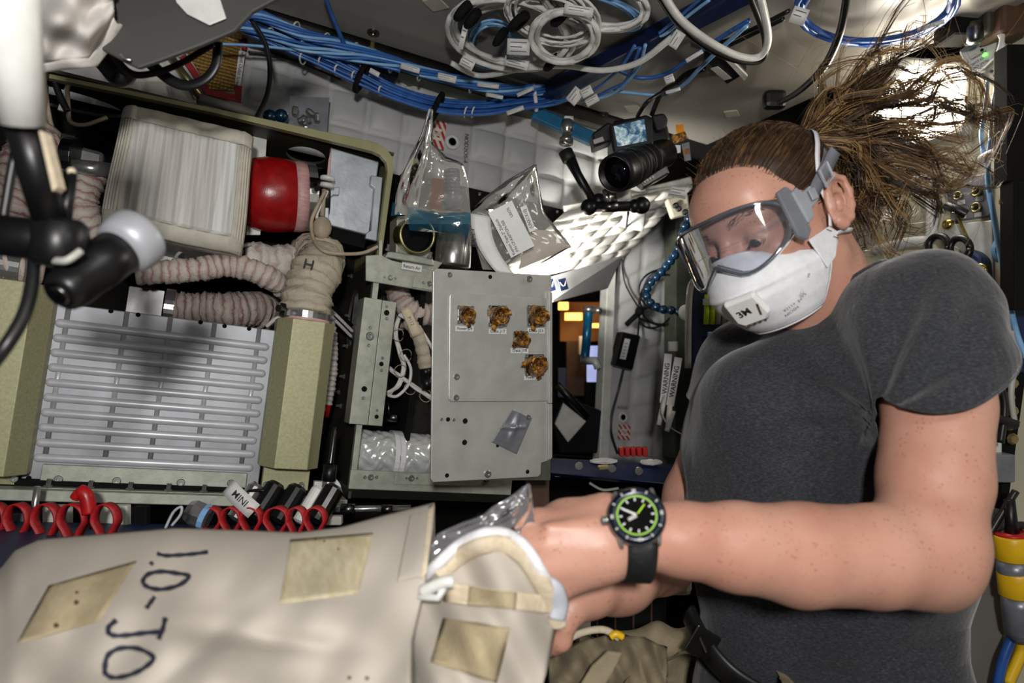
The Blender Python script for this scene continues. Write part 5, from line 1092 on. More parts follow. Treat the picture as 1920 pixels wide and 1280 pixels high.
# ---- white coils hung under the ceiling
def coil(name, cx, cy, rx, ry, turns, r, m, label, z0=.03, jit_=6, rot=0, n=6, squash=0):
    t = thing(name, label, 'cable coil', CE(cx, cy, ZCEIL - z0)); q = np.random.default_rng(int(cx + cy)); 
    for k in range(turns):
        ox, oy, sx = q.normal(0, jit_), q.normal(0, jit_ * .7), 1 + q.normal(0, .05); pts = []
        for i in range(28):
            a = 2 * math.pi * i / 28; x = rx * sx * math.cos(a); y = ry * sx * math.sin(a); pts.append(CE(cx + ox + x * math.cos(rot) - y * math.sin(rot), cy + oy + x * math.sin(rot) + y * math.cos(rot), ZCEIL - z0 - .012 * q.random() - .01 * math.sin(a + k)))
        mb = MB(); mb.tube(pts, r, n, closed=True); ob('turn', mb, m, t, True)
    return t
c1 = coil('cable_coil', 962, 62, 108, 62, 5, .0052, 'wire_white', 'big white cable coil hanging below the ceiling', .04, 7, .12)
c2 = coil('thin_cable_coil', 1035, 30, 78, 48, 12, .0028, 'wire_white', 'thin white cable coil bunched by black ties beside the big coil', .05, 6, .3, 5)
c3_ = coil('small_cable_coil', 1055, 68, 58, 46, 3, .0052, 'wire_white', 'small round white cable loop with grey strap', .08, 4, 0)
c4 = coil('upper_cable_coil', 1120, 6, 92, 44, 6, .004, 'wire_white', 'white cable coil cut by the top edge near the diagonal beam', .04, 8, .2)
c5 = coil('pale_blue_coil', 925, 85, 44, 40, 10, .0022, 'wire_lightblue', 'fine pale blue coil inside the big white coil', .02, 5, 0, 5)
c6 = coil('upper_blue_coil', 1115, 22, 85, 26, 6, .0024, 'wire_lightblue', 'pale blue coil crossing the upper white coil', .02, 5, .25, 5)
c7 = coil('blue_cable_ring', 1645, 8, 142, 70, 5, .0048, 'wire_blue_dark', 'blue cable ring hanging from the ceiling above the hair', .03, 3, -.1)
for (t_, a, b, s) in ((c1, 870, 22, .02), (c2, 1053, 32, .022), (c2, 974, 42, .026), (c3_, 1036, 118, .02), (c1, 888, 36, .018), (c5, 940, 70, .016)):
    p = CE(a, b, ZCEIL - .07); mb = MB(); mb.tube([p + RIGHT * (s * .9 * math.cos(q)) * .6 + FWD * (s * .5 * math.sin(q)) + UP * (.012 * math.cos(q)) for q in np.linspace(0, 2 * math.pi, 14)], .0075, 6, flat=.5); ob('hook_tie', mb, 'black_matte', t_, True)
CEp = lambda a, b: CE(a, b, ZCEIL - .09)
for (x, y, w_, h_, ang, ln, lb_) in ((972, 88, .052, .034, -.05, 4, 'square printed label on the big white coil'), (968, 118, .058, .022, -.25, 3, 'printed strip label below the square one on the coil'), (876, 118, .035, .024, -.5, 3, 'printed label hanging at the lower end of the big coil'), (868, 70, .012, .05, -.3, 2, 'narrow folded label on the outer turn of the coil'), (1085, 20, .06, .018, -.15, 2, 'white sleeve label on the upper coil'), (1268, 74, .035, .024, 1.0, 2, 'white flag label on the long white cable')):
    tagpaper(x, y, CEp, w_, h_, ang, lb_, ln)
cable('long_white_cable', [CE(846, 118, ZCEIL - .05), CE(900, 142, ZCEIL - .05), CE(985, 128, ZCEIL - .06), CE(1060, 124, ZCEIL - .06), CE(1130, 132, ZCEIL - .07), CE(1195, 118, ZCEIL - .07), CE(1245, 82, ZCEIL - .06), CE(1268, 62, ZCEIL - .05)], .0058, 'wire_white', 'long white cable looping from the coil across the beam')
cable('second_white_cable', [CE(1238, -20, ZCEIL - .08), CE(1275, 35, ZCEIL - .09), CE(1330, 78, ZCEIL - .1), CE(1385, 105, ZCEIL - .1), CE(1425, 105, ZCEIL - .09), CE(1440, 70, ZCEIL - .08), CE(1425, -10, ZCEIL - .06)], .0062, 'wire_white', 'white cable hanging in a loop beside the black cable')
cable('black_loop_cable', [CE(1228, -20, ZCEIL - .07), CE(1270, 42, ZCEIL - .08), CE(1320, 85, ZCEIL - .085), CE(1380, 113, ZCEIL - .09), CE(1428, 112, ZCEIL - .08), CE(1434, 70, ZCEIL - .07), CE(1405, -10, ZCEIL - .05)], .0055, 'wire_black', 'black cable looping alongside the white one under the ceiling')
cable('hanging_black_cable', [CE(1588, -10, ZCEIL - .12), CE(1575, 60, ZCEIL - .14), CE(1545, 125, ZCEIL - .15), CE(1500, 170, ZCEIL - .13), CE(1462, 192, ZCEIL - .05)], .0058, 'wire_black', 'black cable running down to the head from the blue ring')
for k, pth in enumerate((((1405, 38), (1360, 65), (1300, 105), (1250, 138), (1200, 146), (1155, 130)), ((1400, 48), (1350, 92), (1310, 130), (1280, 160), (1240, 178), (1150, 170)), ((1200, 90), (1175, 150), (1150, 165), (1110, 185)), ((1210, 84), (1195, 130), (1150, 175), (1090, 190)), ((1190, 85), (1160, 130), (1110, 170), (1040, 192)), ((1330, 0), (1290, 30), (1250, 62), (1238, 68)), ((1322, -10), (1285, 22), (1245, 55), (1236, 62)))):
    cable('ceiling_blue_cable', [CE(a, b, ZCEIL - .035 - .004 * k) for a, b in pth], .0042 - .0003 * k, 'wire_blue' if k % 2 == 0 else 'wire_lightblue', ('blue cable arching from the white sleeve to the bundle', 'thin grey blue cable slanting below the adapter', 'first blue cable dropping over the diagonal beam', 'second blue cable dropping over the diagonal beam', 'third blue cable dropping over the diagonal beam', 'blue cable beside the beam at the top edge', 'second blue cable beside the beam at the top edge')[k])
for k, pth in enumerate((((1480, 20), (1400, 60), (1345, 80), (1300, 72)), ((1470, 35), (1420, 60), (1368, 85)))): cable('ceiling_black_cable', [CE(a, b, ZCEIL - .02) for a, b in pth], .004, 'wire_black', ('black cable lying flat on the ceiling', 'second black cable crossing the ceiling by the adapter')[k])
for (x, y, w_, h_, ang, lb_) in ((1302, 105, .04, .009, .55, 'white sleeve on the arching blue cable'), (1262, 170, .036, .008, .28, 'white sleeve on the slanting thin cable'), (1078, 180, .04, .03, .9, 'flag label on blue cables above the camera'), (1100, 172, .03, .022, .5, 'second flag label on blue cables above the camera'), (1110, 188, .035, .02, .5, 'long flag label below the other two by the camera'), (1255, 148, .022, .018, .4, 'grey flag label beside the adapter plug'), (1745, 48, .045, .008, .3, 'white sleeve on the blue ring'), (1498, 30, .03, .03, -.3, 'pale wrapped label on the blue ring')): tagpaper(x, y, CEp, w_, h_, ang, lb_, 2)
# diagonal beam
b0, b1 = CE(1000, 190, ZCEIL - .02), CE(1420, -30, ZCEIL - .02); bv = (b1 - b0).normalized(); mb = MB(); mb.obox((b0 + b1) / 2, ((b1 - b0).length, .036, .03), bv, Vector((0, 0, 1)).cross(bv), Vector((0, 0, 1))); tag(ob('seat_track_beam', mb, 'navy_bar', bevel=.003), 'dark blue diagonal beam across the ceiling behind the coils', 'beam')
mb = tie(1003, 180, 24, None, 1.7, 1.33, w_=.005); tag(ob('white_band', mb, 'strap_white', smooth=True), 'white band tying blue cables to the beam end', 'cable tie')
# power adapter on the ceiling
t = thing('ceiling_adapter', 'black adapter box with pale label stuck to the ceiling', 'adapter', CE(1355, 130, ZCEIL))
ad = [CE(a, b, ZCEIL - .02) for a, b in ((1318, 112), (1352, 92), (1400, 138), (1362, 160))]; mb = MB(); mb.prism(ad, (0, 0, .018)); ob('body', mb, 'black_plastic', t, bevel=.004)
ad = [CE(a, b, ZCEIL - .021) for a, b in ((1332, 128), (1346, 124), (1372, 146), (1358, 150))]; mb = MB(); mb.prism(ad, (0, 0, -.001)); ob('label', mb, 'label_white', t)
ad = [CE(a, b, ZCEIL - .02) for a, b in ((1352, 100), (1360, 98), (1402, 140), (1396, 148))]; mb = MB(); mb.prism(ad, (0, 0, -.004)); ob('edge', mb, 'wire_white', t)
mb = MB(); mb.tube(spline([CE(1320, 128, ZCEIL - .02), CE(1300, 135, ZCEIL - .02), CE(1285, 142, ZCEIL - .02), CE(1270, 155, ZCEIL - .02)], 6), .007, 8); ob('plug', mb, 'black_plastic', t, True)
cable('camera_cable', [CE(1270, 155, ZCEIL - .02), CE(1255, 165, ZCEIL - .05), CE(1215, 190, ZCEIL - .1), P(1195, 218, 1.4)], .004, 'wire_black', 'black cable running from the adapter down to the camera'); cable('camera_lead', [CE(1262, 160, ZCEIL - .02), CE(1240, 175, ZCEIL - .06), P(1222, 215, 1.4)], .0055, 'wire_black', 'thicker black lead feeding the camera back')
# ================================================================ WALL DETAILS
def hazard(px, py, w_, h_, pf, N_, X_, lab):
    p = pf(px, py); M = frame(p, N_, X_); mb = MB(); mb.grid(lambda u, v: M @ Vector(((u - .5) * w_, (v - .5) * h_, .001)), 1, 1); o = ob('hazard_label', mb, 'hazard_print'); tag(o, lab, 'label')
    for k in range(3): mb = MB(); mb.obox(M @ Vector((0, h_ * (.16 - .16 * k), .0016)), (w_ * .5, h_ * .10, .0006), M.col[0].xyz, M.col[1].xyz, M.col[2].xyz); ob('text_bar', mb, 'paper_panel', o)
    ob('label_text', text_mb('FIRE PORT', M @ Matrix.Translation((0, h_ * .0, 0)), h_ * .075, .0022, w_ * .44), 'red_frame', o)
wp_ = lambda a, b: RK(a, b, YW - .0165); hzp = lambda a, b: RK(a, b, YH - .0135)
hazard(820, 252, .036, .064, wp_, NY, (1, 0, 0), 'red and white striped fire port label on the upper quilted wall'); hazard(1170, 810, .044, .046, hzp, NY, (1, 0, 0), 'red and white striped fire port label low on the hatch wall')
for (px, py, pf, lab) in ((848, 266, wp_, 'round white rimmed fire port on the upper quilted wall'), (1168, 782, hzp, 'round fire port above the low striped label')):
    p = pf(px, py); t = thing('fire_port', lab, 'port', p); mb = MB(); mb.lathe([(.009, .001), (.009, .003), (.016, .0035), (.017, .001)], p, NY, 24, True); ob('rim', mb, 'label_white', t, True); mb = MB(); mb.lathe([(1e-5, .0015), (.0095, .0015)], p, NY, 20); ob('bore', mb, 'brown_dark', t)
for (px, py, pf, txt, wd, X_, lab) in ((873, 278, wp_, 'NOD2O5-4', .066, (.06, 0, -1), 'hand lettered code NOD2O5-4 running down the quilted wall'), (1168, 764, hzp, 'NOD205-1', .04, (1, 0, 0), 'small hand lettered code above the low fire port')):
    tag(ob('wall_code', text_mb(txt, frame(pf(px, py), NY, X_), .010, .002, wd), 'label_print'), lab, 'lettering')
# grey card with parts bag on the rack shelf
t = thing('parts_bag', 'clear bag of small metal parts on a grey card on the shelf', 'bag', RK(580, 250, 1.38)); mb = MB(); mb.prism([RK(a, b, 1.39) for a, b in ((543, 180), (618, 183), (612, 262), (540, 236))], (0, .004, 0)); ob('card', mb, 'tape_grey', t)
e9 = ([(545, 196), (544, 215), (548, 240)], [(608, 192), (604, 222), (600, 250)]); ob('film', bagface(e9, 1.50, 1.50, .006, 22, 20, 18, .02), 'clear_bag', t, True)
for k in range(7): mb = MB(); p = RK(552 + 7 * k, 215 + 4 * ((k * 3) % 5), 1.36); mb.lathe([(.004, 0), (.006, .002), (.006, .014), (.004, .016)], p, (math.sin(k), -.5, math.cos(k)), 8); ob('metal_part', mb, 'steel', t)
def beads(name, pts, r, m, label, step=None):
    t = thing(name, label, 'hose', pts[0]); q = spline(pts, 20); L = 0; last = q[0]; me = MB().ball((0, 0, 0), r, 12, 8).mesh('bead', m, True); k = 0
    for a, b in zip(q, q[1:]):
        L += (b - a).length
        if L > (step or r * 1.55): L = 0; inst('bead', me, frame(b, (b - a)), t)
    return t
beads('beaded_hose', [RK(484, 216, 1.34), RK(505, 218, 1.34), RK(522, 216, 1.34), RK(542, 222, 1.34)], .013, 'teal_bead', 'short teal jointed hose lying on the rack shelf')
# ================================================================ VIDEO CAMERA ON ITS ARM
vc = thing('video_camera', 'black video camera with lit flip screen and ribbed lens', 'camera', P(1200, 290, 1.38))
def cpoly(px, d, th): mb = MB(); mb.prism([P(a, b, d) for a, b in px], FWD * th); return mb
ob('body', cpoly([(1150, 225), (1215, 215), (1252, 232), (1258, 262), (1240, 285), (1170, 300), (1150, 285)], 1.40, .09), 'black_plastic', vc, bevel=.006)
sc = ob('screen_housing', cpoly([(1143, 233), (1212, 214), (1224, 220), (1226, 270), (1160, 291), (1150, 284)], 1.35, .014), 'black_plastic', vc, bevel=.004)
ob('screen', cpoly([(1151, 237), (1208, 223), (1213, 264), (1158, 275)], 1.3495, .002), 'camera_screen', sc)
ob('grip_back', cpoly([(1222, 214), (1246, 210), (1254, 222), (1250, 240), (1232, 246)], 1.38, .06), 'black_rubber', vc, bevel=.006)
ob('microphone', cpoly([(1110, 250), (1140, 228), (1152, 232), (1150, 262), (1114, 276)], 1.37, .05), 'black_plastic', vc, bevel=.004)
ob('mic_label', cpoly([(1112, 262), (1130, 256), (1133, 264), (1114, 270)], 1.369, .001), 'wire_grey', vc)
lf, lbk = P(1152, 326, 1.28), P(1245, 287, 1.42); la = (lf - lbk).normalized(); LL = (lf - lbk).length
prof = [(.030, 0), (.030, LL * .25), (.033, LL * .27), (.033, LL * .45), (.0355, LL * .47), (.0355, LL * .68), (.037, LL * .70), (.037, LL * .92), (.0355, LL), (.032, LL), (.030, LL * .93)]
mb = MB(); mb.lathe(prof, lbk, la, 36); ln = ob('lens_barrel', mb, 'black_plastic', vc, True)
for k, f in enumerate((.30, .36, .50, .55, .60, .65, .74, .80)):
    mb = MB(); R_l = .034 if f < .45 else (.0365 if f < .69 else .038); mb.lathe([(R_l - .002, -.002), (R_l, -.0015), (R_l, .0015), (R_l - .002, .002)], lbk + la * LL * f, la, 36); ob('focus_ring', mb, 'black_rubber' if k % 3 else 'dark_steel', ln)
mb = MB(); mb.lathe([(1e-5, LL * .965), (.012, LL * .955), (.030, LL * .935)], lbk, la, 30); mat('lens_glass', '#06060a', '#0a0a10', .04); ob('front_glass', mb, 'lens_glass', ln, True)
ob('remote_grip', cpoly([(1196, 342), (1250, 308), (1256, 324), (1208, 352)], 1.33, .03), 'dark_steel', vc, bevel=.003)
for k in range(4): mb = MB(); mb.lathe([(.0024, 0), (.0024, .002)], P(1209 + k * 5, 341 - k * 3, 1.329), -FWD, 10); ob('button', mb, 'wire_grey', vc)
ar = thing('articulated_mount', 'articulated black arm with ball joints carrying the video camera', 'arm', P(1065, 245, 1.45))
mb = MB(); mb.lathe([(.013, 0), (.013, .022), (.010, .024), (.010, .040), (.015, .042), (.015, .052)], P(1064, 228, 1.45), P(1062, 290, 1.43) - P(1066, 228, 1.45), 16); ob('socket', mb, 'steel', ar, True)
mb = MB(); mb.tube([P(1062, 285, 1.42), P(1082, 325, 1.41), P(1112, 378, 1.40)], [.014, .0095, .0095], 12); ob('upper_rod', mb, 'black_plastic', ar, True)
mb = MB(); mb.lathe([(.0150, 0), (.0150, .02), (.010, .025)], P(1060, 284, 1.42), P(1080, 325, 1.41) - P(1060, 284, 1.42), 16); ob('rod_collar', mb, 'black_rubber', ar, True)
mb = MB(); mb.ball(P(1104, 388, 1.39), .017); mb.ball(P(1122, 376, 1.40), .015); ob('elbow_ball', mb, 'black_plastic', ar, True)
mb = MB(); mb.tube([P(1108, 388, 1.39), P(1195, 386, 1.38)], .0105, 12); ob('lower_rod', mb, 'black_plastic', ar, True); mb = MB(); mb.tube([P(1128, 388, 1.385), P(1158, 387, 1.382)], .0112, 12); ob('rod_sleeve', mb, 'dark_steel', ar, True)
mb = MB(); mb.ball(P(1203, 385, 1.38), .0175); mb.ball(P(1190, 386, 1.38), .014); ob('end_ball', mb, 'black_plastic', ar, True)
mb = MB(); mb.lathe([(.016, 0), (.019, .004), (.019, .012), (.012, .016), (.012, .03)], P(1130, 372, 1.40), P(1175, 362, 1.40) - P(1130, 372, 1.40), 18); ob('ball_mount', mb, 'steel', ar, True); mb = MB(); mb.tube([P(1158, 367, 1.40), P(1182, 362, 1.39)], .014, 12); ob('mount_sleeve', mb, 'white_plastic', ar, True)
mb = MB(); a_, b_ = P(1000, 212, 1.52), P(1112, 262, 1.52); mb.obox((a_ + b_) / 2, ((b_ - a_).length, .028, .028), (b_ - a_).normalized(), FWD, (b_ - a_).normalized().cross(FWD).normalized()); hr = tag(ob('teal_handrail', mb, 'teal_bar', bevel=.003), 'teal handrail bar on the wall behind the camera arm', 'handrail')
mb = MB(); mb.obox(P(1066, 232, 1.50), (.02, .02, .03), RIGHT, FWD, UP); ob('clamp_block', mb, 'white_plastic', ar, bevel=.002)
kt = thing('amber_tape_cross', 'cross of amber and clear tape pieces beside the camera', 'tape', P(1272, 255, 1.45))
for px, m_ in (([(1267, 234), (1281, 232), (1284, 250), (1269, 252)], 'orange_tape'), ([(1259, 254), (1284, 246), (1291, 260), (1263, 270)], 'kapton_solid'), ([(1278, 270), (1292, 266), (1296, 300), (1284, 302)], 'tape_grey'), ([(1281, 280), (1292, 277), (1294, 288), (1282, 290)], 'orange_tape'), ([(1251, 272), (1276, 272), (1276, 286), (1252, 290)], 'strap_white')): ob('tape_piece', cpoly(px, 1.44, .001), m_, kt)
# ================================================================ HATCH SURROUND CLUTTER
yq = YH - .03
cable('arm_cable', [P(1178, 398, 1.40), RK(1172, 440, 1.6), RK(1166, 480, yq), RK(1172, 530, yq), RK(1196, 575, yq), RK(1200, 588, yq)], .0028, 'wire_black', 'thin black cable hanging from the camera arm to the cable knot')
kn_ = thing('black_cable_coil', 'black power cord coiled on the quilted hatch wall', 'cable coil', RK(1230, 560, yq))
for k, (cx, cy, rx, ry, rt) in enumerate(((1242, 562, 42, 48, .3), (1246, 545, 48, 40, .1), (1240, 592, 46, 16, .1), (1236, 565, 34, 54, .5))):
    mb = MB(); mb.tube([RK(cx + rx * math.cos(q) * math.cos(rt) - ry * math.sin(q) * math.sin(rt), cy + rx * math.cos(q) * math.sin(rt) + ry * math.sin(q) * math.cos(rt), yq - .006 * k) for q in np.linspace(0, 2 * math.pi, 30)], .0032, 6); ob('turn', mb, 'wire_black', kn_, True)
mb = MB(); mb.tube([RK(1175, 608, yq - .03), RK(1204, 580, yq - .03)], .0085, 8); mb.ball(RK(1199, 583, yq - .03), .014); ob('hook_tie', mb, 'black_matte', kn_, True)
pb = thing('power_brick', 'black power brick with white label hanging on the hatch wall', 'power supply', RK(1176, 690, yq))
mb = MB(); mb.prism([RK(a, b, yq - .03) for a, b in ((1166, 621), (1202, 629), (1187, 694), (1151, 684))], (0, .03, 0)); ob('case', mb, 'black_plastic', pb, bevel=.004); mb = MB(); mb.prism([RK(a, b, yq - .0315) for a, b in ((1172, 634), (1182, 636), (1173, 674), (1162, 672))], (0, .001, 0)); pl_ = ob('rating_label', mb, 'label_white', pb)
for k in range(5): mb = MB(); mb.obox(RK(1168 + k * 1.6, 668 - k * 6, yq - .033), (.010, .0005, .002)); ob('print_line', mb, 'label_print', pl_)
cable('power_lead', [RK(1200, 588, yq), RK(1198, 605, yq), RK(1196, 628, yq - .015)], .0032, 'wire_black', 'short black cord from the knot to the power brick'); cable('brick_lead', [RK(1170, 688, yq - .015), RK(1160, 730, yq), RK(1148, 775, yq), RK(1146, 810, yq), RK(1158, 850, yq)], .0042, 'wire_black', 'black lead dropping from the power brick to the table')
beads('jointed_hose', [P(1300, 395, 1.62), P(1284, 425, 1.64), P(1270, 470, 1.68), P(1240, 510, 1.72), P(1216, 535, 1.74), P(1214, 560, 1.74), P(1236, 578, 1.73), P(1262, 582, 1.72), P(1282, 586, 1.72)], .0115, 'teal_bead', 'long teal jointed hose curving beside the goggles')
mb = MB(); mb.lathe([(.014, 0), (.02, .004), (.02, .010), (.012, .012)], P(1286, 586, 1.70), -FWD, 20); tag(ob('hose_button', mb, 'label_white'), 'round white button at the end of the jointed hose', 'button')
mb = MB(); mb.prism([RK(a, b, 1.70) for a, b in ((1268, 395), (1298, 385), (1290, 860), (1266, 860))], (0, .06, 0)); tag(ob('rail_post', mb, 'grey_green_dark', bevel=.003), 'grey rail post between hatch wall and marker pouch', 'post')
fr = thing('hinge_bracket', 'beige hinge bracket behind the forehead with bolts', 'bracket', P(1275, 395, 1.6)); ob('plate', cpoly([(1250, 372), (1290, 362), (1294, 400), (1262, 408)], 1.60, .03), 'beige_panel', fr, bevel=.004); 
for (a, b) in ((1272, 392), (1266, 386), (1284, 398)): mb = MB(); mb.lathe([(.007, 0), (.007, .006), (.004, .008)], P(a, b, 1.6), -FWD, 10); ob('bolt', mb, 'dark_steel', fr)
tagpaper(1271, 361, None, .05, .028, -.18, 'white cloth label hanging by the forehead', 3, d=1.45)
mp = thing('marker_pouch', 'dark pouch with a row of markers behind the mask', 'pouch', P(1340, 660, 1.45))
ob('back', cpoly([(1296, 525), (1320, 505), (1470, 505), (1470, 680), (1296, 680)], 1.50, .02), 'navy', mp, bevel=.006); mb = MB(); mb.tube(spline([P(1290, 690, 1.48), P(1292, 560, 1.48), P(1302, 525, 1.48), P(1330, 505, 1.48), P(1400, 500, 1.48)], 6), .007, 8); ob('border', mb, 'wire_grey', mp, True)
for k, m_ in enumerate(('green_marker', 'green_marker', 'wire_grey', 'wire_grey', 'wire_white', 'dark_steel', 'yellow_plastic', 'red_plastic', 'wire_grey')):
    t = thing('marker_pen', ('bright yellow green marker nearest the pouch border', 'second yellow green marker in the pouch', 'first grey pen beside the green markers', 'second grey pen beside the green markers', 'white pen in the marker pouch', 'dark pen in the marker pouch', 'yellow pen in the marker pouch', 'red pen in the marker pouch', 'last grey pen in the marker pouch')[k], 'marker', P(1326 + k * 11, 610, 1.47), 'markers in the pouch')
    x = 1326 + k * 11; mb = MB(); mb.tube([P(x, 552 if k < 2 else 560, 1.475), P(x - 2, 608, 1.475)], .0058, 8); ob('barrel', mb, m_, t, True); mb = MB(); mb.tube([P(x + 1, 526, 1.475), P(x, 540, 1.475)], .0045, 8); ob('cap', mb, 'green_marker' if k < 3 else ('red_plastic' if k < 5 else 'dark_steel'), t, True)
for k, (x, m_) in enumerate(((1327, 'wire_lightblue'), (1345, 'yellow_plastic'), (1362, 'red_plastic'), (1382, 'label_white'))): tag(pbox('pouch_card', x, 622, x + 13, 642, 1.47, .006, m_), ('pale blue', 'yellow', 'red', 'white')[k] + ' card tucked in the lower marker pouch row', 'card')
ob('mesh_band', cpoly([(1318, 560), (1430, 556), (1430, 568), (1318, 572)], 1.465, .002), 'wire_grey', mp)
for k, (a, b, c, d, txt) in enumerate((((1253, 663), (1244, 755), 12, 1.55, 'WARNING'), ((1272, 670), (1256, 760), 12, 1.5, 'WARNING'))):
    t = thing('warning_strap', ('white warning strap nearer the power brick', 'white warning strap nearer the shirt sleeve')[k], 'strap', P(*a, d)); A_, B_ = P(*a, d), P(*b, d); dr_ = (B_ - A_).normalized(); sd_ = dr_.cross(FWD).normalized(); w2 = c * SL(d) * .5
    mb = MB(); mb.add([A_ - sd_ * w2 * 1.2, A_ + sd_ * w2 * 1.2, B_ + sd_ * w2 * 1.2, B_ - sd_ * w2 * 1.2], [(0, 1, 2, 3)]); ob('webbing', mb, 'label_white', t, solid=.002); ob('strap_text', text_mb(txt, frame((A_ + B_) / 2 - FWD * .003, -FWD, -dr_), .011, .0, .07, .02), 'ink', t)
    mb = MB(); mb.tube([B_, B_ + dr_ * .05 - RIGHT * .006 * (k == 0) + RIGHT * .004 * k], .006, 8); ob('end_tube', mb, 'white_plastic', t, True)
mb = MB(); mb.tube(spline([P(1262, 640, 1.5), P(1262, 658, 1.5)], 3), .011, 10); tag(ob('strap_roller', mb, 'white_plastic', smooth=True), 'white roller at the top of the warning straps', 'roller')
cable('loose_cord', [P(1246, 740, 1.5), P(1240, 770, 1.5), P(1256, 800, 1.5), P(1290, 820, 1.5)], .0018, 'wire_grey', 'thin cord below the warning straps'); cable('grey_tube', [P(1262, 770, 1.5), P(1250, 808, 1.5)], .006, 'wire_white', 'thin white tube under the warning straps')
# table in the hatch and red clips
nt = thing('hatch_table', 'navy folding table edge below the hatch opening', 'table', P(1160, 890, 1.4)); mb = MB(); mb.prism([P(1030, 858, 1.42), P(1300, 872, 1.42), P(1300, 912, 1.36), P(1030, 886, 1.36)], -UP * .01 + FWD * .02); ob('edge', mb, 'navy_bar', nt, bevel=.003)
for (a, b) in ((1085, 872), (1147, 877), (1197, 882)): mb = MB(); mb.lathe([(.006, 0), (.008, .002), (.008, .006)], P(a, b, 1.37), -FWD, 12); ob('knob', mb, 'steel', nt)
ob('latch', cpoly([(1120, 874), (1142, 872), (1146, 880), (1124, 882)], 1.365, .008), 'gold_metal', nt, bevel=.002)
for k, (a, b, c, d) in enumerate(((1106, 860, 1158, 868), (1200, 862, 1242, 870))): mb = MB(); mb.lathe([(.001, 0), (1., 0)], (0, 0, 0), (0, 0, 1), 20); Mx = frame(P((a + c) / 2, (b + d) / 2, 1.41), UP + FWD * -.3, RIGHT) @ Matrix.Diagonal(((c - a) / 2 * SL(1.41), .012, 1, 1)); mb.v = [tuple(Mx @ Vector(v)) for v in mb.v]; tag(ob('white_pad', mb, 'label_white', solid=.003), ('oval white pad on the hatch table', 'second white pad partly behind the arm')[k], 'pad')
for k in range(5): mb = MB(); x = 1166 + k * 11; mb.prism([P(x - 5, 840, 1.5), P(x + 4, 838, 1.5), P(x + 5, 856, 1.5), P(x - 4, 856, 1.5)], FWD * .02); tag(ob('red_clip', mb, 'red_plastic', bevel=.002), ord_[k] + ' red clip in the row on the hatch table, counted from the power lead', 'clip', 'red clips on the hatch table')
cable('under_table_tube', [P(1105, 905, 1.4), P(1130, 918, 1.4), P(1160, 915, 1.4)], .003, 'wire_grey', 'thin grey tube below the hatch table'); tag(pbox('lower_tray', 1040, 884, 1095, 894, 1.38, .1, 'wire_grey'), 'grey tray under the hatch table edge', 'tray')
tag(pbox('lower_post', 985, 895, 1030, 1010, 1.25, .04, 'brown_dark'), 'dark brown upright below the connector panel', 'post')
tag(pbox('lower_grid', 1105, 1120, 1250, 1230, 1.15, .02, 'black_matte'), 'dark gridded panel below the arms', 'panel')
for k in range(4): tag(pbox('grid_bar', 1118 + 34 * k, 1118, 1122 + 34 * k, 1225, 1.145, .004, 'brown_dark'), ord_[k] + ' thin upright bar of the dark grid below the arms', 'bar', 'bars of the dark grid')
tag(pbox('pale_fitting', 1245, 1075, 1300, 1120, 1.1, .04, 'beige_panel', bevel=.01), 'pale rounded fitting under the forearm beside the shirt', 'fitting')
tag(pbox('lower_rail', 1080, 1130, 1108, 1230, 1.1, .02, 'beige_panel'), 'pale rail behind the far hand', 'rail')
# ================================================================ RIGHT-HAND RACK FACE
xw = XR - .004
def rx(px, py, off=0): return RX(px, py, XR - off)
NX = Vector((-1, 0, 0))
def xpoly(px, off, th): mb = MB(); mb.prism([rx(a, b, off) for a, b in px], (th, 0, 0)); return mb
lm = thing('ceiling_lamp', 'bright white general lamp behind the floating hair', 'lamp', rx(1720, 170))
ob('diffuser', xpoly([(1612, 222), (1700, 118), (1796, 128), (1790, 232), (1700, 262)], .05, .04), 'lamp_lit', lm, bevel=.01)
ob('housing', xpoly([(1600, 230), (1692, 104), (1812, 116), (1804, 246), (1700, 276)], .03, .03), 'white_metal', lm, bevel=.006)
light('ceiling_lamp_glow', 'AREA', rx(1715, 190, .10), 1.6, (1, .93, .82), .14, rx(1715, 420, 1.0))
cbx = thing('lamp_control_box', 'pale lamp control box with printed switch legends', 'control box', rx(1840, 115)); ob('case', xpoly([(1796, 96), (1810, 84), (1862, 62), (1884, 88), (1884, 128), (1838, 150), (1806, 122)], .05, .045), 'paper_panel', cbx, bevel=.004)
Mc = frame(rx(1840, 105, .0508), NX, rx(1862, 92) - rx(1818, 118))
for txt, x, y, h in (('OFF', .026, .016, .0055), ('PEAK DIM', .004, .014, .0045), ('MID DIM', .004, .005, .0045), ('NORMAL', .004, -.004, .0045), ('MODE', .030, -.003, .005), ('MIN', .010, -.022, .0045), ('MAX', .010, -.031, .0045)): ob('legend', text_mb(txt, Mc @ Matrix.Rotation(math.pi, 4, 'Z') @ Matrix.Translation((x, y, 0)), h, .0005), 'ink', cbx)
mb = MB(); mb.lathe([(.0035, 0), (.0035, .002), (1e-5, .003)], rx(1847, 103, .051), NX, 10); ob('indicator', mb, 'led_green', cbx)
for (a, b) in ((1840, 86), (1842, 94), (1862, 76), (1864, 118), (1860, 134), (1866, 142)): mb = MB(); mb.lathe([(.0025, 0), (.0025, .002)], rx(a, b, .051), NX, 8); ob('switch_dot', mb, 'ink', cbx)
cpn = thing('audio_jack_plate', 'grey panel of round audio jacks under the hair', 'panel', rx(1820, 370)); ob('plate', xpoly(rr([(1772, 340), (1858, 322), (1856, 405), (1782, 416)], 6), .006, .006), 'tape_grey', cpn, bevel=.002)
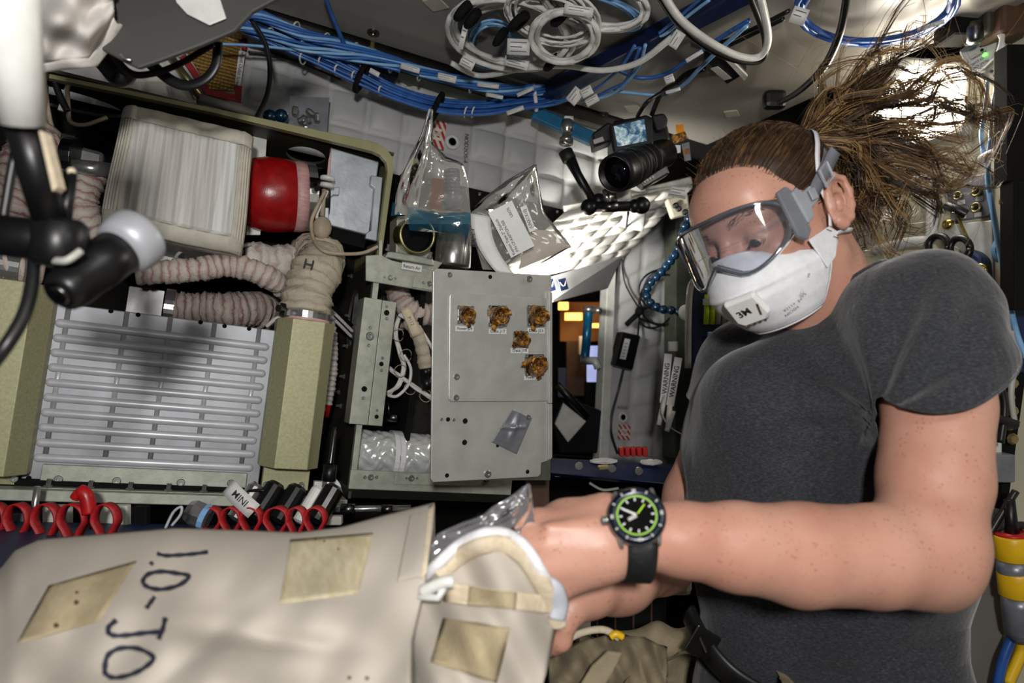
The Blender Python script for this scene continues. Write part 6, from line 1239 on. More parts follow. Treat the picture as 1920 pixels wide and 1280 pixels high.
for (a, b, r_) in ((1798, 368, 9), (1833, 360, 10), (1832, 390, 10), (1800, 396, 9)):
    p = rx(a, b, .007); mb = MB(); mb.lathe([(r_ * .00085, 0), (r_ * .00085, .006), (r_ * .0006, .006), (r_ * .0006, .002), (1e-5, .002)], p, NX, 20); jo = ob('jack', mb, 'gold_metal', cpn, True); mb = MB(); mb.lathe([(r_ * .0003, .002), (r_ * .0003, .005)], p, NX, 10); ob('jack_core', mb, 'black_matte', jo)
for (a, b) in ((1802, 379), (1836, 372), (1834, 402), (1804, 406)): ob('jack_label', xpoly([(a - 7, b - 3), (a + 7, b - 5), (a + 7, b + 3), (a - 7, b + 5)], .007, .001), 'label_white', cpn)
cable('jack_plug', [rx(1775, 385, .03), rx(1792, 392, .03), rx(1812, 402, .02)], .008, 'wire_black', 'black plug lying across the jack panel', n=8, cat='plug')
cable('copper_wire', [rx(1796, 406, .02), rx(1804, 425, .02), rx(1816, 450, .02)], .0026, 'brass', 'copper coloured wire below the jack panel')
tag(ob('white_corner_plate', xpoly([(1764, 424), (1784, 420), (1860, 412), (1862, 540), (1830, 500), (1800, 470), (1762, 452)], .004, .004), 'white_metal', bevel=.002), 'pale stepped cover plate under the jack panel', 'plate')
mb = MB(); mb.lathe([(.006, 0), (.010, .002), (.010, .005), (.006, .009), (1e-5, .010)], rx(1780, 421, .004), NX, 14); tag(ob('dome_screw', mb, 'brass', smooth=True), 'shiny dome screw at the plate corner', 'screw')
mb = MB(); mb.tube(spline([rx(1640, 470, .03), rx(1700, 455, .03), rx(1740, 450, .03), rx(1748, 430, .03), rx(1745, 360, .03)], 6), .010, 8); tag(ob('white_bent_rail', mb, 'wire_white', smooth=True), 'white bent tube rail behind the hair ends', 'rail')
scs = thing('scissors', 'black handled scissors hooked on the rack above the shoulder', 'scissors', rx(1785, 470, .04))
for s_, (cx, cy) in ((1, (1760, 462)), (-1, (1800, 466))): mb = MB(); mb.tube([rx(cx + 19 * math.cos(q), cy + 20 * math.sin(q), .05) for q in np.linspace(0, 2 * math.pi, 20)], .006, 8); ob('handle', mb, 'black_plastic', scs, True)
mb = MB(); mb.prism([rx(a, b, .045) for a, b in ((1776, 478), (1786, 478), (1800, 560), (1790, 560))], (.003, 0, 0)); ob('blade', mb, 'steel', scs)
tag(ob('navy_tool_pouch', xpoly([(1770, 480), (1822, 465), (1840, 480), (1848, 560), (1780, 600)], .03, .03), 'navy', bevel=.006), 'navy fabric pouch behind the shoulder holding scissors', 'pouch')
mb = MB(); mb.tube([rx(1838 + 11 * math.cos(q), 508 + 12 * math.sin(q), .055) for q in np.linspace(0, 2 * math.pi, 18)], .0025, 6); mb.tube([rx(1818 + 9 * math.cos(q), 500 + 10 * math.sin(q), .05) for q in np.linspace(0, 2 * math.pi, 18)], .002, 6); tag(ob('steel_rings', mb, 'brass', smooth=True), 'two thin steel finger rings hanging on the navy pouch', 'ring')
# seat track strip with rings, black cabinet edge, cables
st = thing('seat_track', 'black seat track strip with brass rings at the frame edge', 'track', rx(1900, 450)); ob('strip', xpoly([(1881, 330), (1915, 330), (1915, 545), (1881, 545)], .012, .012), 'black_matte', st, bevel=.002)
for k, (a, b, w_) in enumerate(((1890, 374, 15), (1896, 408, 12), (1900, 512, 12))): mb = MB(); mb.tube([rx(a + w_ * math.cos(q), b + 8 * math.sin(q) - 5 * math.cos(q), .03) for q in np.linspace(0, 2 * math.pi, 18)], .0022, 6); ob('ring', mb, 'brass', st, True)
for k in range(6): mb = MB(); mb.lathe([(.006, 0), (.008, .003), (.005, .006)], rx(1903, 350 + k * 34, .013), NX, 8); ob('stud', mb, 'gold_metal', st)
kb = thing('rotary_control', 'large black knob with pale ring on the seat track', 'knob', rx(1895, 468)); kp = rx(1890, 466, .03); mb = MB(); mb.lathe([(.022, 0), (.024, .008), (.020, .012)], kp, NX + Vector((0, .3, 0)), 20); ob('ring', mb, 'wire_lightblue', kb, True); mb = MB(); mb.lathe([(.018, .0), (.019, .03), (.014, .05)], kp, NX + Vector((0, -1.2, -.2)), 20); ob('cap', mb, 'black_plastic', kb, True)
tag(pbox('black_cabinet', 1890, 82, 1990, 340, .98, .03, 'black_matte'), 'black cabinet edge at the upper frame corner', 'cabinet'); tag(pbox('black_case', 1902, 338, 1990, 580, .97, .03, 'black_matte'), 'black case edge beside the seat track', 'case')
tag(pbox('navy_bag', 1862, 548, 1990, 700, 1.05, .03, 'navy', bevel=.01), 'navy fabric bag behind the sleeve', 'bag')
for k, (pth, r_, m_, lb_) in enumerate(((((1885, 0), (1880, 40), (1878, 80), (1868, 110)), .004, 'wire_white', 'white cable bundle end by the control box'), (((1858, 260), (1852, 330), (1866, 420), (1880, 500), (1905, 620), (1930, 680)), .0042, 'wire_lightblue', 'grey blue hose running down past the knob'), (((1852, 150), (1848, 200), (1840, 250), (1845, 300)), .003, 'wire_lightblue', 'pale blue line below the control box'), (((1868, 110), (1850, 128), (1835, 135)), .005, 'wire_grey', 'grey lead plugged under the control box'), (((1838, 300), (1860, 288), (1885, 285)), .008, 'wire_white', 'short white strap by the black cabinet'), (((1872, 60), (1882, 100), (1862, 190), (1856, 270)), .003, 'wire_white', 'thin white wire along the black cabinet'))):
    cable('wall_cable', [rx(a, b, .07) for a, b in pth], r_, m_, lb_)
clu = np.random.default_rng(77)
# dark clutter at the upper right corner
for k, (x0, y0, x1, y1, m_, lb_) in enumerate(((1790, 0, 1850, 62, 'black_matte', 'dark bracket beside the ceiling at the upper corner'), (1850, 10, 1890, 60, 'olive_dark', 'dark olive fitting at the upper corner'), (1880, -20, 1935, 60, 'brown_dark', 'dark brown box in the top corner'))): tag(pbox('corner_fitting', x0, y0, x1, y1, 1.12 - .02 * k, .06, m_, bevel=.006), lb_, 'fitting')
mb = MB(); mb.lathe([(.010, 0), (.012, .01), (.012, .03), (.008, .034)], P(1828, 42, 1.1), -UP, 14); tag(ob('threaded_stud', mb, 'dark_steel', smooth=True), 'dark threaded stud above the control box', 'stud')
tag(pbox('wedge_fitting', 1436, 165, 1478, 200, 1.40, .03, 'black_plastic', bevel=.01), 'black rounded pad at the ceiling edge above the head', 'pad')
# below: dark rack column with yellow banded connectors
for k, (x, y, lb_) in enumerate(((1898, 1002, 'upper yellow banded grey connector beside the elbow'), (1906, 1070, 'lower yellow banded grey connector beside the elbow'))):
    d_ = .98; t = thing('banded_connector', lb_, 'connector', P(x, y, d_)); ax_c = -UP + RIGHT * .08; o_c = P(x, y, d_)
    mb = MB(); mb.lathe([(.023, 0), (.0245, .003), (.0245, .034), (.022, .036)], o_c, ax_c, 24); ob('yellow_band', mb, 'yellow_plastic', t, True); mb = MB(); mb.lathe([(.0225, -.003), (.0228, .0), (.020, .0005)], o_c, ax_c, 24); ob('red_lip', mb, 'red_plastic', t, True)
    mb = MB(); mb.lathe([(.0215, .035), (.0225, .05), (.021, .085), (.015, .10)], o_c, ax_c, 24); ob('shell', mb, 'tape_grey', t, True); mb = MB(); mb.tube([o_c - ax_c * .05, o_c - ax_c * .02, o_c + ax_c * .002], [.007, .008, .010], 10); ob('plug', mb, 'black_plastic', t, True)
mat('lower_cover', '#6e6b66', '#78756f', .5, scale=6)
tag(ob('lower_cover', xpoly([(1780, 930), (1885, 960), (1880, 1330), (1760, 1330)], .02, .02), 'lower_cover', bevel=.003), 'grey lower cover panel beside the elbow', 'cover')
tag(pbox('rack_column', 1878, 700, 1990, 1320, 1.06, .03, 'black_matte'), 'black rack column at the lower frame edge', 'column'); tag(pbox('white_box', 1842, 826, 1880, 902, 1.04, .05, 'white_metal', bevel=.003), 'small white box behind the upper arm', 'box'); tag(pbox('grey_box', 1862, 852, 1905, 905, 1.02, .03, 'tape_grey', bevel=.003), 'small grey box beside the white one', 'box')
for k, (pth, r_, m_, lb_) in enumerate(((((1880, 640), (1872, 700), (1884, 760), (1876, 830)), .005, 'wire_black', 'black cable beside the sleeve'), (((1860, 780), (1885, 790), (1905, 795)), .008, 'wire_black', 'black cable clamp loop behind the arm'), (((1850, 1010), (1880, 960), (1905, 920)), .005, 'wire_black', 'black cable slanting behind the elbow'), (((1845, 1025), (1890, 990), (1920, 985)), .006, 'wire_black', 'thick black cable near the yellow connectors'), (((1925, 1160), (1915, 1220), (1890, 1280)), .008, 'yellow_plastic', 'yellow hose at the lower corner'), (((1900, 1190), (1880, 1240), (1870, 1290)), .007, 'wire_blue_dark', 'blue hose at the lower corner'), (((1896, 620), (1902, 680), (1896, 740), (1904, 800)), .004, 'wire_grey', 'grey wire on the rack column'))):
    cable('column_cable', [P(a, b, .99) for a, b in pth], r_, m_, lb_)
for k in range(8):
    p = P(1890 + 6 * (k % 2), 640 + k * 26, 1.04); mb = MB(); mb.lathe([(.006, 0), (.009, .003), (.006, .008)], p, -FWD, 8); tag(ob('brass_stud', mb, 'gold_metal'), 'small brass stud on the black rack column', 'stud', 'brass studs on the rack column')
# olive pouch under the arms, beside the trousers
pp = thing('olive_pouch', 'olive canvas pouch with yellow clip below the hands', 'pouch', P(1110, 1270, .75))
def pch(u, v):
    x = 1030 + 220 * u; yt = float(np.interp(u, [0, .25, .5, .8, 1], [1235, 1205, 1190, 1195, 1215])); return P(x, yt + 140 * v, .78 - .05 * math.sin(math.pi * min(v * .7 + .1, 1)) + .008 * math.sin(u * 15 + v * 6) + .005 * math.sin(u * 31 - v * 9))
mb = MB(); mb.grid(pch, 40, 20); ob('cloth', mb, 'khaki', pp, True, solid=.004)
mb = MB(); mb.tube(spline([P(1030, 1226, .74), P(1080, 1190, .74), P(1130, 1180, .74), P(1160, 1196, .74)], 6), .004, 8); ob('strap', mb, 'canvas_strap', pp, True); mb = MB(); mb.tube(spline([P(1145, 1194, .735), P(1155, 1188, .735), P(1168, 1194, .735)], 5), .004, 8); ob('yellow_clip', mb, 'yellow_plastic', pp, True)
mb = MB(); mb.prism([P(a, b, .70) for a, b in ((1085, 1290), (1110, 1250), (1140, 1222), (1168, 1225), (1150, 1260), (1120, 1310))], FWD * .006); ob('flap', mb, 'khaki_light', pp, bevel=.002)
# ================================================================ PERSON
# camera-aligned metres for sculpting: c(px,py,d) = (right, up, depth)
def c3(px, py, d): return np.array([(px - 960) / FPX * d, (640 - py) / FPX * d, d])
def to_world(a): return CAM + RIGHT * float(a[0]) + UP * float(a[1]) + FWD * float(a[2])
class Field:
    """smooth union of blobs on a voxel grid, meshed with surface nets"""
    def __init__(s, lo, hi, h):
        s.lo = np.array(lo, float); s.h = h; s.n = np.ceil((np.array(hi) - s.lo) / h).astype(int) + 1
        s.g = np.full(s.n, .06, np.float32)
    def block(s, a, b):
        i0 = np.clip(np.floor((a - s.lo) / s.h).astype(int), 0, s.n); i1 = np.clip(np.ceil((b - s.lo) / s.h).astype(int) + 1, 0, s.n)
        if np.any(i1 <= i0): return None
        ax = [s.lo[k] + s.h * np.arange(i0[k], i1[k]) for k in range(3)]
        return tuple(slice(i0[k], i1[k]) for k in range(3)), ax[0][:, None, None], ax[1][None, :, None], ax[2][None, None, :]
    def comb(s, sl, d, k, sub):
        g = s.g[sl]; d = d.astype(np.float32)
        if sub:
            h = np.clip(.5 - .5 * (g + d) / k, 0, 1); s.g[sl] = g + (-d - g) * h + k * h * (1 - h)
        else:
            h = np.clip(.5 + .5 * (d - g) / k, 0, 1); s.g[sl] = d + (g - d) * h - k * h * (1 - h)
    def cap(s, p, r0, q, r1, k=.012, sub=False):
        p, q = np.array(p), np.array(q); m = max(r0, r1) + .05
        B = s.block(np.minimum(p, q) - m, np.maximum(p, q) + m)
        if B is None: return
        sl, x, y, z = B; v = q - p; L = max(v.dot(v), 1e-12)
        t = np.clip(((x - p[0]) * v[0] + (y - p[1]) * v[1] + (z - p[2]) * v[2]) / L, 0, 1)
        d = np.sqrt((x - p[0] - t * v[0]) ** 2 + (y - p[1] - t * v[1]) ** 2 + (z - p[2] - t * v[2]) ** 2) - (r0 + (r1 - r0) * t)
        s.comb(sl, d, k, sub)
    def chain(s, pts, k=.012):
        for (a, ra), (b, rb) in zip(pts, pts[1:]): s.cap(a, ra, b, rb, k)
    def ell(s, c, A, r, k=.012, sub=False):
        """ellipsoid: rows of A are its axes, r its radii"""
        c = np.array(c); A = np.array(A); m = max(r) + .04; B = s.block(c - m, c + m)
        if B is None: return
        sl, x, y, z = B; x = x - c[0]; y = y - c[1]; z = z - c[2]
        e = [(A[i][0] * x + A[i][1] * y + A[i][2] * z) for i in range(3)]
        k0 = np.sqrt(sum((e[i] / r[i]) ** 2 for i in range(3))); k1 = np.sqrt(sum((e[i] / r[i] ** 2) ** 2 for i in range(3)))
        s.comb(sl, k0 * (k0 - 1) / np.maximum(k1, 1e-6), k, sub)
    def at(s, p):
        i = np.clip(((np.asarray(p) - s.lo) / s.h).round().astype(int), 0, s.n - 1); return s.g[i[..., 0], i[..., 1], i[..., 2]]
    def nets(s):
        g = s.g; ins = g < 0
        c = [ins[i:ins.shape[0] - 1 + i, j:ins.shape[1] - 1 + j, k:ins.shape[2] - 1 + k] for i in (0, 1) for j in (0, 1) for k in (0, 1)]
        tot = sum(a.astype(np.int8) for a in c); act = (tot > 0) & (tot < 8); idx = np.argwhere(act)
        vid = np.full(act.shape, -1, np.int32); vid[act] = np.arange(len(idx))
        acc = np.zeros((len(idx), 3)); cnt = np.zeros(len(idx))
        cor = [(i, j, k) for i in (0, 1) for j in (0, 1) for k in (0, 1)]
        val = {q: g[idx[:, 0] + q[0], idx[:, 1] + q[1], idx[:, 2] + q[2]] for q in cor}
        for a in cor:
            for ax in range(3):
                if a[ax]: continue
                b = list(a); b[ax] = 1; b = tuple(b); va, vb = val[a], val[b]; m = (va < 0) != (vb < 0)
                t = np.where(m, va / np.where(np.abs(va - vb) < 1e-9, 1, va - vb), 0); pt = np.tile(np.array(a, float), (len(idx), 1)); pt[:, ax] += t
                acc[m] += pt[m]; cnt[m] += 1
        V = s.lo + s.h * (idx + acc / cnt[:, None]); F = []
        for ax in range(3):
            u, w_ = (ax + 1) % 3, (ax + 2) % 3
            sl0 = [slice(None)] * 3; sl1 = [slice(None)] * 3; sl0[ax] = slice(0, -1); sl1[ax] = slice(1, None)
            e = ins[tuple(sl0)] != ins[tuple(sl1)]; E = np.argwhere(e)
            E = E[(E[:, u] > 0) & (E[:, w_] > 0) & (E[:, u] < act.shape[u]) & (E[:, w_] < act.shape[w_])]
            fl = ins[E[:, 0], E[:, 1], E[:, 2]]; q = []
            for (du, dw) in ((-1, -1), (0, -1), (0, 0), (-1, 0)):
                k = E.copy(); k[:, u] += du; k[:, w_] += dw; q.append(vid[k[:, 0], k[:, 1], k[:, 2]])
            q = np.stack(q, 1); q[~fl] = q[~fl][:, ::-1]; F.append(q)
        return V, np.concatenate(F)
def relax(V, F, it, lam=.5, mask=None):
    e = np.concatenate([F[:, [0, 1]], F[:, [1, 2]], F[:, [2, 3]], F[:, [3, 0]]]); n = len(V)
    deg = np.bincount(e.ravel(), minlength=n).astype(float); deg[deg == 0] = 1
    for _ in range(it):
        A = np.zeros_like(V)
        for k in range(3): A[:, k] = (np.bincount(e[:, 0], V[e[:, 1], k], n) + np.bincount(e[:, 1], V[e[:, 0], k], n)) / deg
        d = (A - V) * lam
        if mask is not None: d *= mask[:, None]
        V = V + d
    return V
def np_obj(name, V, F, mats, parent=None, smooth=True, uv=None):
    mb = MB(); W = np.array([CAM + RIGHT * 0])[0]; Rm = np.array([RIGHT, UP, FWD]); Wv = np.array(CAM) + V @ Rm
    # camera frame (right, up, depth) is left-handed, so faces are flipped
    mb.v = [tuple(p) for p in Wv]; mb.f = [tuple(int(i) for i in f[::-1]) for f in F]; mb.mi = [0] * len(F)
    return ob(name, mb, mats, parent, smooth)
# ---- head pose
HS = .94
yaw, pit, rol = math.radians(34), math.radians(23), math.radians(13)
f0 = np.array([-math.cos(yaw), 0, -math.sin(yaw)]); l0 = np.array([math.sin(yaw), 0, -math.cos(yaw)]); y0 = np.array([0, 1., 0])
hF = f0 * math.cos(pit) - y0 * math.sin(pit); hU = f0 * math.sin(pit) + y0 * math.cos(pit)
hL = l0 * math.cos(rol) + hU * math.sin(rol); hU = hU * math.cos(rol) - l0 * math.sin(rol)
H0 = c3(1553, 384, .742) - hL * .074 * HS + hF * .003
def hl(F, L, U): return H0 + (hF * F + hL * L + hU * U) * (.01 * HS)
def HW(F, L, U): return to_world(hl(F, L, U))
HA = [hF, hL, hU]
def build_body():
    fd = Field((-.02, -.62, .42), (.62, .34, 1.08), .0028)
    E = lambda F, L, U, r, k=.012, sub=False: fd.ell(hl(F, L, U), HA, [q * .01 * HS for q in r], k, sub)
    # head
    E(-1.2, 0, 4.6, (9.4, 7.3, 8.0)); E(3.6, 0, -1.5, (5.9, 6.1, 8.4), .02); E(4.0, 0, -6.2, (4.6, 4.7, 3.8), .02); E(7.4, 0, -8.2, (1.9, 2.1, 1.7), .02)
    E(6.0, 0, 5.0, (3.6, 5.6, 3.8), .02)
    for s_ in (-1, 1):
        fd.cap(hl(8.7, s_ * .8, 2.6), .010, hl(7.3, s_ * 4.6, 2.6), .010, .012)        # brow
        E(6.9, s_ * 4.4, -1.6, (2.0, 1.9, 1.7), .016)                                   # cheekbone
        fd.cap(hl(1.5, s_ * 5.3, -4), .014, hl(5.0, s_ * 3.4, -7.6), .013, .02)        # jaw line
        E(9.6, s_ * 3.2, .35, (1.7, 1.9, 1.35), .010, True)                             # eye socket
        E(7.75, s_ * 3.2, .35, (1.42, 1.45, 1.30), .006)                                # lids over the eyeball
        E(9.35, s_ * 3.25, -.18, (1.0, 1.25, .22), .003, True)                          # slit between the lids
    fd.cap(hl(9.3, 0, 1.4), .0075, hl(11.0, 0, -2.4), .0105, .008); E(10.9, 0, -2.7, (1.1, 1.0, .9), .008)
    for s_ in (-1, 1): E(10.0, s_ * 1.25, -3.0, (.9, .75, .75), .006)
    E(9.0, 0, -5.4, (1.0, 2.2, .7), .008); E(8.9, 0, -6.7, (1.0, 2.0, .7), .008)
    # neck and shoulders
    nk = [(hl(-2.6, 0, -4), .056), (hl(-2.2, 0, -9), .053), (c3(1565, 590, .86), .058), (c3(1580, 660, .88), .075)]
    fd.chain(nk, .03)
    fd.cap(hl(-.5, 5.2, -5.5), .012, c3(1500, 640, .80), .010, .02)                    # neck tendon
    fd.cap(c3(1610, 610, .86), .045, c3(1735, 610, .74), .05, .03); fd.cap(c3(1540, 660, .90), .045, c3(1410, 710, .95), .04, .03)
    fd.chain([(c3(1570, 710, .89), .075), (c3(1560, 900, .88), .075), (c3(1560, 1300, .88), .075)], .04)
    # near arm
    R = lambda px, d: px * SL(d)
    fd.chain([(c3(1748, 600, .72), R(84, .72)), (c3(1756, 760, .67), R(93, .67)), (c3(1750, 900, .64), R(95, .64)), (c3(1740, 1010, .615), R(88, .615)), (c3(1734, 1040, .61), R(82, .61))], .008)
    fd.cap(c3(1738, 1040, .61), R(84, .61), c3(1640, 1042, .595), R(93, .595), .03)
    fd.chain([(c3(1640, 1042, .595), R(93, .595)), (c3(1500, 1039, .58), R(94, .58)), (c3(1380, 1024, .565), R(81, .565)), (c3(1280, 1011, .556), R(68, .556)), (c3(1200, 1004, .55), R(59, .55))], .008)
    fd.cap(c3(1788, 1104, .625), R(30, .62), c3(1765, 1085, .62), R(42, .62), .03)     # elbow tip
    # near hand: back of the hand, five fingers bent into the bag
    wr_ = c3(1185, 1004, .55)
    kn = [(c3(1010, 985, .555), .0135), (c3(1000, 1020, .538), .0140), (c3(1012, 1062, .534), .0135), (c3(1042, 1100, .540), .0120)]
    for (q, r) in kn: fd.cap(wr_ + (q - wr_) * .25, .019, q, r, .014)
    fd.cap(c3(1120, 1025, .545), .024, c3(1060, 1035, .55), .022, .02)
    fing = [[(935, 1010, .575, .0105), (905, 1060, .60, .0095), (900, 1100, .62, .0085)], [(930, 1050, .562, .011), (895, 1100, .59, .0098), (890, 1145, .61, .009)], [(945, 1100, .556, .0105), (915, 1150, .58, .0095), (910, 1185, .60, .0088)], [(985, 1140, .556, .0095), (955, 1180, .575, .0085), (945, 1205, .59, .0078)]]
    for (q, r), fl in zip(kn, fing):
        pts = [(q, r)] + [(c3(a, b, d), rr_) for a, b, d, rr_ in fl]; fd.chain(pts, .005)
    fd.chain([(c3(1135, 965, .558), .018), (c3(1060, 975, .572), .0155), (c3(1000, 990, .59), .0125), (c3(950, 1030, .61), .0105)], .012)   # thumb leaves the side of the palm
    for (a, b) in (((1170, 985), (1030, 990)), ((1165, 1010), (1025, 1022)), ((1170, 1035), (1040, 1062))): fd.cap(c3(*a, .532), .0035, c3(*b, .527), .0045, .010)   # tendons
    # far arm, reaching in from below
    fd.chain([(c3(1405, 710, .96), .044), (c3(1350, 820, .93), .043), (c3(1306, 930, .90), .042), (c3(1290, 1005, .86), .041)], .01)
    fd.chain([(c3(1290, 1008, .86), .041), (c3(1235, 1040, .78), .040), (c3(1160, 1078, .68), .034), (c3(1105, 1100, .645), .027)], .02)
    w2 = c3(1105, 1100, .645)
    for (q, r, fl) in ((c3(1075, 1140, .62), .014, [(1058, 1170, .61), (1052, 1200, .61), (1040, 1212, .615)]), (c3(1050, 1130, .625), .013, [(1015, 1160, .615), (995, 1195, .61), (985, 1225, .61)]), (c3(1040, 1115, .635), .013, [(1000, 1140, .63), (970, 1180, .625), (960, 1210, .62)]), (c3(1035, 1100, .65), .012, [(995, 1120, .65), (960, 1160, .645), (950, 1190, .64)])):
        fd.cap(w2, .020, q, r, .014); fd.chain([(q, r)] + [(c3(*x), .0105 - .001 * i) for i, x in enumerate(fl)], .005)
    fd.chain([(c3(1085, 1115, .635), .018), (c3(1040, 1095, .66), .014), (c3(1000, 1090, .67), .011)], .01)
    return fd
fd = build_body(); V, F_ = fd.nets(); V = relax(V, F_, 2, .5)
person = thing('person', 'person in grey t-shirt with goggles and respirator reaching into a canvas bag', 'person', to_world(c3(1560, 1280, .86)))
np_obj('body', V, F_, 'skin', person)
# near ear: shell with rim, hollow and lobe
def build_ear(side):
    e = Field(hl(-1, side * 7.4, 0) - .05, hl(-1, side * 7.4, 0) + .05, .0011)
    A = [hF * .94 - hU * .34, hL, hU * .94 + hF * .34]; oF = hF - hL * side * .35; oF /= np.linalg.norm(oF)
    u = hU * .96 - hF * .28; f = np.cross(u, hL); f = f / np.linalg.norm(f); f = f if f.dot(hF) > 0 else -f
    lat = hL * side; c = hl(-.9, side * 7.35, .1)
    tilt = lat * .82 - f * .57; tilt /= np.linalg.norm(tilt); q_ = lambda a, b, o: c + f * (a * .01) + u * (b * .01) + tilt * (o * .01)
    n3 = np.cross(f, u); n3 = n3 / np.linalg.norm(n3); n3 = n3 if n3.dot(lat) > 0 else -n3
    e.ell(q_(-.3, 0, .35), [f, n3, u], [.0175, .0050, .029], .004)
    rim = [(.9, -.6), (1.05, .9), (.6, 2.2), (-.5, 2.9), (-1.6, 2.4), (-2.05, 1.0), (-1.85, -.6), (-1.2, -1.9), (-.3, -2.6), (.45, -2.2)]
    pts = [(q_(a, b, .55 + .35 * max(0, -a) * .6), .0040 if b > -1.5 else .0050) for a, b in rim]; e.chain(pts, .003)
    e.chain([(q_(.3, 1.7, .5), .0022), (q_(-.8, 1.2, .6), .0030), (q_(-1.1, .1, .6), .0030), (q_(-.7, -1.0, .55), .0030)], .004)
    e.ell(q_(-.15, -.15, .75), [f, n3, u], [.0084, .0078, .0104], .003, True); e.ell(q_(-.9, 1.9, .85), [f, n3, u], [.006, .003, .004], .003, True)
    e.chain([(q_(.75, -.1, .55), .0040), (q_(.8, -.8, .5), .0032)], .003); e.ell(q_(-.25, -2.35, .5), [f, n3, u], [.0085, .0048, .0075], .004)
    return e
for sd_ in (1, -1):
    e = build_ear(sd_); v_, f_ = e.nets(); np_obj('ear', relax(v_, f_, 1, .4), f_, 'skin', person)
# eyes
mat('eye_white', '#cfc6c0', '#d8d0ca', .15); mat('iris', '#1d2026', '#2c3038', .1)
for s_ in (-1, 1):
    c = hl(7.75, s_ * 3.2, .35); mb = MB(); mb.ball(to_world(c), .0128 * HS, 24, 16); eo = ob('eye', mb, 'eye_white', person, True)
    look = hF * .86 - hU * .46; look = look / np.linalg.norm(look); mb = MB(); mb.lathe([(.0062, .0112), (.0056, .0122), (.003, .0131), (1e-5, .0133)], to_world(c), to_world(look) - CAM, 20); ob('iris', mb, 'iris', eo, True)
    mb = MB()
    for k in range(16):
        a = (k / 15 - .5) * 2.2; p0 = hl(9.05 - .55 * abs(a) ** 1.5, s_ * 3.2 + a * 1.1, .02 - .12 * abs(a)); p1 = p0 + hF * .006 - hU * (.0035 + .001 * (k % 3)) + hL * (a * .0016); mb.tube([to_world(p0), to_world((p0 + p1) / 2 - hU * .0008), to_world(p1)], [.00035, .0003, .0001], 4)
    ob('eyelashes', mb, 'hair_dark', eo)
    mb = MB(); q = np.random.default_rng(5 + s_)
    for k in range(90):
        a = q.random(); L_ = s_ * (1.4 + 3.9 * a); U_ = 2.55 + .75 * math.sin(a * 2.4) + (q.random() - .5) * .8; p0 = hl(10.05 - .075 * L_ ** 2, L_, U_); dr_ = hL * s_ * .8 + hU * (.35 - .5 * a); mb.tube([to_world(p0), to_world(p0 + dr_ * .007 + hF * .0006)], [.0003, .0001], 3)
    ob('eyebrow', mb, 'hair_dark', person)
# ---- t-shirt
def build_shirt():
    T = Field((.14, -.66, .50), (.66, .22, 1.14), .0036); S = Field((.14, -.66, .50), (.66, .22, 1.14), .0036)
    R = lambda px, d: px * SL(d)
    T.cap(c3(1408, 700, .95), R(88, .95), c3(1560, 690, .88), R(112, .88), .03); T.cap(c3(1560, 690, .88), R(112, .88), c3(1715, 615, .78), R(108, .78), .03)
    for (xa, ra, da) in ((1424, 108, .83), (1550, 145, .83), (1675, 130, .80)):
        T.chain([(c3(xa, 760, da), R(ra, da)), (c3(xa - 4, 1000, da), R(ra * .98, da)), (c3(xa - 6, 1330, da), R(ra * 1.0, da))], .03)
    T.cap(c3(1440, 800, .82), R(90, .82), c3(1550, 810, .79), R(76, .79), .07)      # chest
    T.cap(c3(1600, 585, .83), R(62, .83), c3(1725, 585, .755), R(97, .755), .04)  # shoulder slope
    T.cap(c3(1590, 650, .80), R(85, .80), c3(1690, 660, .735), R(86, .735), .06); T.cap(c3(1690, 660, .735), R(86, .735), c3(1690, 800, .76), R(90, .76), .06)
    S.chain([(c3(1742, 592, .725), R(103, .725)), (c3(1758, 680, .688), R(111, .688)), (c3(1768, 800, .655), R(115, .655))], .02)
    S2 = Field((.14, -.66, .50), (.66, .22, 1.14), .0036)
    S2.chain([(c3(1404, 700, .96), R(86, .96)), (c3(1356, 800, .92), R(76, .92)), (c3(1325, 900, .88), R(72, .88))], .02)
    U = Field((.14, -.66, .50), (.66, .22, 1.14), .0036); k = .045
    g = T.g
    for q in (S, S2):
        h = np.clip(.5 + .5 * (q.g - g) / k, 0, 1); g = q.g + (g - q.g) * h - k * h * (1 - h)
    U.g = g; return U, T, S, S2
U, T, S, S2 = build_shirt(); V, F_ = U.nets(); V = relax(V, F_, 3, .5)
cc = V[F_].mean(1)
def plane_past(p, a, b, tilt):
    """true for points beyond the plane through image line a-b at depth of a, b"""
    A, B = c3(*a), c3(*b); l = B - A; n = np.cross(l, np.array([0, 0, 1.0]) + np.array([0, tilt, 0])); n /= np.linalg.norm(n); n = n if n[1] < 0 else -n
    return (p - A) @ n > 0
cut = (S.at(cc) < T.at(cc) - .002) & (cc[:, 0] / cc[:, 2] * FPX + 960 > 1638) & plane_past(cc, (1640, 812, .61), (1900, 726, .61), .35)
cut |= (S2.at(cc) < T.at(cc) - .006) & (cc[:, 0] / cc[:, 2] * FPX + 960 < 1322) & plane_past(cc, (1270, 752, .88), (1340, 758, .88), .1)
na, nb = c3(1545, 470, .81), c3(1552, 640, .845); ax_ = (nb - na) / np.linalg.norm(nb - na); w_ = cc - na; rad = np.linalg.norm(w_ - np.outer(w_ @ ax_, ax_), axis=1)
cut |= (rad < .0655) & (w_ @ ax_ < .16)
cut |= cc[:, 1] < -.58
F_ = F_[~cut]; used = np.unique(F_); mp = np.full(len(V), -1); mp[used] = np.arange(len(used)); V = V[used]; F_ = mp[F_]
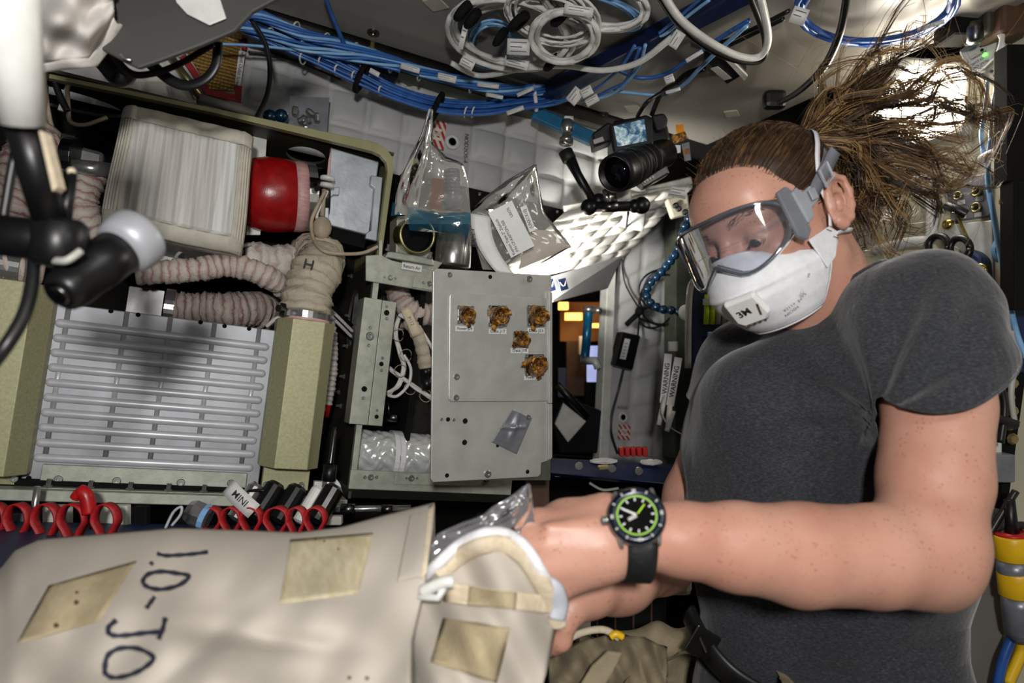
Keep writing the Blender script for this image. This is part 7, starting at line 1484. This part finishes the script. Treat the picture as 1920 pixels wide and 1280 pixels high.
# folds pulled from the armpits and across the belly
def fold(p):
    x, y = p[:, 0] / p[:, 2] * FPX + 960, 640 - p[:, 1] / p[:, 2] * FPX
    a = np.arctan2(y - 780, x - 1640); r = np.hypot(x - 1640, y - 780)
    d = .0055 * np.sin(a * 9 + r * .006) * np.exp(-((r - 170) / 140) ** 2) + .0055 * np.sin((x * .35 + y * .9) * .030) * np.clip((y - 760) / 300, 0, 1)
    d += .0045 * np.sin((x - y * .5) * .035 + 1) * np.exp(-((x - 1500) / 110) ** 2) * np.clip((y - 640) / 100, 0, 1)
    d += .003 * np.sin(x * .06 + y * .02) * np.exp(-((y - 600) / 70) ** 2) * (x > 1650)
    return d
e1 = V[F_[:, 1]] - V[F_[:, 0]]; e2 = V[F_[:, 3]] - V[F_[:, 0]]; fn = np.cross(e1, e2); vn = np.zeros_like(V)
for k in range(4): np.add.at(vn, F_[:, k], fn)
vn /= np.maximum(np.linalg.norm(vn, axis=1), 1e-9)[:, None]
eg = np.concatenate([F_[:, [0, 1]], F_[:, [1, 2]], F_[:, [2, 3]], F_[:, [3, 0]]]); es = np.sort(eg, 1); _, inv, ct = np.unique(es, axis=0, return_inverse=True, return_counts=True); bnd = eg[ct[inv.ravel()] == 1]
isb = np.zeros(len(V), bool); isb[bnd.ravel()] = True
# smooth the cut edges into clean hems
nbm = {}
for a, b in bnd: nbm.setdefault(a, []).append(b); nbm.setdefault(b, []).append(a)
for _ in range(14):
    V2 = V.copy()
    for a, l in nbm.items():
        if len(l) == 2: V2[a] = V[a] * .4 + (V[l[0]] + V[l[1]]) * .3
    V = V2
V = relax(V, F_, 3, .5, (~isb).astype(float)); V = V + vn * fold(V)[:, None] * (-1 if (vn[:, 2].mean() > 0) else 1)
T.g = T.g + .0035; v2_, f2_ = T.nets(); v2_ = relax(v2_, f2_, 3, .5); c2_ = v2_[f2_].mean(1); w2_ = c2_ - na; r2_ = np.linalg.norm(w2_ - np.outer(w2_ @ ax_, ax_), axis=1)
f2_ = f2_[~(((r2_ < .069) & (w2_ @ ax_ < .16)) | (c2_[:, 1] < -.58))]; nV = len(V); V = np.concatenate([V, v2_]); F_ = np.concatenate([F_, f2_ + nV])
sh = np_obj('t_shirt', V, F_, 'shirt', person); m_ = sh.modifiers.new('thickness', 'SOLIDIFY'); m_.thickness = .0022; m_.offset = 0
# hem bands along the open edges
seen = set(); loops = []
for st in nbm:
    if st in seen: continue
    lp_ = [st]; seen.add(st); cur = st
    while True:
        nx = [q for q in nbm[cur] if q not in seen]
        if not nx: break
        cur = nx[0]; seen.add(cur); lp_.append(cur)
    if len(lp_) > 30: loops.append(lp_)
hn_ = 0
for lp_ in loops:
    pts = [to_world(V[i]) for i in lp_[::2]]; ctr = V[lp_].mean(0)
    if ctr[1] < -.45: continue
    isneck = ctr[1] > .02 and abs(ctr[0] / ctr[2] * FPX + 960 - 1545) < 60
    mb = MB(); mb.tube(pts, .0042 if isneck else .0016, 6, closed=True); ob('collar' if isneck else 'sleeve_hem', mb, 'shirt', sh, True)
# ---- trousers and belt
def build_legs():
    G = Field((.08, -.80, .46), (.56, -.36, 1.10), .005); R = lambda px, d: px * SL(d)
    G.chain([(c3(1560, 1400, .90), R(130, .9)), (c3(1470, 1380, .84), R(140, .84)), (c3(1330, 1345, .72), R(130, .72)), (c3(1180, 1370, .62), R(110, .62))], .03)
    G.chain([(c3(1400, 1290, .90), R(110, .9)), (c3(1240, 1270, .86), R(82, .86)), (c3(1080, 1290, .80), R(90, .8))], .03)
    return G
G = build_legs(); v_, f_ = G.nets(); v_ = relax(v_, f_, 2, .5)
x_, y_ = v_[:, 0] / v_[:, 2] * FPX + 960, 640 - v_[:, 1] / v_[:, 2] * FPX
v_[:, 1] += .004 * np.sin(x_ * .09 + y_ * .03) + .003 * np.sin(x_ * .03 - y_ * .11); v_[:, 2] += .003 * np.sin(x_ * .06 + y_ * .07)
tr_ = np_obj('trousers', v_, f_, 'khaki_light', person)
mb = MB(); q = [to_world(c3(*a)) for a in ((1292, 1150, .80), (1310, 1190, .775), (1335, 1230, .755), (1375, 1270, .74), (1440, 1310, .73))]
mb.tube(spline(q, 6), .016, 10, flat=.35); ob('belt', mb, 'belt_black', person, True)
mb = MB(); mb.obox(to_world(c3(1318, 1205, .752)), (.03, .004, .03), (RIGHT + UP * -.6).normalized(), FWD, (UP + RIGHT * .6).normalized()); mb.tube([to_world(c3(1306, 1180, .755)), to_world(c3(1325, 1225, .745))], .0022, 6); ob('belt_buckle', mb, 'dark_steel', person, bevel=.002)

# ---- hair
TH = lambda F: float(np.interp(F, [-10, -6, -3, -1, 1, 3, 5, 6.5, 7.8, 9.5], [-6, -4.5, -1.6, 1.0, 1.8, 3.4, 5.6, 7.0, 8.2, 9.6]))
CR = (-1.2, 0, 4.6); CRr = (9.4, 7.3, 8.0)
def scalp(th, ph, off=.0):
    """th azimuth from the front, ph polar from the crown, in the head frame (cm)"""
    return (CR[0] + (CRr[0] + off) * math.sin(ph) * math.cos(th), (CRr[1] + off) * math.sin(ph) * math.sin(th), CR[2] + (CRr[2] + off) * math.cos(ph))
def ph_lim(th):
    """polar angle of the hairline in direction th"""
    for k in range(20, 175):
        ph = math.radians(k); F, L, Uh = scalp(th, ph)
        if Uh < TH(F) - (0 if abs(L) > 3 else .0): return ph
    return math.radians(150)
nth = 72; lim = [ph_lim(2 * math.pi * k / nth) for k in range(nth + 1)]
lim = [min(lim[(k + j) % nth] for j in (-1, 0, 1)) * .5 + lim[k % nth] * .5 for k in range(nth + 1)]
mb = MB()
def capf(u, v):
    k = u * nth; i = min(int(k), nth - 1); t = k - i; ph = max(.001, (lim[i] * (1 - t) + lim[i + 1] * t) * v); th = 2 * math.pi * u
    off = .42 * min(1, (1 - v) * 5) + .02 * math.sin(th * 60) + .04 * math.sin(th * 23 + ph * 3); F, L, Uh = scalp(th, ph, off); return HW(F, L, Uh)
mb.grid(capf, 144, 30); ob('hair_cap', mb, 'scalp_hair', person, True)
PB = np.array((-9.2, 1.0, 8.0))      # gather point of the ponytail in the head frame
def strandmesh(mb, pts, r0, r1, n=3):
    m = len(pts); mb.tube(pts, [r0 + (r1 - r0) * i / (m - 1) for i in range(m)], n, cap=False)
q = np.random.default_rng(21)
mb = MB(); mb2 = MB()
for k in range(1500):      # combed strands from the hairline to the gather point
    th = q.random() * 2 * math.pi; j = min(int(th / (2 * math.pi) * nth), nth - 1); ph0 = lim[j] * (.97 + .12 * q.random() ** 2) if q.random() < .6 else lim[j] * (.35 + .65 * q.random())
    a = np.array(scalp(th, ph0, .06)); pts = []
    for t in np.linspace(0, 1, 9):
        p = a * (1 - t) + PB * t; c = p - np.array(CR); s_ = math.sqrt(sum((c[i] / CRr[i]) ** 2 for i in range(3))); lift = 1.012 + .052 * min(1, t * 7) + .03 * q.random() * t
        if s_ < lift or t < .75: p = np.array(CR) + c / max(s_, 1e-3) * lift
        p = p + np.array((0, 0, .25 * math.sin(3 * t + k))) * t * .3; pts.append(HW(*p))
    strandmesh(mb if q.random() < .72 else mb2, pts, .00012 + .0003 * q.random(), .0006)
ob('combed_hair', mb, 'hair_dark', person, True); ob('combed_highlights', mb2, 'hair_light', person, True)
hb = hl(*PB)
mb = MB(); mb.lathe([(.011, -.006), (.016, -.003), (.016, .003), (.011, .006)], to_world(hb), to_world(hb) - HW(-3, 0, 6), 18); ob('hair_tie', mb, 'black_matte', person, True)
guides = []   # ponytail locks: pixel waypoints (x, y, depth)
base_l = [  # weight, waypoints
 (7, [(1560, 200, .86), (1640, 130, .85), (1700, 80, .84), (1736, 62, .83), (1742, 95, .82), (1700, 118, .82)]),
 (4, [(1570, 190, .88), (1620, 130, .88), (1680, 72, .87), (1715, 42, .86), (1735, 60, .85)]),
 (8, [(1580, 210, .86), (1680, 160, .84), (1770, 140, .82), (1835, 160, .82), (1865, 210, .83)]),
 (9, [(1590, 220, .86), (1700, 190, .84), (1800, 180, .82), (1860, 215, .82), (1845, 265, .82), (1780, 290, .83), (1720, 280, .84)]),
 (8, [(1600, 240, .85), (1700, 250, .83), (1800, 235, .82), (1850, 250, .82), (1830, 300, .83), (1760, 330, .84)]),
 (13, [(1590, 260, .84), (1680, 300, .82), (1780, 320, .81), (1840, 315, .81), (1885, 305, .82)]),
 (12, [(1590, 270, .84), (1650, 310, .82), (1730, 345, .81), (1800, 340, .82), (1850, 320, .82)]),
 (11, [(1580, 280, .83), (1630, 330, .81), (1690, 360, .8), (1720, 400, .8), (1700, 440, .81)]),
 (11, [(1575, 280, .84), (1600, 340, .83), (1625, 390, .82), (1640, 430, .82), (1625, 470, .82)]),
 (9, [(1570, 280, .86), (1600, 350, .86), (1610, 400, .86), (1600, 440, .86), (1640, 470, .85)]),
 (10, [(1580, 270, .84), (1650, 340, .82), (1660, 400, .82), (1690, 430, .82), (1680, 470, .82)]),
 (6, [(1560, 230, .9), (1640, 180, .92), (1740, 200, .93), (1800, 260, .93), (1740, 300, .92)]),
 (6, [(1560, 240, .9), (1640, 240, .92), (1720, 300, .93), (1700, 380, .92), (1640, 400, .92)]),
 (5, [(1540, 220, .86), (1560, 170, .86), (1610, 110, .86), (1650, 90, .86)]),
 (6, [(1555, 235, .85), (1620, 215, .84), (1680, 240, .83), (1740, 290, .83), (1720, 350, .83), (1650, 380, .83)])]
mbs = [MB(), MB(), MB()]
for wgt, wp in base_l:
    for lk in range(int(wgt * .8)):
        jx = q.normal(0, 1, (len(wp), 3)) * np.array((38, 36, .04)); grow = np.linspace(.35, 1.1, len(wp))
        g = [hb + q.normal(0, .004, 3)] + [c3(a + jx[i, 0] * grow[i], b + jx[i, 1] * grow[i], d + jx[i, 2] * grow[i] * .6) for i, (a, b, d) in enumerate(wp)]
        curl = q.random(4) * 6.3; ns = int(10 + 16 * q.random()); tone = q.choice(3, p=(.42, .40, .18)); cut_ = .6 + .4 * q.random()
        gp = np.array([tuple(v) for v in spline([Vector(p) for p in g], 9)]); gp = gp[:max(8, int(len(gp) * cut_))]; tt = np.linspace(0, 1, len(gp))
        gp = gp + np.stack([np.sin(tt * 15 + curl[0]) * .010, np.sin(tt * 17 + curl[1]) * .010, np.sin(tt * 12 + curl[2]) * .010], 1) * tt[:, None]
        spr = .0012 + .0032 * q.random()
        for s_ in range(ns):
            o_ = q.normal(0, 1, 3); o2 = q.normal(0, 1, 3)
            w1 = (.9 * (1 - tt) + .35 + .5 * tt * q.random())[:, None]; off = o_ * spr * w1 + o2 * (.012 * q.random() ** 3 * tt[:, None] ** 2)
            pp = gp + off + np.stack([np.sin(tt * (18 + 6 * q.random()) + s_) * .0008] * 3, 1); L_ = max(6, int(len(pp) * (.7 + .3 * q.random())))
            strandmesh(mbs[(tone + (q.random() < .2)) % 3], [to_world(p) for p in pp[:L_:2]], .00055, .00028)
for k in range(170):     # loose flyaways
    a, b = q.uniform(1500, 1840), q.uniform(70, 440); p = c3(a, b, q.uniform(.78, .92)); d_ = q.normal(0, 1, 3); d_ /= np.linalg.norm(d_); c_ = q.normal(0, 1, 3); L_ = q.uniform(.02, .07)
    strandmesh(mbs[2 if k % 2 else 1], [to_world(p + d_ * L_ * t + c_ * L_ * .5 * t * t) for t in np.linspace(0, 1, 9)], .00022, .00012)
for k in range(110):     # short wisps along the forehead and crown
    th = q.normal(0, 1.1); ph = ph_lim(th % (2 * math.pi)) * q.uniform(.3, 1); a = np.array(scalp(th, ph, .3)); n_ = a - np.array(CR); n_ /= np.linalg.norm(n_); v = q.normal(0, .5, 3) + n_ * .8
    strandmesh(mbs[1], [HW(*(a + v * 2.2 * t * q.uniform(.5, 1) - n_ * .8 * t * t)) for t in np.linspace(0, 1, 5)], .0002, .0001)
for nm, m_, mm in zip(('ponytail_dark', 'ponytail_mid', 'ponytail_fair'), mbs, ('hair_dark', 'hair_light', 'hair_blond')): ob(nm, m_, mm, person, True)
# ================================================================ GOGGLES, RESPIRATOR, WATCH (built on the head frame, cm)
gg = thing('safety_goggles', 'clear safety goggles with grey strap over the eyes', 'goggles', HW(10, 0, -2))
def g_rim(s, k=1.0):
    c, q_ = math.cos(s), math.sin(s); sg = lambda a, e: math.copysign(abs(a) ** e, a)
    L = 7.9 * sg(c, .62) * k; Uh = (.75 + (3.7 if q_ > 0 else 3.9) * sg(q_, .62)) if k == 1 else (.75 + (3.7 if q_ > 0 else 3.9) * sg(q_, .62) * k)
    if q_ < 0: Uh += 2.4 * math.exp(-(L / 2.1) ** 2) * k; Uh += .9 * (abs(L) / 7.9) ** 3
    return L, Uh
gF = lambda L, Uh: 12.6 - .062 * L * L - .10 * (Uh - .75) - .012 * abs(L) ** 3 * .12
NS = 72
mb = MB(); mb.grid(lambda u, v: (lambda r: HW(gF(*r), *r))(g_rim(2 * math.pi * u, max(.02, v) if v < 1 else 1.0)), NS, 10); ob('lens', mb, 'goggle_lens', gg, True)
# transparent hull from the lens edge back to the face
def face_at(L, Uh): return 8.9 - .092 * L * L * (1 - .1 * (Uh > 2)) - (.25 * max(0, Uh - 2.5))
def hull(u, v, grow=0):
    L, Uh = g_rim(2 * math.pi * u); f = gF(L, Uh); b = max(face_at(L * .94, Uh), 2.6) + .1; sw = .35 * math.sin(math.pi * v)
    k = 1 + (.045 + grow) * math.sin(math.pi * min(v * 1.2, 1)) - .10 * v
    return HW(f + (b - f) * v, L * k, .75 + (Uh - .75) * k)
mb = MB(); mb.grid(lambda u, v: hull(u, v * .8), NS, 8); ob('hull', mb, 'goggle_rim', gg, True)
mb = MB(); mb.tube([(lambda r: HW(gF(*r) + .05, r[0] * 1.0, r[1]))(g_rim(2 * math.pi * k / NS)) for k in range(NS)], .0022, 8, closed=True); ob('lens_edge', mb, 'goggle_rim', gg, True)
mb = MB(); mb.tube([(lambda r: HW(gF(*r) - .55, r[0] * .985, .75 + (r[1] - .75) * .985))(g_rim(2 * math.pi * k / NS)) for k in range(NS)], .0017, 8, closed=True); ob('gasket_line', mb, 'grey_plastic', gg, True)
def skirt(u, v):
    L, Uh = g_rim(2 * math.pi * u); f = gF(L, Uh) - 1.0; b = max(face_at(L * .9, Uh * .95), 2.9) + .15; k = .965 - .10 * v
    return HW(f + (b - f) * (.12 + .88 * v), L * k, .75 + (Uh - .75) * k)
mb = MB(); mb.grid(lambda u, v: skirt(u, v), NS, 6); ob('soft_skirt', mb, 'grey_soft', gg, True, solid=.0015)
for s_ in (-1, 1):
    mk = lambda F, L, Uh: HW(F, s_ * L, Uh)
    mb = MB(); mb.prism([mk(8.4, 7.8, 3.9), mk(6.8, 8.0, 4.1), mk(6.0, 8.05, 3.0), mk(6.1, 8.05, -1.4), mk(7.2, 7.9, -2.2), mk(8.3, 7.8, -1.4)], HW(0, s_ * .5, 0) - HW(0, 0, 0)); ob('side_block', mb, 'grey_plastic', gg, bevel=.0015)
    mb = MB(); mb.prism([mk(6.7, 8.35, 3.2), mk(5.6, 8.35, 3.5), mk(5.0, 8.35, 2.7), mk(3.2, 8.35, 3.0), mk(2.9, 8.35, 1.1), mk(4.6, 8.35, .7), mk(4.9, 8.35, -.3), mk(6.3, 8.35, -.6)], HW(0, s_ * .4, 0) - HW(0, 0, 0)); ob('strap_clip', mb, 'grey_light_plastic', gg, bevel=.0015)
    mb = MB(); mb.obox(mk(3.9, 9.05, 2.0), (.012, .002, .012), to_world(hF) - CAM, to_world(hL) - CAM, to_world(hU) - CAM); ob('clip_button', mb, 'grey_light_plastic', gg, bevel=.002)
def strap_mb(path, w, th=.0012):
    """flat band through head-frame points with given width vector"""
    q = spline([Vector(p) for p in path], 8); mb = MB()
    vs = []
    for i, p in enumerate(q):
        t = (q[min(i + 1, len(q) - 1)] - q[max(i - 1, 0)]).normalized(); n = Vector((p.x + 1.2, p.y, p.z - 3)).normalized(); sd = t.cross(n).normalized()
        vs.append((p + sd * w / 2, p - sd * w / 2))
    m = MB(); m.add([HW(*a) for pr in vs for a in pr], [(2 * i, 2 * i + 1, 2 * i + 3, 2 * i + 2) for i in range(len(q) - 1)]); return m
sp_ = [(3.2, 8.7, 2.1), (1.5, 8.55, 2.8), (-.5, 8.35, 3.6), (-3, 7.9, 4.6), (-6, 6.6, 5.8), (-9, 3.8, 6.6), (-10.8, 0, 6.9)]
ob('strap', strap_mb(sp_, 1.5), 'grey_plastic', gg, True, solid=.0014); ob('strap', strap_mb([(a, -b, c) for a, b, c in sp_], 1.5), 'grey_plastic', gg, True, solid=.0014)
ob('strap_tail', strap_mb([(.6, 8.75, 3.2), (-.8, 8.7, 3.8), (-2.4, 8.75, 4.6), (-3.6, 9.0, 5.3)], 1.5), 'grey_plastic', gg, True, solid=.0014)
fr4 = [(.75, 2.05), (.75, 3.95), (-1.15, 4.55), (-1.15, 2.65)]; mb = MB(); mb.tube([HW(a, 8.85, b) for a, b in fr4], .0022, 6, closed=True); ob('slider', mb, 'grey_light_plastic', gg, False)

# ---- respirator
mat('mask_white', '#d2d3d6', '#dcdde0', .8, scale=90, bump=.15, bscale=500, spec=.2); mat('mask_valve', '#d4d5d3', '#dddedc', .4)
mk_ = thing('respirator', 'white folded respirator mask with exhale valve on the face', 'mask', HW(10, 0, -8))
# outline control in the head frame: rows from nose to chin, each row (half width, F centre, F edge, U centre, U edge)
rows = [(0.00, 3.2, 11.0, 9.2, -.3, -1.2), (.12, 5.2, 12.0, 7.2, -1.7, -2.6), (.30, 6.7, 12.9, 4.0, -3.4, -4.0), (.42, 7.0, 13.2, 2.7, -4.6, -4.8), (.60, 6.8, 12.8, 2.9, -6.0, -6.0), (.80, 6.1, 11.4, 3.6, -8.0, -7.7), (.93, 5.2, 10.0, 4.2, -9.6, -9.2), (1.0, 4.4, 8.8, 4.4, -10.5, -10.1)]
ra_ = np.array(rows)
def maskp(a, v, off=0):
    """a in -1..1 across, v 0..1 nose to chin"""
    hw, fc, fe, uc, ue = [float(np.interp(v, ra_[:, 0], ra_[:, i])) for i in range(1, 6)]
    e = abs(a); prof = 1 - e ** 2.0; F = fe + (fc - fe) * prof; L = hw * math.sin(a * math.pi / 2 * .98) if e < 1 else hw * a
    Uh = ue + (uc - ue) * (1 - e ** 2); crease = .28 * math.exp(-((v - .42) / .035) ** 2) * (1 - e ** 4)
    return HW(F + crease + off, L, Uh)
mb = MB(); mb.grid(lambda u, v: maskp(2 * u - 1, v), 56, 44); ob('shell', mb, 'mask_white', mk_, True, solid=.0022)
mb = MB(); mb.tube([maskp(a, .0, .05) for a in np.linspace(-1, 1, 30)], .0016, 6); ob('top_seam', mb, 'mask_white', mk_, True)
mb = MB(); mb.tube([maskp(a, 1.0, .05) for a in np.linspace(-1, 1, 30)], .0018, 6); ob('bottom_seam', mb, 'mask_white', mk_, True)
for s_ in (-1, 1):
    mb = MB(); mb.tube([maskp(s_ * .995, v) for v in np.linspace(.0, 1, 30)], .0016, 6); ob('side_seam', mb, 'mask_white', mk_, True)
    # side flap carrying the straps
    tab = [HW(5.2, s_ * 6.9, -2.4), HW(1.2, s_ * 7.15, -2.2), HW(.2, s_ * 7.1, -3.1), HW(.6, s_ * 6.9, -4.3), HW(2.2, s_ * 6.95, -5.6), HW(4.4, s_ * 7.0, -6.2)]
    mb = MB(); mb.prism(tab, (to_world(hL) - CAM) * (.0022 * s_)); ob('strap_tab', mb, 'mask_white', mk_, bevel=.0008)
    # lower gusset panel bulging under the cheek
    def gus(u, v): return HW(4.6 - 3.0 * math.sin(math.pi * (.15 + .8 * v)) * u + .3 * u, s_ * (6.4 - .7 * u - 1.5 * v * v), -4.4 - 5.2 * v - .3 * u)
    mb = MB(); mb.grid(gus, 10, 16); ob('gusset', mb, 'mask_white', mk_, True, solid=.0016)
    for (F0, U0) in ((1.6, -2.6), (1.0, -3.7)):
        mb = MB(); mb.tube([HW(F0 + .35, s_ * 7.42, U0 + .25), HW(F0 - .35, s_ * 7.42, U0 - .25)], .0004, 5); ob('staple', mb, 'dark_steel', mk_)
    up_ = [(.9, s_ * 7.3, -2.3), (-.2, s_ * 7.45, -.2), (.0, s_ * 7.75, 2.5), (-1.2, s_ * 8.0, 5.2), (-3.6, s_ * 7.5, 7.2), (-6.6, s_ * 5.9, 8.6), (-9.2, s_ * 3.4, 9.0), (-10.2, 0, 9.0)]
    ob('head_strap', strap_mb(up_, .62), 'strap_white', mk_, True, solid=.0012)
    lo_ = [(.3, s_ * 7.2, -3.4), (-1.6, s_ * 7.0, -3.6), (-3.6, s_ * 6.5, -4.0), (-6.2, s_ * 4.6, -4.4), (-8.0, 0, -4.6)]
    ob('neck_strap', strap_mb(lo_, .62), 'strap_white', mk_, True, solid=.0012)
# exhale valve: a domed box on the front panel, turned to the near side
va, vv = .16, .62
o0 = maskp(va, vv, .1); ta = (maskp(va + .12, vv, .1) - maskp(va - .12, vv, .1)).normalized(); tv = (maskp(va, vv + .08, .1) - maskp(va, vv - .08, .1)).normalized(); nn = ta.cross(tv).normalized(); nn = nn if nn.dot(CAM - o0) > 0 else -nn; tv = nn.cross(ta).normalized() * (1 if nn.cross(ta).dot(tv) > 0 else -1)
vM = lambda a, b, c: o0 + ta * a + tv * b + nn * c
vl = MB(); pf = [(-.019, -.018), (.017, -.018), (.020, .012), (.012, .019), (-.014, .019), (-.020, .012)]
vl.prism([vM(a, b, .0) for a, b in pf], nn * .008); vo = ob('valve', vl, 'mask_valve', mk_, bevel=.003)
vl = MB(); vl.prism([vM(a * .9, b * .9, .007) for a, b in pf], nn * .0025); ob('valve_cover', vl, 'mask_valve', vo, bevel=.002)
for k in range(5): vl = MB(); vl.obox(vM(-.013 + k * .0062, .0178, .004), (.0022, .004, .006), ta, tv, nn); ob('valve_slot', vl, 'wire_tan', vo)
vl = MB(); vl.obox(vM(.012, .002, .0088), (.0025, .016, .0018), (ta + tv * .25).normalized(), (tv - ta * .25).normalized(), nn); ob('valve_slit', vl, 'gold_metal', vo)
ob('valve_mark', text_mb('3M', frame(vM(-.004, .0, .0093), nn, ta - tv * .1), .0085, .0004, .015, .035), 'ink', vo)
def on_mask(txt, a, v, h, width, dirv, nm='print'):
    p = maskp(a, v, .12); A_ = (maskp(a + .05, v, .12) - maskp(a - .05, v, .12)); B_ = maskp(a, v + .03, .12) - maskp(a, v - .03, .12); n = A_.cross(B_).normalized(); n = n if n.dot(CAM - p) > 0 else -n
    x_ = A_.normalized() * dirv[0] + B_.normalized() * dirv[1]; ob(nm, text_mb(txt, frame(p, n, x_), h, .0006, width), 'label_print', mk_)
on_mask('9211+', .50, .83, .0040, .014, (1, -.25)); on_mask('NIOSH', .50, .88, .0040, .016, (1, -.25)); on_mask('N95', .66, .80, .0044, .011, (.9, -.5)); on_mask('TC-84A-5000', .72, .68, .0030, .026, (.7, -.75))

# ================================================================ WRIST WATCH
wt = thing('wrist_watch', 'diver style wrist watch with green ring on black strap', 'watch', P(1195, 1000, .53))
wc = P(1189, 1004, .55); dial = P(1194, 966, .515); wN = ((CAM - dial).normalized() + UP * .30).normalized(); wX = (RIGHT * 1 + UP * .05); wM = frame(dial, wN, wX)
R_ = .0218
mb = MB(); mb.lathe([(R_ * .86, -.011), (R_ * 1.0, -.007), (R_ * 1.02, -.002), (R_ * .98, .0), (R_ * .94, .0002)], dial, wN, 48); ob('case', mb, 'steel', wt, True)
mb = MB(); mb.lathe([(R_ * .70, .0012), (R_ * .74, .0024), (R_ * .94, .0018), (R_ * .99, .0), (R_ * .99, -.001)], dial, wN, 48, True); bz = ob('bezel', mb, 'bezel_dark', wt, True)
for k in range(12):
    a = k * math.pi / 6; mb = MB(); c_ = wM @ Vector((math.cos(a) * R_ * .85, math.sin(a) * R_ * .85, .0024)); M = frame(c_, wN, wM.to_3x3() @ Vector((math.cos(a), math.sin(a), 0))); mb.obox(c_, (R_ * .10, R_ * (.06 if k % 3 else .14), .0004), M.col[0].xyz, M.col[1].xyz, M.col[2].xyz); ob('bezel_mark', mb, 'wire_grey', bz)
mb = MB(); mb.lathe([(1e-5, .0006), (R_ * .71, .0006)], dial, wN, 40); dl_ = ob('dial', mb, 'black_matte', wt)
mat('lume_green', '#7fae3c', None, .5); mat('lume_lime', '#a8e00c', None, .5)
mb = MB(); mb.lathe([(R_ * .64, .0008), (R_ * .64, .0012), (R_ * .70, .0013), (R_ * .70, .0008)], dial, wN, 48, True); ob('green_ring', mb, 'lume_green', dl_)
def bar(a, r0, r1, w_, z, m, nm):
    M = wM; d_ = Vector((math.cos(a), math.sin(a), 0)); s_ = Vector((-math.sin(a), math.cos(a), 0)); mb = MB()
    mb.prism([M @ (d_ * R_ * r0 + s_ * R_ * w_ + Vector((0, 0, z))), M @ (d_ * R_ * r1 + s_ * R_ * w_ * .8 + Vector((0, 0, z))), M @ (d_ * R_ * r1 - s_ * R_ * w_ * .8 + Vector((0, 0, z))), M @ (d_ * R_ * r0 - s_ * R_ * w_ + Vector((0, 0, z)))], wN * .0003); ob(nm, mb, m, dl_)
for k in range(12): bar(k * math.pi / 6, .50, .61, .028, .0009, 'label_white', 'hour_mark')
bar(math.radians(152), .02, .52, .035, .0016, 'label_white', 'hand'); bar(math.radians(205), .02, .34, .07, .0014, 'wire_grey', 'hand'); bar(math.radians(48), .06, .46, .022, .0018, 'lume_lime', 'hand')
mb = MB(); mb.lathe([(.003, 0), (.0034, .001), (.0034, .004), (.0025, .005)], wM @ Vector((-R_ * 1.0, -R_ * .05, -.003)), wM.to_3x3() @ Vector((-1, 0, 0)), 14); ob('crown_knob', mb, 'steel', wt)
for (sx, sy) in ((-1, -1), (1, -1), (-1, 1), (1, 1)):
    mb = MB(); mb.prism([wM @ Vector((sx * R_ * .62, sy * R_ * .72, -.002)), wM @ Vector((sx * R_ * .78, sy * R_ * .6, -.002)), wM @ Vector((sx * R_ * .70, sy * R_ * 1.0, -.005)), wM @ Vector((sx * R_ * .56, sy * R_ * 1.0, -.005))], -wN * .008); ob('lug', mb, 'steel', wt, bevel=.001)
axw = (RIGHT * 1 - UP * .02 + FWD * .02).normalized(); e1_ = (wN - axw * wN.dot(axw)).normalized(); e2_ = axw.cross(e1_)
def wband(u, v):
    a = 2 * math.pi * (.06 + .88 * u); r = .0350; return wc + (e1_ * math.cos(a) + e2_ * math.sin(a)) * r + axw * ((v - .5) * .0225 * (1 - .1 * math.sin(math.pi * u)))
mb = MB(); mb.grid(wband, 50, 4); ob('strap', mb, 'black_rubber', wt, True, solid=.003)
